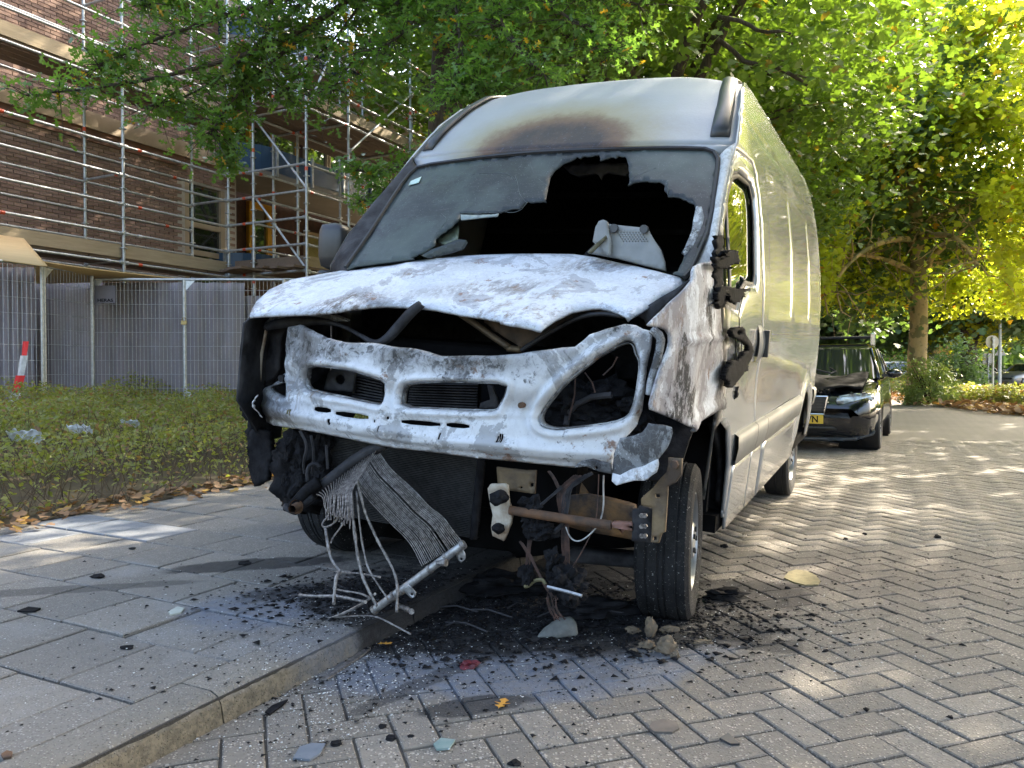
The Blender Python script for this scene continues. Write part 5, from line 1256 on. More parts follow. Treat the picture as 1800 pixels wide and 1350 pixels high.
# ---- front panel
def fp_fn(u, v, w):
    a = np.abs(v) / .95
    base = -.865 + .26 * a ** 2.6 + .10 * np.clip(w - 1.0, 0, 1) * 1.2 + .22 * np.clip(w - 1.12, 0, 1)
    base = base + .06 * np.clip(.86 - w, -.2, .2) * -1.0 * (w < .86) + .0
    base = base + .035 * np.exp(-((w - .93) / .045) ** 2)
    return u - base
fp_out = [(505.6,573),(524,570),(532,573),(546,579),(569,594),(603,601),(653,605),(680,607),(710,611),(752,618),(774,625),(822,625),(862,624),(900,622),(912,621),(957,614),(985,609.5),(1008,609.5),(1020,600),(1033,588),(1064,576),(1095,569.5),(1112,573),(1124.5,580),(1141,583),(1143,587),(1137,638),(1131.5,691),(1127,722),(1115,750),(1103,764),(1089,778),(1081,792),(1075,812),(1072,833),(1053,828),(1030,819),(1019,819),(1002,826),(963,822),(906,816),(850,811),(822,808),(738,797),(681.5,791),(625,780),(569,768),(512.6,757),(467.6,750),(450.7,741),(439,728),(438,715),(445,699.6),(456,686),(473,677),(490,667),(497,655),(494,640),(494,621),(498.5,598)]
H1 = chaikin(z1([(490,578),(620,588),(760,608),(860,640),(970,675),(972,740),(962,818),(930,825),(740,785),(560,748),(478,722),(480,640)]), 1)
H2 = chaikin(z1([(1093,700),(1150,690),(1250,683),(1350,678),(1500,685),(1738,690),(1725,760),(1700,810),(1670,862),(1560,862),(1300,850),(1070,840),(1078,760)]), 1)
def slot(a, b, h):
    (x0, y0), (x1, y1) = a, b; return chaikin([(x0, y0 - h), (x1, y1 - h), (x1, y1 + h), (x0, y0 + h)], 1)
SL = [slot(z1([(522, 850)])[0], z1([(628, 862)])[0], 4.3), slot(z1([(656, 877)])[0], z1([(864, 905)])[0], 4.3), slot(z1([(1066, 930)])[0], z1([(1310, 950)])[0], 4.0), slot(z1([(1348, 950)])[0], z1([(1493, 962)])[0], 4.0)]
HL = chaikin(z2([(905,432),(930,455),(938,500),(962,540),(966,580),(958,660),(940,780),(912,870),(880,905),(800,940),(600,966),(460,980),(380,970),(342,945),(335,905),(360,850),(420,770),(500,680),(580,618),(650,562),(700,525),(760,490),(830,452),(870,436)]), 1)
NL = chaikin(z1([(250,712),(300,690),(352,672),(356,730),(352,785),(300,765),(265,740)]), 1)
SM = []
for (x, y, s_) in ((390, 872, 1), (378, 868, .7), (624, 932, 1), (632, 928, .8), (952, 975, 1), (1316, 1020, .9), (1690, 1032, 1.1), (1703, 1034, 1.1), (1678, 1040, .8), (912, 925, .4), (1000, 905, .4)):
    cx_, cy_ = z1([(x, y)])[0]; SM.append([(cx_ - 1.5, cy_ - 6.2 * s_), (cx_ + 1.7, cy_ - 6.6 * s_), (cx_ + 1.6, cy_ + 6 * s_), (cx_ - 1.8, cy_ + 6.4 * s_)])
def fp_rel(V3, V2, dh, do):
    x, y = V2[:, 0], V2[:, 1]
    d1 = edge_dist(V2, [H1, H2, HL, NL]); d2_ = edge_dist(V2, SL)
    V3[:, 0] += .014 * np.clip(1 - d1 / 4.0, 0, 1) - .007 * np.exp(-((d1 - 8) / 2.5) ** 2) + .006 * sstep(d1, 11, 15) + .004 * np.exp(-(d2_ / 3.0) ** 2) + .012 * np.clip(1 - do / 5, 0, 1)
    # centre rib and lower recess panels
    V3[:, 0] += -.012 * np.exp(-((x - 672 - (y - 720) * .0) / 10) ** 2) * sstep(y, 690, 720) * (1 - sstep(y, 770, 785))
    V3[:, 0] += .010 * sstep(x, 690, 698) * (1 - sstep(x, 985, 1000)) * sstep(y, 730, 737) * (1 - sstep(y, 770, 778)) + .008 * sstep(x, 520, 530) * (1 - sstep(x, 640, 650)) * sstep(y, 705, 715) * (1 - sstep(y, 750, 758))
    V3[:, 0] += .020 * sstep(y, 783 + (x - 700) * .06, 776 + (x - 700) * .06) * 0
    # fold along the whole lower flange
    yb = np.interp(x, [440, 512, 625, 738, 850, 963, 1072], [722, 744, 765, 783, 796, 808, 815]); V3[:, 0] += .030 * sstep(y, yb - 6, yb + 8)
    V3[:, 0] += -.014 * np.exp(-((y - (yb - 16)) / 7) ** 2)
    # buckled upper cross member
    n = nz3(V3, 9); top = sstep(y, 650, 615); V3[:, 0] += .020 * n * top + .006 * nz3(V3, 22, 5) * (.3 + top); V3[:, 2] += .006 * n * top
    # rounded frame round the headlight opening
    dl = edge_dist(V2, [HL]); V3[:, 0] += -.012 * np.exp(-((dl - 13) / 5) ** 2) + .008 * np.exp(-((dl - 24) / 6) ** 2)
    return V3
fpo = plate('front_panel', fp_out, fp_fn, M['ash_front'], .004, van, 4.6, [H1, H2, HL, NL] + SL + SM, rel=fp_rel)
# flange inside the openings gives the pressed steel its depth
def flange(poly, depth, m=None):
    A = hit(np.array(resample(poly, 5)), fp_fn); A = A + np.array([.013, 0, 0]); c = A.mean(0); B_ = A + np.array([depth, 0, 0]) + (c - A) * .02
    mb = MB(); G = np.stack([np.vstack([A, A[:1]]), np.vstack([B_, B_[:1]])], 1); mb.grid(G); o = mb.build('opening_flange', m or M['ash_dark'], fpo, True); s_ = o.modifiers.new('t', 'SOLIDIFY'); s_.thickness = .003
for h, d_ in ((H1, .022), (H2, .022), (HL, .03), (NL, .02)): flange(h, d_)
# bolt on the panel
b_ = hp(918, 712, fp_fn); mb = MB(); mb.tube([b_ + (-.015, 0, 0), b_ + (.01, 0, 0)], .011, 8); mb.build('bolt', M['rust'], fpo)
b_ = hp(499, 665, fp_fn); mb = MB(); mb.tube([b_ + (-.02, 0, 0), b_ + (.01, 0, 0)], .016, 8); mb.build('bolt', M['soot_metal'], fpo)
# lamp side post: blue grey flange between lamp opening and fender
def fend_fn(u, v, w): return v + (sidev(u, w) + .0)
bar('lamp_post', z2([(1050,350),(1110,400),(1100,470),(1085,540),(1060,620),(1040,690),(1030,760)]), -.66, lambda f: 17 - 5 * f, M['ash_dark'], .012)
# ---- right fender (driver side), ash streaked
fender = z2([(1285,-10),(1300,-40),(1340,-60),(1410,-70),(1440,-20),(1455,60),(1462,140),(1475,260),(1482,400),(1480,560),(1482,700),(1490,800),(1492,860),(1460,868),(1430,885),(1390,925),(1355,975),(1338,990),(1290,965),(1230,938),(1160,905),(1100,878),(1040,852),(1038,820),(1052,760),(1070,690),(1090,610),(1112,540),(1132,480),(1140,430),(1138,385),(1120,355),(1085,338),(1030,332),(1020,325),(1080,262),(1150,190),(1230,110),(1285,45)])
def f_rel(V3, V2, dh, do):
    n = nz3(V3, 4.5); V3[:, 1] += -.012 * n - .006 * nz3(V3, 12, 2); x, y = V2[:, 0], V2[:, 1]
    V3[:, 1] += -.014 * np.exp(-((y - (600 - (x - 1190) * .12)) / 5) ** 2) * sstep(x, 1185, 1205)
    V3[:, 1] += .020 * np.exp(-((x - 1235) / 14) ** 2) * sstep(y, 590, 640)
    da = edge_dist(V2, [z2([(1492,860),(1460,868),(1430,885),(1390,925),(1355,975),(1338,990)])]); V3[:, 1] += .02 * np.exp(-(da / 5) ** 2) - .015 * np.exp(-((da - 12) / 6) ** 2)
    return V3
plate('front_fender', fender, fend_fn, M['ash_fender'], .01, van, 7, rel=f_rel, offset=1)
# left fender mirrored, mostly hidden
outline = [(-.84, .82), (-.80, 1.15), (-.4, 1.32), (-.12, 1.42), (-.09, 1.2), (-.07, .95), (-.08, .84), (-.3, .82), (-.42, .7), (-.45, .6), (-.6, .6)]
V2, T, _, _ = region(outline, [], .06); surf_obj('front_fender', sidemap(1, V2), T, M['soot_metal'], van, .01)
# peeled inner wing flap below the right lamp
plate('torn_wing_flap', z2([(850,1030),(900,1022),(950,1010),(1000,990),(1025,960),(1040,932),(1080,940),(1130,945),(1182,962),(1185,1000),(1170,1050),(1150,1090),(1120,1128),(1092,1162),(1092,1200),(1080,1240),(1040,1268),(1000,1292),(940,1290),(880,1305),(830,1322),(798,1300),(797,1240),(803,1180),(808,1130),(825,1090)]), lambda u, v, w: u - (-.86 - .1 * (v + .8) + .1 * (w - .7)), M['ash_dark'], .008, van, 6, noise_amp=.03, nsc=9)
plate('torn_wing_flap', z2([(1092,1162),(1094,1200),(1080,1245),(1040,1270),(1000,1294),(940,1292),(880,1307),(830,1325),(797,1300),(800,1250),(850,1262),(920,1225),(1000,1205),(1050,1180)]), lambda u, v, w: u - (-.875 - .1 * (v + .8) + .1 * (w - .7)), M['ash_front'], .006, van, 6, noise_amp=.03, nsc=9)
plate('corner_bracket', z2([(610,1172),(680,1160),(790,1190),(800,1255),(720,1238),(640,1208),(560,1215)]), uplane(-.86), M['ash_dark'], .01, van, 6, holes=[arc(*z2([(703, 1216)])[0], 3.2, 0, 360, 8)[:-1]])
# ---- wheel arch lining and engine bay
for sg in (-1, 1):
    mb = MB(); G = [[(.0 + .50 * math.cos(math.radians(a)), sg * y, .42 + .50 * math.sin(math.radians(a))) for y in (.955, .6)] for a in np.linspace(-8, 150, 14)]; mb.grid(G)
    o = mb.build('wheel_arch_liner', M['black'], van, True); s_ = o.modifiers.new('t', 'SOLIDIFY'); s_.thickness = .012
for sg in (-1, 1):
    mb = MB(); G = [[(3.5 + .46 * math.cos(math.radians(a)), sg * y, .34 + .46 * math.sin(math.radians(a))) for y in (.96, .6)] for a in np.linspace(-8, 188, 16)]; mb.grid(G); mb.build('wheel_arch_liner', M['black'], van, True)
# charred edge rags of the liner by the door
plate('liner_rag', [(1252,745),(1262,728),(1272,724),(1282,736),(1288,755),(1291,780),(1293,800),(1286,810),(1290,830),(1284,860),(1276,890),(1270,905),(1264,880),(1268,840),(1266,800),(1258,770)], lambda u, v, w: v + .955 + .0 * u, M['black'], .02, van, 6, noise_amp=.02)
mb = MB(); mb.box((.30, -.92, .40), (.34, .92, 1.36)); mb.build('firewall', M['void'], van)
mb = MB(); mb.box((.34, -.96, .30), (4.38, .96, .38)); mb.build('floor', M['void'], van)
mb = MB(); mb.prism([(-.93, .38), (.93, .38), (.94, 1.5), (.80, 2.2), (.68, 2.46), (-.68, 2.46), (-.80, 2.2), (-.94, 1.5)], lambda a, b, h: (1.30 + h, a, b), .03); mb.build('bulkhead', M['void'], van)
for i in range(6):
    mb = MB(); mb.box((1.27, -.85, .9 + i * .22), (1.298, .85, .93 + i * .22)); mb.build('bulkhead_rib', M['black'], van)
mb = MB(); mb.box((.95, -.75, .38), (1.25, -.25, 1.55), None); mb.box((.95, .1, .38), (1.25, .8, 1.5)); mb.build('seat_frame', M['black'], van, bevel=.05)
mb = MB(); mb.box((-.05, -.85, 1.0), (.30, .85, 1.30)); o = mb.build('dashboard', M['black'], van, bevel=.04)
mb = MB()
for k in range(26): mb.rock((rj.uniform(-.15, .1), rj.uniform(-.75, .75), 1.36 + rj.uniform(-.02, .03)), rj.uniform(.03, .08), k, (1, 1.4, .4))
mb.build('dash_debris', simple('brown_burnt_debris', (.12, .10, .06), (.03, .03, .03), 20, .9, 0, .5), van)
mb = MB(); mb.tube([(.12 + .19 * math.cos(a) * .55, -.48 + .19 * math.sin(a), 1.50 + .19 * math.cos(a) * .8) for a in np.linspace(0, 6.28, 28)], .014, 8, False); mb.tube([(.12, -.48, 1.5), (.2, -.48, 1.2)], .03, 8); mb.build('steering_wheel', M['black'], van, True)
# loose instrument housing thrown forward, with speaker grille
zc = lambda u0, uu=0.0: (lambda u, v, w: u - (u0 + .25 * (w - 1.45)))
panel_px = z7([(940,620),(985,575),(970,560),(985,480),(1005,445),(1030,437),(1050,445),(1062,462),(1150,472),(1280,485),(1310,540),(1350,600),(1375,670),(1382,725),(1250,690),(1100,650)])
gr_holes = []
for r in range(5):
    for c in range(9):
        x = 1108 + c * 17 + r * 8; y = 508 + r * 12; gr_holes.append(z7([(x, y), (x + 8, y), (x + 9, y + 7), (x + 1, y + 7)]))
hs = plate('instrument_housing', panel_px, zc(-.12), M['grey_plastic'], .02, van, 8, holes=gr_holes)
plate('housing_side', z7([(985,480),(1005,445),(1030,437),(1050,445),(1058,500),(1070,560),(1065,640),(1040,625),(1000,580),(975,560)]), zc(-.16), M['grey_plastic'], .03, hs, 6)
plate('housing_tear', z7([(940,622),(980,580),(1045,525),(1048,540),(1000,585),(960,625)]), zc(-.18), simple('olive_torn_edge', (.13, .12, .07), (.06, .055, .03), 30, .8), .012, hs, 5)
for x, y in ((1092, 487), (1262, 492)):
    c_ = hp(*z7([(x, y)])[0], zc(-.135)); mb = MB(); mb.tube([c_ + (-.012, 0, 0), c_ + (.01, 0, 0)], .018, 10); mb.build('screw_boss', M['trim_dark'], hs)
plate('sun_visor', z7([(800,135),(860,125),(1000,120),(1165,120),(1172,170),(1150,188),(1100,178),(1060,172),(1035,185),(1022,212),(1012,190),(980,172),(940,175),(880,190),(835,170)]), uplane(.52), simple('half_burnt_visor', (.10, .095, .09), (.03, .03, .03), 8, .7), .03, van, 6, noise_amp=.04)
# engine, battery, radiator and lumps seen through the openings
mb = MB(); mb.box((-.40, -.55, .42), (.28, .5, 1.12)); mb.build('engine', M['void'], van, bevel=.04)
mb = MB()
for k in range(34): mb.rock((-.42 + rj.uniform(-.12, .05), rj.uniform(-.8, -.45), rj.uniform(.82, .98)), rj.uniform(.03, .08), k + 50, (1, 1, .7), .7, 3)
mb.build('charred_lamp_remains', M['black'], van)
for a, b in (((1012,650),(1000,738)), ((1028, 655), (1046, 690)), ((1085,628),(1060,660))):
    mb = MB(); mb.tube([hp(a[0], a[1], u=-.64), hp((a[0] + b[0]) / 2 + 4, (a[1] + b[1]) / 2, u=-.63), hp(b[0], b[1], u=-.64)], .003, 5); mb.build('burnt_wire', M['copper'], van)
mb = MB(); mb.tube([hp(995, 748, u=-.6), hp(998, 730, u=-.58), hp(1012, 712, u=-.58), hp(1040, 698, u=-.58), hp(1075, 694, u=-.58)], .012, 8); mb.build('lamp_ring', M['soot_metal'], van)
def fins(px4, u, n, m, name, horizontal=True, parent=van):
    """core of thin fins between four pixel corners (tl, tr, br, bl)"""
    tl, tr_, br, bl = [hp(x, y, u=u) for x, y in px4]; root = MB(); root.add([tl + (.03, 0, 0), tr_ + (.03, 0, 0), br + (.03, 0, 0), bl + (.03, 0, 0)], [(0, 1, 2, 3)]); o = root.build(name, M['void'], parent)
    f = MB()
    for i in range(n):
        k = (i + .5) / n; a = tl + (bl - tl) * k; b = tr_ + (br - tr_) * k; h = (bl - tl) / n * .22
        f.add([a - h, b - h, b + h, a + h, a - h + (.03, 0, 0), b - h + (.03, 0, 0), b + h + (.03, 0, 0), a + h + (.03, 0, 0)], [(0, 1, 2, 3), (0, 4, 5, 1), (3, 2, 6, 7)])
    f.build('fin', m, o); return o
fins([(575, 768), (845, 806), (836, 948), (588, 905)], -.60, 46, simple('dusty_radiator_fin', (.05, .05, .05), (.015, .015, .016), 30, .6, .3), 'radiator')
fins([(620, 655), (672, 668), (672, 712), (618, 704)], -.62, 9, M['soot_metal'], 'grille_cooler')
fins([(722, 672), (840, 674), (838, 718), (716, 712)], -.62, 9, M['soot_metal'], 'grille_cooler')
bar('radiator_side', [(846, 808), (838, 880), (832, 948)], -.64, 14, M['black'], .04)
plate('fan_bracket', z1([(630,610),(660,600),(790,620),(780,745),(700,735),(600,730)]), uplane(-.66), M['soot_metal'], .02, van, 8, holes=[arc(*z1([(700, 665)])[0], 9, 0, 360, 10)[:-1]])
plate('inner_bracket', z1([(1620,700),(1650,705),(1680,790),(1690,850),(1570,845),(1580,810),(1640,790)]), uplane(-.66), M['soot_metal'], .015, van, 6)
# ---- dangling condenser
def Yline(x, y, Y): return toV(at(x, y, Y))
def z3(L): return [(420 + a / 3.552, 740 + b / 3.552) for a, b in L]
cond = MB(); hdr_a, hdr_b = z3([(845, 1180), (1408, 765)]); ha = Yline(*hdr_a, 2.93); hb = Yline(*hdr_b, 2.86)
mb = MB(); mb.tube([ha, hb], .0155, 12); header = mb.build('condenser_header', M['alu_bright'], van); smooth_by_angle(header, 50)
for f in (0.0, .22, .30, .62, .80, .98):
    p_ = ha + (hb - ha) * f; d_ = (hb - ha) / np.linalg.norm(hb - ha); mb = MB(); mb.tube([p_ - d_ * .006, p_ + d_ * .006], .0185, 12); mb.build('header_ring', M['alu'], header)
for L in ([(1345,790),(1385,775),(1412,830),(1410,865),(1385,888),(1362,860)], [(1025,1040),(1060,1020),(1104,1070),(1100,1095),(1075,1108),(1040,1075)]):
    q_ = z3(L); cx_, cy_ = z3([(1388, 862)])[0] if L[0][0] > 1200 else z3([(1079, 1082)])[0]
    plate('mounting_tab', q_, lambda u, v, w, a=Yline(*q_[0], 2.88): u - a[0], M['alu_bright'], .004, header, 4, holes=[arc(cx_, cy_, 2.3, 0, 360, 8)[:-1]])
k_ = Yline(*z3([(1265, 895)])[0], 2.84); mb = MB(); mb.tube([k_ + (0, .02, .0), k_ + (0, -.02, .01)], [.010, .014], 10); mb.build('header_union', M['alu'], header)
def tube_family(PA, PB, n, Ya, Yb, m, r=.0045, skip=(), wig=.0):
    A = np.array(chaikin(z3(PA), 2, False)); B_ = np.array(chaikin(z3(PB), 2, False)); K = 26
    A = np.array([[np.interp(t, np.linspace(0, 1, len(A)), A[:, k]) for k in range(2)] for t in np.linspace(0, 1, K)]); B_ = np.array([[np.interp(t, np.linspace(0, 1, len(B_)), B_[:, k]) for k in range(2)] for t in np.linspace(0, 1, K)])
    for i in range(n):
        if i in skip: continue
        f = i / (n - 1); f2 = f + rj.uniform(-.008, .008); P_ = A * (1 - f2) + B_ * f2; pts = []
        for j, p in enumerate(P_):
            t = j / (K - 1); Y = Ya + (Yb - Ya) * t - .03 * math.sin(math.pi * t) * math.sin(3 * f + 1) + wig * mnoise.noise(Vector((i * .35, t * 4, 0)))
            pts.append(Yline(p[0] + 6 * wig * mnoise.noise(Vector((i * .2, t * 5, 4))), p[1], Y))
        mb = MB()   # flat extruded tube: a ribbon of real thickness
        mb.tube(pts, r, 6); mb.build('condenser_tube', m, header, True)
tube_family([(860,175),(905,240),(950,305),(1060,400),(1130,470),(1190,540),(1280,600),(1330,680),(1392,752)], [(700,335),(730,380),(760,425),(800,480),(860,545),(960,650),(1030,715),(1085,780),(1145,905)], 25, 3.03, 2.88, M['alu'], .0023, wig=.025, skip=(9,))
tube_family([(850,180),(800,215),(740,280),(700,330),(690,380),(680,440),(665,520)], [(480,455),(500,480),(520,520),(535,560),(530,600),(515,635),(520,660)], 15, 3.03, 2.97, M['alu'], .0045, wig=.03) if False else None
for i in range(22):
    f = i / 21; a = np.array(z3([(860, 180)])[0]) * (1 - f) + np.array(z3([(485, 458)])[0]) * f
    low = np.array(z3([(640 + 60 * (1 - f), 640 - 60 * f * rj.uniform(.4, 1))])[0]) * (1 - f * .8) + np.array(z3([(530, 570)])[0]) * f * .8
    mid = np.array(z3([(700 - 170 * f, 430 + 60 * f)])[0]); pts = [a, (a + mid) / 2 + (2, -2), mid, (mid + low) / 2 + (rj.uniform(-3, 3), 0), low + (rj.uniform(-5, 3), rj.uniform(-4, 10))]
    mb = MB(); mb.tube([Yline(p[0], p[1], 3.02 - .02 * k) for k, p in enumerate(chaikin(pts, 2, False))][::1], .0021, 6); mb.build('condenser_tube', M['alu'], header, True)
for L, r in (([(700,430),(708,520),(712,600),(725,720),(742,850),(760,930),(785,1010),(860,1155)], .0058), ([(735,440),(745,560),(765,740),(785,840),(805,920),(860,1010),(930,1112)], .004), ([(730,350),(760,460),(790,580),(830,670),(872,760),(920,845),(960,920),(985,990),(990,1060),(985,1190)], .0052),
             ([(540,670),(550,740),(570,850),(600,900),(640,945),(610,960),(600,1030),(592,1140)], .0062), ([(585,520),(560,590),(515,640),(530,670),(600,640),(640,560)], .0035), ([(700,470),(690,560),(640,660),(590,720),(575,760)], .0035), ([(600,940),(680,945),(780,955),(880,975)], .004),
             ([(380,1085),(470,1095),(600,1090),(700,1110),(790,1130)], .006), ([(520,1235),(600,1225),(720,1218),(850,1215),(960,1270),(1070,1330)], .0035), ([(990,1150),(1030,1165),(1078,1190)], .009), ([(590,1045),(640,1060),(760,1075),(820,1105)], .004),([(545,1240),(620,1215),(700,1180),(790,1130),(850,1080)], .005)):
    q_ = z3(L); P_ = [Yline(x, y, 2.98 - .05 * i / len(q_)) for i, (x, y) in enumerate(chaikin(q_, 2, False))]
    for p_ in P_: pass
    mb = MB(); mb.tube(P_, [r * (1 + .22 * rj.uniform(-1, 1)) for _ in P_], 7); mb.build('loose_condenser_tube', M['alu'], header)
# cross beam and tube end on the kerb side
bar('bumper_beam', z3([(900,150),(760,215),(600,340),(470,445),(440,480)]), -.80, 20, M['soot_metal'], .05)
for L, r, mm in (([(500,380),(440,420),(370,500),(330,550)], .034, 'black'), ([(430,380),(425,320),(440,275),(480,265),(510,290)], .011, 'soot_metal'), ([(330,540),(318,560)], .045, 'soot_metal'), ([(470,470),(400,520),(340,550)], .025, 'soot_metal')):
    P_ = [Yline(x, y, 3.12) for x, y in chaikin(z3(L), 1, False)]; mb = MB(); mb.tube(P_, r * .75, 12); mb.build('tow_eye_tube', M[mm], van, True)
mb = MB(); c_ = Yline(517, 893, 3.07)
mb.lathe([(.030, -.02), (.026, -.03), (.018, -.03), (.016, .02)], 16, Matrix.Translation(Vector(c_)) @ Matrix.Rotation(.3, 4, 'Z') @ Matrix.Rotation(math.pi / 2, 4, 'Z')); mb.build('tube_end', M['rust'], van, True)
plate('melted_lamp_remains', z3([(200,190),(260,178),(320,190),(360,250),(395,320),(400,420),(390,520),(340,560),(290,560),(240,500),(200,420),(190,330),(200,260)]), uplane(-.70), M['black'], .12, van, 6, noise_amp=.05, nsc=13, jit=1.6)
plate('plastic_flap', z3([(55,170),(70,60),(100,45),(185,70),(188,200),(180,370),(130,395),(105,410),(70,360),(45,290),(60,240)]), uplane(-.66), M['black'], .03, van, 6, noise_amp=.02, nsc=7, jit=.8)
plate('charred_fender_liner', z1([(130,675),(180,655),(215,600),(240,720),(210,800),(150,830),(145,950),(160,1080),(120,1080),(110,950),(85,870),(85,790)]), uplane(-.60), M['black'], .03, van, 6, noise_amp=.04, nsc=9, jit=1.6)
plate('inner_wing', z1([(120,610),(170,520),(240,370),(330,330),(372,330),(345,420),(330,520),(325,600),(290,660),(210,700),(215,610)]), uplane(-.58), M['soot_metal'], .02, van, 7, noise_amp=.06, nsc=7)
plate('inner_wing', z1([(225,350),(240,300),(290,262),(600,245),(760,300),(560,300),(420,300),(300,320)]), uplane(-.62), M['ash_dark'], .015, van, 7, noise_amp=.03)
bar('inner_wing_edge', z1([(245,345),(230,430),(212,520),(205,640),(200,700)]), -.64, 3, M['white_part'], .01)
mb = MB()
for k in range(22): mb.rock(Yline(rj.uniform(500, 575), rj.uniform(770, 860), 3.35), rj.uniform(.025, .06), 90 + k, (1, 1, 1.3), .6, 3)
mb.build('charred_lump', M['black'], van)
for L in ([(380, 60), (430, 150), (400, 260), (410, 330)], [(450, 90), (470, 200), (455, 330)], [(545, 150), (555, 300)]):
    mb = MB(); mb.tube([Yline(x, y, 3.15) for x, y in chaikin(z3(L), 2, False)], .006, 5); mb.build('burnt_wire', M['soot_metal'], van)
# ---- bracket, rusty bar, frame rail on the driver side
def z4(L): return [(820 + a / 3.376, 760 + b / 3.376) for a, b in L]
wb = plate('crash_bracket', z4([(135,330),(150,305),(225,305),(243,318),(243,420),(262,480),(258,540),(240,600),(222,645),(160,612),(152,560),(155,490),(140,430)]), uplane(-.80), M['white_part'], .02, van, 6, noise_amp=.02)
for x, y, r in ((187, 385, .035), (190, 570, .024)):
    p_ = hp(*z4([(x, y)])[0], u=-.83); mb = MB(); mb.rock(p_, r, x, (1, 1, .8), .4, 2); mb.build('charred_mount', M['black'], wb)
plate('mounting_plate', z4([(178,205),(350,225),(412,225),(404,365),(250,345),(185,300)]), uplane(-.70), M['rust_yellow'], .01, van, 7, holes=[z4([(315,322),(332,322),(332,335),(315,335)]), z4([(375,305),(398,300),(398,322),(378,325)])])
a, b = z4([(258, 462), (982, 572)]); mb = MB(); mb.tube([hp(*a, u=-.80), hp(*z4([(600, 515)])[0], u=-.79), hp(*z4([(860, 553)])[0], u=-.78)], .0165, 14); o = mb.build('crash_bar', M['rust'], van); smooth_by_angle(o, 50)
plate('crash_bar_end', z4([(860,535),(980,538),(982,585),(865,565)]), uplane(-.79), simple('red_brown_scorched', (.25, .12, .09), (.14, .08, .06), 20, .7), .03, van, 5)
pb_ = plate('rail_plate', z4([(985,458),(1020,462),(1020,440),(1100,455),(1095,655),(1030,650),(1020,652),(980,645)]), uplane(-.78), M['soot_metal'], .03, van, 7)
for y in (492, 555, 612):
    for x in (1042, 1062):
        p_ = hp(*z4([(x, y)])[0], u=-.80); mb = MB(); mb.tube([p_ + (-.01, 0, 0), p_], .008, 6); mb.build('bolt', M['alu'], pb_)
rb_ = plate('bumper_bracket', z4([(1035,395),(1060,370),(1100,335),(1145,280),(1190,235),(1200,190),(1200,148),(1282,152),(1278,250),(1240,300),(1192,325),(1185,470),(1180,590),(1160,600),(1142,655),(1096,650),(1100,560),(1102,450),(1036,432)]), uplane(-.80), M['rust_yellow'], .012, van, 6, holes=[z4([(1118,368),(1145,370),(1145,392),(1118,390)]), z4([(1104,618),(1130,616),(1132,640),(1106,642)])], noise_amp=.03, nsc=6)
p_ = hp(*z4([(1236, 190)])[0], u=-.82); mb = MB(); mb.tube([p_ + (-.012, 0, 0), p_ + (.01, 0, 0)], .014, 6); mb.build('bolt', M['rust'], rb_)
plate('chassis_rail', z4([(600,375),(700,368),(820,400),(990,440),(990,642),(850,612),(700,590),(600,560)]), uplane(-.62), simple('soot_stained_rust', (.16, .085, .03), (.022, .018, .016), 11, .85, 0, .5, 60), .06, van, 8, noise_amp=.02)
plate('axle_beam', z4([(600,690),(800,720),(1035,740),(1035,810),(820,790),(600,770)]), uplane(-.10), M['soot_metal'], .1, van, 8)
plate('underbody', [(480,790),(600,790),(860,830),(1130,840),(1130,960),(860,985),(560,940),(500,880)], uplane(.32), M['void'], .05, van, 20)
# wiring looms
def wire(L, r, m, u=-.76, zf=z4, j=0.0, n=1, spread=0.0):
    for k in range(n):
        ox = rj.uniform(-spread, spread); q_ = [(x + ox + rj.uniform(-j, j), y + rj.uniform(-j, j)) for x, y in L]; P_ = [hp(x, y, u=u) for x, y in chaikin(zf(q_), 2, False)]
        mb = MB(); mb.tube(P_, r, 5); mb.build('burnt_wire', m, van)
wire([(660,260),(600,300),(562,340),(560,420),(580,520),(585,640),(590,790)], .0016, M['copper'], j=8, n=34, spread=20)
wire([(730,245),(640,300),(600,345),(590,430),(575,520)], .0018, M['soot_metal'], j=10, n=16, spread=18)
wire([(815,255),(812,330),(815,420),(805,500),(770,570),(700,635),(650,650),(610,620),(590,560)], .003, M['alu_bright'])
wire([(785,250),(780,400),(770,520),(740,600),(700,680),(660,750),(620,810)], .002, M['copper'])
wire([(490,230),(520,270),(548,330)], .003, M['copper'], n=3, spread=10)
wire([(320,650),(350,690),(385,740),(410,800),(440,860),(480,930),(510,970)], .0022, M['copper'], j=6, n=7, spread=9)
wire([(380,620),(370,690),(368,780)], .002, M['copper'], j=6, n=9, spread=12)
wire([(345,915),(370,910),(400,880),(450,870),(470,900)], .007, simple('olive_wire', (.2, .18, .09), (.1, .09, .05), 20, .7))
wire([(380,625),(440,635),(510,600),(560,560),(580,530)], .009, M['soot_metal'])
wire([(510,970),(500,1020),(530,1070),(560,1110)], .0016, M['copper'], j=14, n=12, spread=24)
wire([(560,330),(440,430),(330,520)], .004, M['soot_metal'], j=12, n=3, spread=10)
for i, (x, y, r, sq) in enumerate(((590, 880, .085, (1, 1, 1.15)), (640, 930, .07, (1, 1, .9)), (540, 850, .05, (1, 1, 1)), (368, 840, .042, (1, 1, 1.5)), (400, 540, .06, (1, 1, 1.2)), (460, 580, .06, (1, 1.3, .8)), (520, 760, .045, (1, 1, 1.4)), (380, 430, .05, (1, 1.2, 1)), (620, 1000, .04, (1, 1, .8)))):
    p_ = hp(*z4([(x, y)])[0], u=-.76); mb = MB(); mb.rock(p_, r * .62, i + 7, sq, .75, 4); mb.build('charred_connector', M['black'], van)
wire([(480,915),(560,935),(620,950),(685,970)], .006, M['alu_bright'], u=-.84)
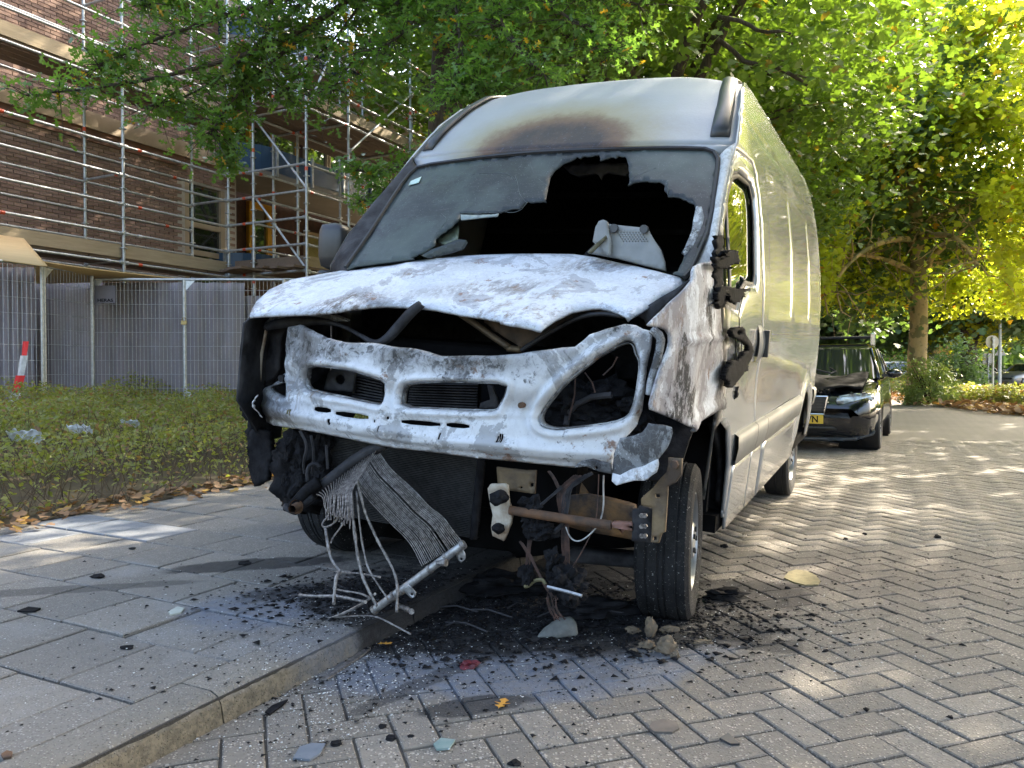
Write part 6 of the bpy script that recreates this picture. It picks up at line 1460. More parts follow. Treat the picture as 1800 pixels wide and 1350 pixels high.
# ---- wheels
def wheel(parent, c, R_, w, yaw, rubber, rimm, flat=0.0, name='wheel', cover=True, lean=0.0, inv=None):
    """c: hub centre in parent coordinates, axis along local y; outer side = -y"""
    Mt = Matrix.Translation(Vector(c)) @ Matrix.Rotation(yaw, 4, 'Z') @ Matrix.Rotation(lean, 4, 'X')
    prof_ = [(R_ * .60, -w * .40), (R_ * .66, -w * .47), (R_ * .80, -w * .52), (R_ * .93, -w * .50), (R_ * .985, -w * .43), (R_ * .99, -w * .30), (R_ * .98, -w * .29), (R_ * .98, -w * .26), (R_, -w * .25), (R_, -w * .08), (R_ * .984, -w * .07), (R_ * .984, -w * .04), (R_, -w * .03), (R_, w * .03), (R_ * .984, w * .04), (R_ * .984, w * .07), (R_, w * .08), (R_, w * .25), (R_ * .98, w * .26), (R_ * .98, w * .29), (R_ * .99, w * .30), (R_ * .985, w * .43), (R_ * .93, w * .50), (R_ * .80, w * .52), (R_ * .66, w * .47), (R_ * .60, w * .40)]
    mb = MB(); mb.lathe(prof_, 56, Mt)
    if flat:
        zc_ = c[2]
        for i, p in enumerate(mb.v):
            if p[2] < zc_ - R_ + flat:
                d_ = (zc_ - R_ + flat) - p[2]; mb.v[i] = (p[0], p[1] + (p[1] - c[1]) * d_ * 2.0, zc_ - R_ + flat)
    ty = mb.build(name, rubber, parent); smooth_by_angle(ty, 32)
    mb = MB(); r2 = R_ * .62; mb.lathe([(r2, -w * .40), (r2 * 1.02, -w * .44), (r2 * .97, -w * .45), (r2 * .93, -w * .38), (r2 * .88, -w * .20), (r2 * .70, -w * .18), (r2 * .62, -w * .30), (r2 * .38, -w * .42), (r2 * .34, -w * .46), (r2 * .12, -w * .46), (.004, -w * .46)], 40, Mt)
    rm = mb.build('rim', rimm, ty); smooth_by_angle(rm, 35)
    for k in range(5):
        a = 2 * math.pi * k / 5; mb = MB(); mb.tube([Mt @ Vector((r2 * .24 * math.cos(a), -w * .45, r2 * .24 * math.sin(a))), Mt @ Vector((r2 * .24 * math.cos(a), -w * .50, r2 * .24 * math.sin(a)))], .012, 6); mb.build('wheel_nut', M['trim_dark'], rm)
    mb = MB()
    for k in range(10):
        a = 2 * math.pi * (k + .5) / 10; p0 = Mt @ Vector((r2 * .66 * math.cos(a), -w * .265, r2 * .66 * math.sin(a))); p1 = Mt @ Vector((r2 * .66 * math.cos(a), -w * .29, r2 * .66 * math.sin(a))); mb.tube([p0, p1], .022, 8)
    mb.build('rim_hole', M['seal'], rm)
    return ty
RW = .335
wheel(van, toV(st(0.0, -.865, RW - .018)), RW, .215, math.radians(8.0), M['tyre'], M['rim'], .03, lean=math.radians(-3.5))
wl = wheel(van, toV(st(.0, .875, KH + RW - .0)), RW, .20, math.pi, M['tyre'], M['soot_metal'], 0, lean=math.radians(3.5))
wheel(van, toV(st(3.5, -.86, RW)), RW, .20, 0, M['tyre_ok'], M['rim'], .01, lean=math.radians(-4))
wheel(van, toV(st(3.5, .86, KH + RW)), RW, .20, math.pi, M['tyre_ok'], M['rim'], .01, lean=math.radians(4))
mb = MB(); mb.box((.25, -.45, .30), (4.2, -.35, .42)); mb.box((.25, .35, .30), (4.2, .45, .42)); mb.tube([(3.5, -.8, .34), (3.5, .8, .34)], .06, 8); mb.build('chassis_beam', M['black'], van)
# ---- burnt mirror arms and hanging mirror on the driver door; surviving mirror on the other side
def dplane(o_=-1.06): return lambda u, v, w: v - o_
def zz7(L): return [(1230 + a / 3.973, 420 + b / 3.973) for a, b in L]
plate('burnt_mirror_arm', zz7([(112,130),(150,100),(180,110),(205,85),(270,82),(275,120),(285,140),(280,170),(240,180),(208,178),(205,205),(165,208),(120,195)]), lambda u, v, w: v + 1.02, M['black'], .018, van, 3, noise_amp=.05, nsc=24, jit=1.1)
plate('burnt_mirror_arm', zz7([(120,385),(150,340),(200,330),(240,345),(345,345),(342,362),(310,370),(320,400),(300,410),(285,440),(230,438),(200,420),(180,460),(135,480),(125,430)]), lambda u, v, w: v + 1.02, M['black'], .018, van, 3, noise_amp=.05, nsc=24, jit=1.1)
plate('charred_hinge_edge', zz7([(118,-20),(165,-20),(170,100),(165,300),(168,340),(185,430),(180,480),(130,490),(118,400),(108,260),(112,170)]), lambda u, v, w: v + sidev(u, w) + .012, M['black'], .015, van, 4, noise_amp=.02, nsc=14, jit=1.8)
hm = plate('hanging_mirror_motor', zz7([(232,660),(236,635),(262,618),(300,615),(320,635),(325,670),(345,700),(365,730),(378,780),(370,820),(350,860),(340,880),(342,915),(328,920),(300,950),(260,1000),(230,1040),(202,1025),(210,1005),(182,975),(190,920),(232,850),(270,850),(300,820),(310,790),(340,790),(345,760),(330,730),(300,710),(262,690),(240,685)]), lambda u, v, w: v + 1.05, M['black'], .022, van, 4, jit=.7, holes=[arc(*zz7([(280, 655)])[0], 4.6, 0, 360, 12)[:-1]], noise_amp=.0)
for x0, x1 in ((276, 272), (262, 256), (290, 276), (250, 246)):
    mb = MB(); mb.tube([hit([q_], lambda u, v, w: v + 1.045)[0] for q_ in zz7([(300 if x0 == 276 else x0, 400 if x0 == 276 else 640), (x0, 520 if x0 == 276 else 720), (x0, 620 if x0 == 276 else 780), (x1, 850)])], .0022, 5); mb.build('thin_wire', M['black'], hm)
mb = MB(); mb.rock(hit([zz7([(248, 1082)])[0]], lambda u, v, w: v + 1.005)[0], .026, 3, (1, .6, 1), .6, 2); mb.build('soot_blob', M['black'], van)
def left_mirror():
    c_ = hp(588, 436, Y=4.32); G = []
    secs = [(0, .0), (.03, .8), (.10, .97), (.2, 1.0), (.27, .96), (.31, .82), (.33, .0)]
    for z_, k in secs:
        row = []
        for j in range(20):
            a = 2 * math.pi * j / 20; cx_, sx_ = math.cos(a), math.sin(a); e = .45; row.append(c_ + np.array([np.sign(cx_) * abs(cx_) ** e * .055 * k, np.sign(sx_) * abs(sx_) ** e * .088 * k, -.13 + z_ * .82]))
        row.append(row[0]); G.append(row)
    mb = MB(); mb.grid(G); m_ = mb.build('door_mirror', M['dark_plastic'], van, True)
    mb = MB(); mb.box(tuple(c_ + (-.05, -.085, -.20)), tuple(c_ + (.05, .085, -.125))); mb.build('mirror_base', M['dark_plastic'], m_, bevel=.02)
    mb = MB(); mb.box(tuple(c_ + (-.03, -.20, -.19)), tuple(c_ + (.02, -.08, -.14))); mb.box(tuple(c_ + (-.03, -.06, -.30)), tuple(c_ + (.03, .05, -.195))); mb.build('mirror_arm', M['dark_plastic'], m_, bevel=.008)
left_mirror()
# ------------------------------------------------------------------ cars: x rearwards from the front axle, y to the car's right, z up
def carpaint(name, c, rough=.12, metal=.3):
    t = NT(name); t.base(t.mix(t.map(t.noise(3, 4, .5), .35, .65), c, tuple(x * .85 for x in c)), rough, metal, Coat_Weight=1.0, Coat_Roughness=.04); return t.m
M['car_glass'] = glass_mat('tinted_car_glass', (.02, .025, .025), .8)
M['headlamp'] = simple('clear_headlamp', (.45, .50, .54), (.22, .26, .30), 14, .12, .5)
M['lens'] = simple('lamp_lens', (.75, .78, .8), None, rough=.08, metal=.6)
M['chrome'] = simple('chrome', (.75, .75, .75), None, rough=.12, metal=1.0)
M['black_gloss'] = simple('black_grille', (.012, .012, .013), (.02, .02, .02), 20, .4)
M['plate_y'] = simple('yellow_number_plate', (.72, .50, .05), (.66, .46, .05), 4, .45)
def car(name, label, loc, rotz, paint, L=(-.85, 3.45), hw=.89, roof=1.44, wb=2.64, detail=False, group=None, bumper=None, gh=None):
    e = empty(name, tuple(loc), label, 'car', rotz, group); x0, x1 = L
    # stations: x, half width factor, z sill, z belt (shoulder), z centre of the deck
    S = [(x0, .66, .34, .50, .52), (x0 + .04, .78, .24, .60, .64), (x0 + .14, .90, .19, .68, .73), (x0 + .32, .96, .18, .74, .80), (x0 + .6, .985, .18, .80, .88), (x0 + 1.0, 1.0, .18, .87, .95), (x0 + 1.35, 1.0, .18, .91, .99), (1.4, 1.0, .18, .93, .99), (2.4, 1.0, .18, .96, 1.0), (x1 - .5, .97, .2, .98, 1.02), (x1 - .15, .90, .24, .95, 1.0), (x1, .80, .34, .85, .9)]
    n = 40; G = []
    xs = np.linspace(x0, x1, 110)
    A = np.array(S)
    for x in xs:
        f = [np.interp(x, A[:, 0], A[:, k]) for k in range(1, 5)]; w, zs, zb_, zc_ = f[0] * hw, f[1], f[2], f[3]
        P_ = [(0, zs), (w * .80, zs), (w * .965, zs + .05), (w * .995, zs + .22), (w, (zs + zb_) / 2 + .05), (w * .985, zb_ - .06), (w * .94, zb_), (w * .80, zb_ + (zc_ - zb_) * .45), (w * .5, zc_ - .012), (0, zc_)]
        row = [(x, -y, z) for y, z in P_[::-1]] + [(x, y, z) for y, z in P_[1:]]
        # flare over the wheels
        row = [(q[0], q[1] * (1 + .02 * max(math.exp(-((x) / .36) ** 4), math.exp(-((x - wb) / .36) ** 4)) * (1 if q[2] < .75 else 0)), q[2]) for q in row]; G.append(row)
    mb = MB(); mb.grid(G)
    for end in (0, -1):
        b = 0 if end == 0 else (len(xs) - 1) * len(G[0]); mb.f.append(tuple(b + i for i in range(len(G[0]))))
    # cut wheel openings by dropping faces low at the sides near the axles
    V = mb.v; keep = []
    for f in mb.f:
        c = np.mean([V[i] for i in f], 0)
        if len(f) == 4 and abs(c[1]) > hw * .5 and any(math.hypot(c[0] - ax, c[2] - .31) < .35 for ax in (0, wb)): continue
        keep.append(f)
    mb.f = keep; o = mb.build('body', paint, e, True)
    for ax in (0, wb):
        for sg in (-1, 1):
            mb = MB(); mb.lathe([(.36, sg * hw * .97), (.36, sg * hw * .45), (.02, sg * hw * .45)], 24, Matrix.Translation((ax, 0, .31))); mb.build('wheel_arch', M['seal'], e)
    # glasshouse
    gx = gh or (.42, 1.15, 2.55, x1 - .25); zb_ = .93; G = []
    rows = [(gx[0], gx[3], 1.0, 0), (gx[0] + .28, gx[3] - .08, .94, .35), (gx[1] - .12, gx[2] + .35, .84, .82), (gx[1], gx[2] + .1, .76, .97), (gx[1] + .25, gx[2] - .1, .6, 1.0)]
    ring = []
    for (a, b, k, h) in rows:
        z = zb_ + (roof - zb_) * h; w = hw * .93 * k + 0; m_ = 7; r_ = []
        for i in range(m_): r_.append((a - .06 * (1 - (2 * i / (m_ - 1) - 1) ** 2) * (1 if h < .9 else .3), -w + 2 * w * i / (m_ - 1), z + .0))
        for i in range(1, m_ - 1): r_.append((a + (b - a) * i / (m_ - 1), w + .02 * math.sin(math.pi * i / (m_ - 1)), z + .02 * math.sin(math.pi * i / 6)))
        for i in range(m_): r_.append((b, w - 2 * w * i / (m_ - 1), z))
        for i in range(1, m_ - 1): r_.append((b + (a - b) * i / (m_ - 1), -w - .02 * math.sin(math.pi * i / (m_ - 1)), z + .02 * math.sin(math.pi * i / 6)))
        r_.append(r_[0]); ring.append(r_)
    mb = MB(); mb.grid(ring[:3]); g_ = mb.build('glazing', M['car_glass'], e, True)
    mb = MB(); mb.grid(ring[2:]); mb.f.append(tuple(len(mb.v) - len(ring[0]) + i for i in range(len(ring[0]) - 1))); mb.build('roof', paint, e, True)
    R_ = np.array(ring)
    for idx in (0, 6, 9, 18 - 6, 18, 21):
        if idx < R_.shape[1]:
            mb = MB(); mb.tube([tuple(R_[j][idx]) for j in range(3)], .028 if idx in (0, 6) else .022, 6); mb.build('roof_pillar', paint, e, True)
    for ax in (0, wb):
        for sg in (-1, 1): wheel(e, (ax, sg * (hw - .10), .315), .315, .20, 0 if sg < 0 else math.pi, M['tyre_ok'], M['rim'], 0)
    for sg in (-1, 1):
        if not detail:
            mb = MB(); mb.rock((x0 + .14, sg * hw * .66, .62), .12, 5, (.7, 1.4, .6), .05, 2); mb.build('headlight', M['headlamp'], e, True)
        mb = MB(); mb.rock((gx[0] + .18, sg * (hw + .12), 1.0), .10, 2, (.7, 1.05, .65), .05, 2); mr = mb.build('door_mirror', paint, e, True)
        mb = MB(); mb.box((gx[0] + .14, min(sg * (hw - .03), sg * (hw + .1)), .955), (gx[0] + .22, max(sg * (hw - .03), sg * (hw + .1)), .99)); mb.build('mirror_arm', M['seal'], mr)
    mb = MB(); mb.box((x0 + .01, -.42, .28), (x0 + .06, .42, .40)); mb.build('lower_grille', M['black_gloss'], e, bevel=.01)
    return e
cwheel = gnd(1545, 789); cc_ = cwheel + N2 * .86; crot = TH - math.radians(2.0)
blk = carpaint('black_car_paint', (.012, .014, .02))
cb = car('black_car', 'black hatchback with burst up bonnet parked right behind the van', cc_, crot, blk, (-.80, 3.45), .885, 1.44, 2.64, True)
hw = .885
def cpt(x, y, z): return (x, y, z)
def cfront(y, z): # bumper surface x at y, z
    return -.80 + .02 + .30 * (abs(y) / hw) ** 3 + .12 * max(0, z - .5) ** 1.0 + .05 * (z < .3)
def cplate(name, yz, m, t=.03, parent=cb, off=-.012, xs=None):
    V2, T, _, _ = region(yz, [], .05); V3 = np.array([(cfront(y, z) + off, y, z) for y, z in V2]); o = surf_obj(name, V3, T, m, parent, t); return o
# grille with chrome frame, plate, lamps, fog lamp, bumper lip (car's left side is the picture's right: y < 0)
gf = cplate('grille', [(-.30, .70), (.30, .70), (.26, .50), (-.26, .50)], M['black_gloss'], .02, off=-.02)
fr = [(-.31, .71), (.31, .71), (.27, .485), (-.27, .485), (-.31, .71)]
mb = MB(); mb.tube([(cfront(y, z) - .035, y, z) for y, z in fr], .013, 8); mb.build('grille_frame', M['chrome'], gf)
for i in range(5):
    z = .52 + i * .037; mb = MB(); mb.box((cfront(0, z) - .045, -.27, z), (cfront(0, z) - .03, .27, z + .012)); mb.build('grille_bar', M['seal'], gf)
npl = MB(); npl.box((-.825, -.265, .365), (-.812, .265, .475)); npo = npl.build('number_plate', M['plate_y'], cb, bevel=.003)
tc = bpy.data.curves.new('plate_text', 'FONT'); tc.body = 'VN'; tc.size = .115; tc.extrude = .0015; tc.offset = .003; tc.materials.append(M['black']); tc.align_x = 'LEFT'
to = text_mesh('plate_text', tc); COL.objects.link(to); to.parent = npo; to.location = (-.8265, -.065, .383); to.rotation_euler = (math.pi / 2, 0, -math.pi / 2); to.scale = (.9, 1, 1)
cplate('lower_intake', [(-.46, .33), (.46, .33), (.42, .22), (-.42, .22)], M['black_gloss'], .02, off=-.02)
for sg in (-1, 1):
    hl = cplate('headlight', [(sg * .40, .66), (sg * .44, .72), (sg * .62, .755), (sg * .80, .745), (sg * .82, .68), (sg * .70, .635), (sg * .42, .615)], M['headlamp'], .03, off=-.016)
    for y in (.52, .68):
        mb = MB(); mb.tube([(cfront(y, .68) - .035, sg * y, .675), (cfront(y, .68) - .01, sg * y, .675)], [.03, .045], 14); mb.build('lamp_bowl', M['lens'], hl)
    fi = cplate('fog_recess', [(sg * .36, .38), (sg * .78, .42), (sg * .80, .32), (sg * .72, .26), (sg * .36, .25)], M['black_gloss'], .02, off=-.014)
    mb = MB(); mb.tube([(cfront(.62, .33) - .045, sg * .62, .335), (cfront(.62, .33) - .01, sg * .62, .335)], [.045, .05], 16); mb.build('fog_lamp', M['lens'], fi)
    mb = MB(); mb.tube([(cfront(y, .47) - .012, sg * y, .475) for y in np.linspace(.36, .74, 8)], .016, 8); mb.build('bumper_strip', M['seal'], cb)
cplate('bumper_lip', [(-.84, .30), (-.80, .22), (-.6, .155), (0, .14), (.6, .155), (.80, .22), (.84, .30), (.76, .235), (.55, .195), (0, .185), (-.55, .195), (-.76, .235)], M['trim_dark'], .04, off=-.02)
# burst bonnet: crumpled sheet lifted at the rear, char below
cr = np.random.default_rng(4); G = []
for i in range(26):
    x = -.62 + 1.12 * i / 25; row = []
    for j in range(34):
        y = -.70 + 1.45 * j / 33; f = i / 25; z = .80 + .17 * f + .02
        pk = math.exp(-((y - .28) / .26) ** 2) * (.30 * math.sin(math.pi * min(1, f * 1.15)) + .12 * f); z += pk + .08 * mnoise.noise(Vector((x * 3, y * 3, 1))) + .02 * mnoise.noise(Vector((x * 9, y * 9, 1))); row.append((x, y, z))
    G.append(row)
mb = MB(); mb.grid(G); o = mb.build('burst_bonnet', simple('scorched_black_bonnet', (.008, .008, .009), (.022, .022, .022), 7, .8, 0, .4, Specular_IOR_Level=.08), cb, True); s_ = o.modifiers.new('t', 'SOLIDIFY'); s_.thickness = .015
mb = MB()
for k in range(40): mb.rock((-.62 + cr.uniform(-.05, .15), cr.uniform(-.45, .6), .78 + cr.uniform(-.04, .03)), cr.uniform(.02, .06), k, (1, 1, .6), .5)
mb.build('charred_edge', M['black'], cb)
mb = MB(); mb.tube([(-.45, .55, .98), (-.3, .30, 1.17), (-.1, .05, 1.10), (.1, -.25, 1.0), (.2, -.30, 1.03), (.22, -.22, 1.08)], .012, 6); mb.build('bent_bonnet_edge', M['soot_metal'], cb)
mb = MB(); mb.tube([(1.28, -.72, 1.53), (1.28, .72, 1.53)], .022, 8); rk = mb.build('roof_bar', M['seal'], cb)
for sg in (-1, 1):
    mb = MB(); mb.box((1.22, sg * .70 - .035, 1.40), (1.34, sg * .70 + .035, 1.60)); mb.build('roof_bar_foot', M['chrome'] if sg < 0 else M['seal'], rk, bevel=.02)
mb = MB(); mb.tube([(1.3, .1, 1.44), (1.42, .1, 1.78)], .005, 5); mb.build('aerial', M['seal'], cb)
# far cars
grp = 'cars in the distance'
p = gnd(1590, 681); p = at(1588, 672, 36); p[2] = .0
car('parked_car', 'silver car half hidden behind the plane trunk', (p[0] + 1.3, p[1], 0), math.radians(178), carpaint('silver_far_paint', (.45, .48, .48), .3, .5), group=grp)
p = at(1735, 670, 50); car('parked_car', 'white car with blue tinted screen facing the camera by the signs', (p[0], p[1], 0), math.radians(80), carpaint('white_far_paint', (.62, .62, .62), .3, 0), group=grp)
p = at(1795, 670, 48); car('parked_car', 'silver car at the right edge of the far row', (p[0] - .6, p[1], 0), math.radians(20), carpaint('grey_far_paint', (.42, .40, .38), .3, .4), group=grp)
# signs seen from behind, and a lamp post
M['sign_back'] = simple('sign_back_grey', (.42, .40, .35), (.35, .33, .29), 6, .5, .3)
def sign(x, Y, yc, r, label, tri=False):
    b = at(x, 670, Y); b[2] = .0; H_ = at(x, yc, Y)[2]; e = empty('traffic_sign', tuple(b), label, 'sign', 0, 'traffic signs seen from behind')
    mb = MB(); mb.tube([(0, 0, 0), (0, 0, H_ + r * .8)], .04, 10); mb.build('post', M['galv'], e)
    n = 28; an = [2 * math.pi * k / n for k in range(n)] if not tri else [math.radians(a) for a in (90, 210, 330)] if tri == 1 else [math.radians(a) for a in (45, 135, 225, 315)]
    mb = MB(); mb.prism([(r * math.cos(a), H_ + r * math.sin(a)) for a in an], lambda a, b_, h: (a, .045 + h, b_), .02); mb.build('sign_plate', M['sign_back'], e)
    for dz in (-r * .4, r * .4):
        mb = MB(); mb.box((-.06, -.05, H_ + dz - .03), (.06, .048, H_ + dz + .03)); mb.build('clamp', M['galv'], e)
sign(1745, 30, 601, .26, 'round grey sign back on a thin post beside the hedge')
sign(1737, 44, 630, .42, 'square blue grey sign back just left of the round one', 2)
sign(1759, 46, 619, .40, 'triangular grey sign back partly behind the round sign', 1)
b = at(1757, 665, 38); b[2] = 0; e = empty('street_lamp', tuple(b), 'tall thin grey lamp post behind the round sign', 'street lamp')
mb = MB(); mb.tube([(0, 0, 0), (0, 0, 3), (0, 0, 7.5)], [.09, .07, .05], 10); mb.build('pole', M['galv'], e); mb = MB(); mb.tube([(0, 0, 7.4), (.4, 0, 7.6), (.9, 0, 7.6)], .035, 8); mb.build('arm', M['galv'], e)
mb = MB(); mb.rock((1.1, 0, 7.6), .16, 1, (1.8, .8, .5), .02, 2); mb.build('lamp_head', M['trim'], e, True)
for x in (1490 + 180, 1701): 
    b = at(x, 668, 42); b[2] = 0
b = at(1701, 668, 40); b[2] = 0
e = empty('young_tree', tuple(b), 'thin dark young trunk between the hedge and the signs', 'tree'); mb = MB(); mb.tube([(0, 0, 0), (.02, 0, 2), (0, 0, 4.5)], [.09, .08, .05], 8); mb.build('trunk', M['bark'], e)
cc_y = np.random.default_rng(8); P_ = cc_y.normal(size=(2600, 3)) * (1.0, 1.0, .8) + (0, 0, 4.2); leaves('crown', P_, .28, 'plane', M['yellow_leaf'], e, .3, cc_y)
# distant buildings glimpsed through the trees
bq = at(1570, 640, 75); e = empty('far_house', (bq[0], bq[1], 0), 'pale orange house glimpsed between the far trunks', 'house')
mb = MB(); mb.box((-6, 0, 0), (6, 8, 4.0)); mb.build('wall', simple('peach_render', (.55, .36, .22), (.48, .32, .2), .6, .8), e); mb = MB(); mb.prism([(-6.4, 4.0), (6.4, 4.0), (5, 6.0), (-5, 6.0)], lambda a, b, h: (a, h - .4, b), 8.8); mb.build('roof', M['soffit'], e)
for k in range(4):
    mb = MB(); mb.box((-4.6 + k * 2.6, -.06, 1.2), (-3.3 + k * 2.6, -.01, 2.6)); mb.build('window', M['pane'], e)
bq = at(1800, 640, 95); e = empty('far_building', (bq[0], bq[1], 0), 'pale far building with a pink end behind the parked cars', 'building')
mb = MB(); mb.box((-24, 0, 0), (0, 10, 5.0)); mb.build('wall', simple('pale_blue_render', (.42, .52, .54), (.38, .46, .48), .4, .8), e); mb = MB(); mb.box((.02, 0, 0), (6, 10, 7)); mb.build('end_wall', simple('pink_render', (.55, .25, .24), (.5, .22, .2), .5, .8), e)
for k in range(9):
    mb = MB(); mb.box((-23 + k * 2.6, -.06, 1.4), (-21.4 + k * 2.6, -.01, 3.2)); mb.build('window', M['pane'], e)
# ------------------------------------------------------------------ debris on the ground
dr = random.Random(12); dn = np.random.default_rng(12)
def crumbs(name, n, fn, r0, r1, m, label, cat, zb=.004):
    """n little angular crumbs as one uncountable scatter"""
    base = np.array([(1,0,0),(-.4,.9,0),(-.6,-.8,0),(.1,.1,1.0),(0,0,-.4)]); F_ = np.array([(0,1,3),(1,2,3),(2,0,3),(1,0,4),(2,1,4),(0,2,4)])
    C_ = fn(n); n = len(C_); r = dn.uniform(r0, r1, n) * dn.choice([.5, .7, 1, 1.5], n); V = base[None] * (1 + .5 * dn.normal(size=(n, 5, 3)) * .6) * r[:, None, None]; V[:, :, 2] *= .35
    a = dn.uniform(0, 6.28, n); ca, sa = np.cos(a), np.sin(a); X = V[:, :, 0] * ca[:, None] - V[:, :, 1] * sa[:, None]; Y = V[:, :, 0] * sa[:, None] + V[:, :, 1] * ca[:, None]
    V = np.stack([X, Y, V[:, :, 2]], 2) + C_[:, None, :]
    idx = (F_[None] + 5 * np.arange(n)[:, None, None]).reshape(-1, 3); o = link(name, fast_mesh(name, V.reshape(-1, 3), idx, np.full(len(idx), 3)), m, None, label=label, cat=cat, kind='stuff'); return o
def zof(P_):
    v = (P_ - C0[None, :2]) @ N2[:2]; return np.where(v > KV + .02, KH + .006, .006)
def ell(parts):
    def f(n):
        out = []
        for (x, y, sx_, sy_, w) in parts:
            k = int(n * w); P_ = dn.normal(size=(k, 2)) * (sx_, sy_) + (x, y); out.append(P_)
        P_ = np.concatenate(out); P_ = P_[P_[:, 1] > 1.7]; return np.column_stack([P_, zof(P_)])
    return f
M['char'] = simple('charcoal_crumb', (.008, .008, .009), (.022, .022, .024), 30, .9, Specular_IOR_Level=.1)
crumbs('charcoal_crumbs', 4200, ell([(.1, 3.2, .75, .38, .42), (-.1, 2.5, .55, .3, .12), (1.9, 3.9, .75, .45, .20), (1.2, 3.4, .5, .5, .1), (-1.2, 2.8, .7, .6, .08), (-.65, 2.45, .25, .3, .12)]), .002, .0075, M['char'], 'black charcoal crumbs scattered round the burnt front of the van', 'charcoal')
crumbs('glass_crumbs', 3400, ell([(.1, 3.0, .7, .35, .5), (-.55, 2.55, .16, .3, .4), (-.8, 2.9, .5, .35, .15), (1.0, 3.4, .4, .3, .1)]), .0012, .0036, simple('white_glass_crumb', (.80, .82, .82), (.6, .62, .62), 60, .4), 'tiny white glass and ash crumbs on the paving before the van', 'glass crumbs')
crumbs('crust', 5200, ell([(.15, 3.2, .5, .22, .8), (-.6, 3.25, .25, .14, .2)]), .004, .016, M['black'], 'black melted crust lying under the open nose of the van', 'soot crust', 0)
def lump(x, y, r, seed, m, label, cat, name, sq=(1, 1, .6), amp=.45, z=0, sub=3, group=None):
    p = gnd(x, y, z); mb = MB(); mb.rock((0, 0, r * sq[2] * .6), r, seed, sq, amp, sub); o = mb.build(name, m, None, loc=tuple(p), label=label, cat=cat, group=group); smooth_by_angle(o, 40); return o
# melted light grey reflector
p = gnd(945, 1122); mb = MB(); G = []
for i in range(13):
    f = i / 12; r = .055 * math.sin(math.pi * min(.5, f * .55)) ** .8 + .002; row = []
    for j in range(14):
        a = math.pi * (-.1 + 1.2 * j / 13); k = 1 + .12 * mnoise.noise(Vector((i * .5, j * .5, 0))); row.append((f * .15, math.cos(a) * r * 1.0 * k, math.sin(a) * r * .85 * k + .006 + .01 * f))
    G.append(row)
mb.grid(G); o = mb.build('melted_reflector', simple('grey_green_melted_plastic', (.19, .20, .185), (.09, .095, .09), 14, .6, 0, .25), None, True, loc=tuple(p), rotz=.45, label='pale grey cone shaped melted lamp reflector on the soot', cat='melted plastic'); s_ = o.modifiers.new('t', 'SOLIDIFY'); s_.thickness = .006
M['clay'] = simple('brown_burnt_foam', (.20, .155, .105), (.11, .085, .06), 22, .95, 0, .6, 50)
for i, (x, y, r, sq, lb_) in enumerate(((1143, 1118, .036, (.7, .8, 1.5), 'upright brown foam lump in front of the flat tyre'), (1138, 1140, .036, (1.1, .8, .6), 'flat brown foam lump at the foot of the upright one'), (1172, 1148, .045, (1, .8, 1), 'biggest rounded brown foam lump nearest the camera'), (1176, 1112, .034, (1.3, .7, .6), 'brown foam lump behind the biggest one'), (1112, 1112, .028, (1.2, .8, .7), 'small tan foam lump left of the upright one'), (1187, 1156, .020, (1, .8, .9), 'small pale foam crumb right of the biggest lump'), (1113, 1146, .018, (1.2, .8, .6), 'small cream foam crumb left of the biggest lump'), (1236, 1132, .026, (1.8, .7, .5), 'long tan foam scrap farthest right of the group'))):
    lump(x, y, r * .8, i + 3, M['clay'], lb_, 'foam lump', 'foam_lump', sq, .6, group='brown foam lumps before the tyre')
def shard(pts, m, label, cat, name='flat_shard', z=0, t=.006, lift=.003, tilt=0.0):
    P_ = [gnd(x, y, z) for x, y in pts]; c = np.mean(P_, 0); n = len(P_)
    mb = MB(); mb.prism([(p[0] - c[0], p[1] - c[1]) for p in P_], lambda a, b, h: (a, b, h + lift + tilt * a + .004 * mnoise.noise(Vector((a * 30, b * 30, 0)))), t); return mb.build(name, m, None, loc=(c[0], c[1], z), label=label, cat=cat)
M['tan'] = simple('yellow_tan_felt', (.30, .26, .14), (.20, .17, .09), 30, .9, 0, .4)
shard([(1378,1018),(1386,1008),(1400,1004),(1418,1006),(1434,1014),(1442,1024),(1438,1030),(1416,1031),(1396,1027)], M['tan'], 'oval yellow tan felt disc lying right of the front wheel', 'felt disc')
shard([(1141,1284),(1146,1274),(1168,1270),(1190,1273),(1194,1284),(1182,1292),(1150,1291)], simple('brown_flake', (.13, .11, .095), (.09, .08, .07), 20, .8), 'brown grey flake on the pavers at the bottom', 'flake')
shard([(1265,1302),(1280,1294),(1300,1312),(1284,1312)], M['trim_dark'], 'small dark angular shard at the bottom right of the flake', 'shard')
shard([(515,1338),(527,1318),(548,1312),(572,1312),(562,1330),(545,1340)], simple('blue_grey_painted_flake', (.11, .135, .17), (.15, .17, .20), 20, .6), 'blue grey paint flake at the bottom of the picture', 'paint flake')
shard([(466,1254),(478,1243),(492,1239),(506,1235),(496,1246),(488,1250),(474,1260)], M['black'], 'black melted flake on the road beside the kerb', 'flake', tilt=.1)
shard([(560,1198),(575,1190),(645,1140),(652,1143),(640,1154),(575,1198)], M['alu'], 'long thin aluminium strip leaning on the kerb foot', 'metal strip', 'metal_strip')
shard([(762,1312),(775,1302),(800,1305),(790,1320),(768,1322)], simple('turquoise_glass_flake', (.17, .26, .25), (.24, .31, .30), 30, .3), 'turquoise broken glass flake on the pavers', 'glass flake')
shard([(296,1078),(312,1070),(324,1073),(318,1080),(300,1084)], simple('pale_chalky_scrap', (.42, .45, .40), (.35, .38, .34), 30, .8), 'pale chalky scrap on the pavement slab', 'scrap', z=KH)
shard([(30,1077),(50,1070),(72,1072),(62,1077),(45,1078)], M['black'], 'thin dark scrap on the far left slabs', 'scrap', z=KH)
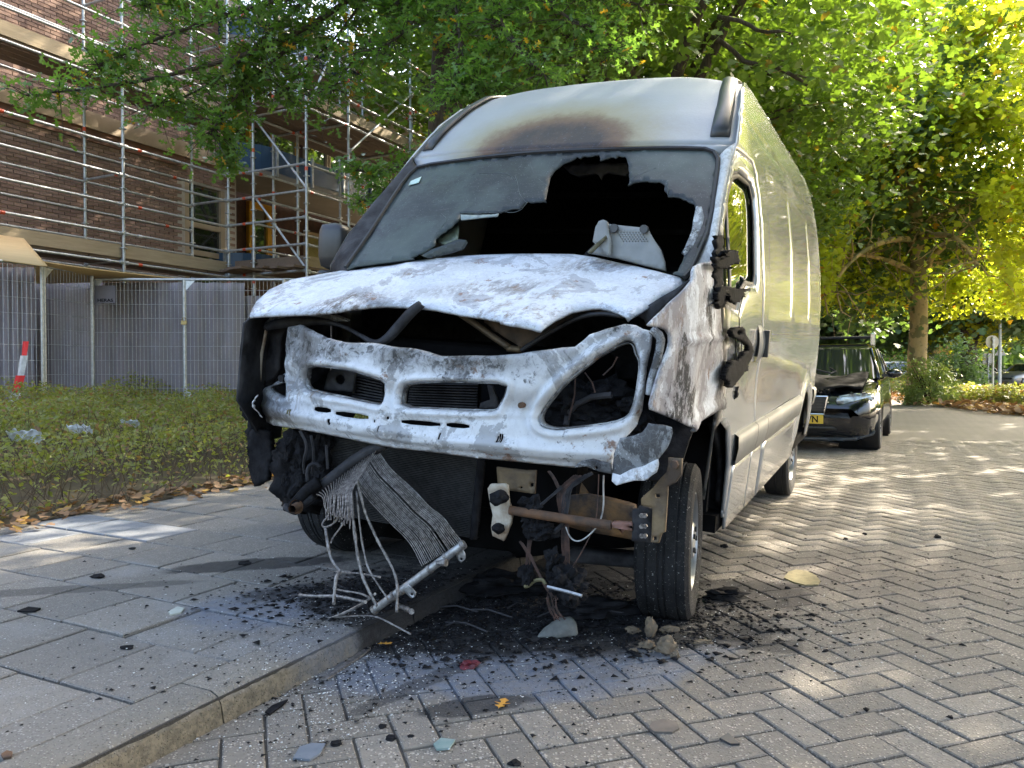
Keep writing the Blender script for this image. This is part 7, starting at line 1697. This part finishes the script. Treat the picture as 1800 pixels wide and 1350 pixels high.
shard([(2,1330),(12,1324),(22,1328),(20,1336),(6,1338)], M['rust'], 'rust brown scrap in the bottom left corner', 'scrap', z=KH)
for i, (x, y, r, lb_) in enumerate(((672, 1279, .016, 'black cinder straight below the metal strip'), (688, 1300, .02, 'black cinder pair leaning in the paver joint'), (590, 1310, .022, 'black cinder beside the blue grey flake'), (722, 1296, .012, 'round black cinder left of the yellow leaf'), (1010, 1214, .012, 'small cinder below the blue stain'), (1670 , 1262, .012, 'lone black cinder at the far right pavers'), (1648, 946, .03, 'black cinder far out on the road'), (1520, 940, .02, 'black cinder on the sunny paving'), (1486, 949, .02, 'smaller black cinder left of the sunny one'), (1273, 962, .03, 'black cinder by the van sill'), (1384, 1036, .02, 'black cinder below the felt disc'), (905, 1345, .02, 'cinder at the bottom edge of the picture'))):
    if y > 1349: continue
    lump(x, y, r * .6, 40 + i, M['char'], lb_, 'cinder', 'cinder', (1.3, 1, .7), .6, sub=2, group='black cinders on the road')
for i, (x, y, r, lb_) in enumerate(((430, 992, .02, 'black soot clod on the pavement left of the dangling tubes'), (232, 965, .012, 'small cinder near the blue slabs'), (173, 1015, .02, 'cinder in the middle of the pavement'), (222, 1140, .014, 'cinder on the near slab by the crack'))):
    lump(x, y, r, 60 + i, M['char'], lb_, 'cinder', 'cinder', (1.6, 1, .5), .6, z=KH, sub=2, group='black cinders on the pavement')
lump(824, 1172, .022, 77, simple('dark_red_melted_plastic', (.16, .02, .03), (.07, .015, .02), 40, .5, 0, .4), 'dark red melted plastic clot on the blue stain', 'melted plastic', 'red_clot', (1.3, 1, .6), .9)
# collapsed soot covered heap under the nose
for i, (x, y, r, sq, lb_) in enumerate(((690, 1070, .12, (1.4, 1, .45), 'soot heap where the dangling header touches the ground'), (880, 1040, .14, (1.8, 1, .35), 'wide soot heap in the middle under the nose'), (1040, 1080, .10, (1.7, .8, .4), 'soot heap left of the flat tyre'), (1275, 1052, .055, (1.6, 1, .5), 'burnt crust clump outside the flat tyre'), (645, 1110, .06, (1.1, 1, .9), 'blackened clod on the kerb nose'))):
    lump(x, y, r, 80 + i, M['black'], lb_, 'soot heap', 'soot_heap', sq, .9, sub=4, group='soot heaps under the van')
for i in range(7):
    x = dr.uniform(760, 1150); y = dr.uniform(1050, 1110); a = dr.uniform(-.4, .4); L = dr.uniform(.08, .22); p = gnd(x, y)
    mb = MB(); mb.tube([(0, 0, .012), (L * .5, a * L, .03), (L, a * L * 2, .014)], .004, 5); mb.build('wire_scrap', M['soot_metal'], None, loc=tuple(p), label=('long ','short ','curved ','bent ','straight ','leftmost ','rightmost ')[i] + 'thin sooty wire scrap on the soot under the van', cat='wire', group='wire scraps under the van')
# fallen leaves near the camera
def big_leaf(x, y, L, rz, col, lb_, z=0.0):
    p = gnd(x, y, z); S = LEAF['oak'][0]; mb = MB(); V = [(q[0] * L - L / 2, q[1] * L, .012 + .25 * L * q[1] ** 2 + .03 * L * math.sin(q[0] * 7)) for q in S]; mb.add(V, [tuple(range(len(V)))])
    o = mb.build('fallen_leaf', col, None, loc=tuple(p), rotz=rz, label=lb_, cat='leaf'); s_ = o.modifiers.new('t', 'SOLIDIFY'); s_.thickness = .0012; return o
yl = simple('yellow_dry_leaf', (.62, .33, .05), (.5, .22, .04), 40, .6); bl_ = simple('tan_dry_leaf', (.42, .26, .13), (.32, .18, .09), 30, .7)
big_leaf(882, 1243, .075, 1.3, yl, 'curled yellow leaf on the pavers at bottom centre'); big_leaf(677, 1136, .055, .2, yl, 'yellow leaf at the kerb foot in the soot')
for i, (x, y, rz, lb_) in enumerate(((283, 862, .3, 'big tan leaf on the pavement by the hedge'), (308, 864, 1.9, 'tan leaf lying beside the big one'), (240, 868, .8, 'tan leaf at the hedge edge on the left'), (328, 842, 2.6, 'tan leaf tucked under the hedge'))): big_leaf(x, y, .15, rz, bl_, lb_, KH)
# litter in the hedge
def bag(x, y, Y, r, label, seed):
    c = at(x, y, Y); G = []
    for i in range(12):
        row = []
        for j in range(16):
            u, v = i / 11 - .5, j / 15 - .5; row.append((v * r * 2, u * r * .5 + .1 * r * mnoise.noise(Vector((u * 4, v * 5, seed))), r * (.25 - u * .9) * .7 + .35 * r * mnoise.noise(Vector((u * 5 + seed, v * 6, 2)))))
        G.append(row)
    mb = MB(); mb.grid(G); o = mb.build('plastic_bag', simple('white_plastic_litter', (.62, .64, .66), (.50, .52, .56), 8, .4), None, loc=tuple(c), label=label, cat='litter', group='white litter in the hedge'); s_ = o.modifiers.new('t', 'SOLIDIFY'); s_.thickness = .002
bag(45, 772, 6.2, .14, 'white plastic bag flat on the hedge at the far left', 1); bag(140, 758, 6.6, .10, 'crumpled white plastic standing in the hedge', 2); bag(229, 746, 7.4, .085, 'small white litter on the hedge right of the others', 3)
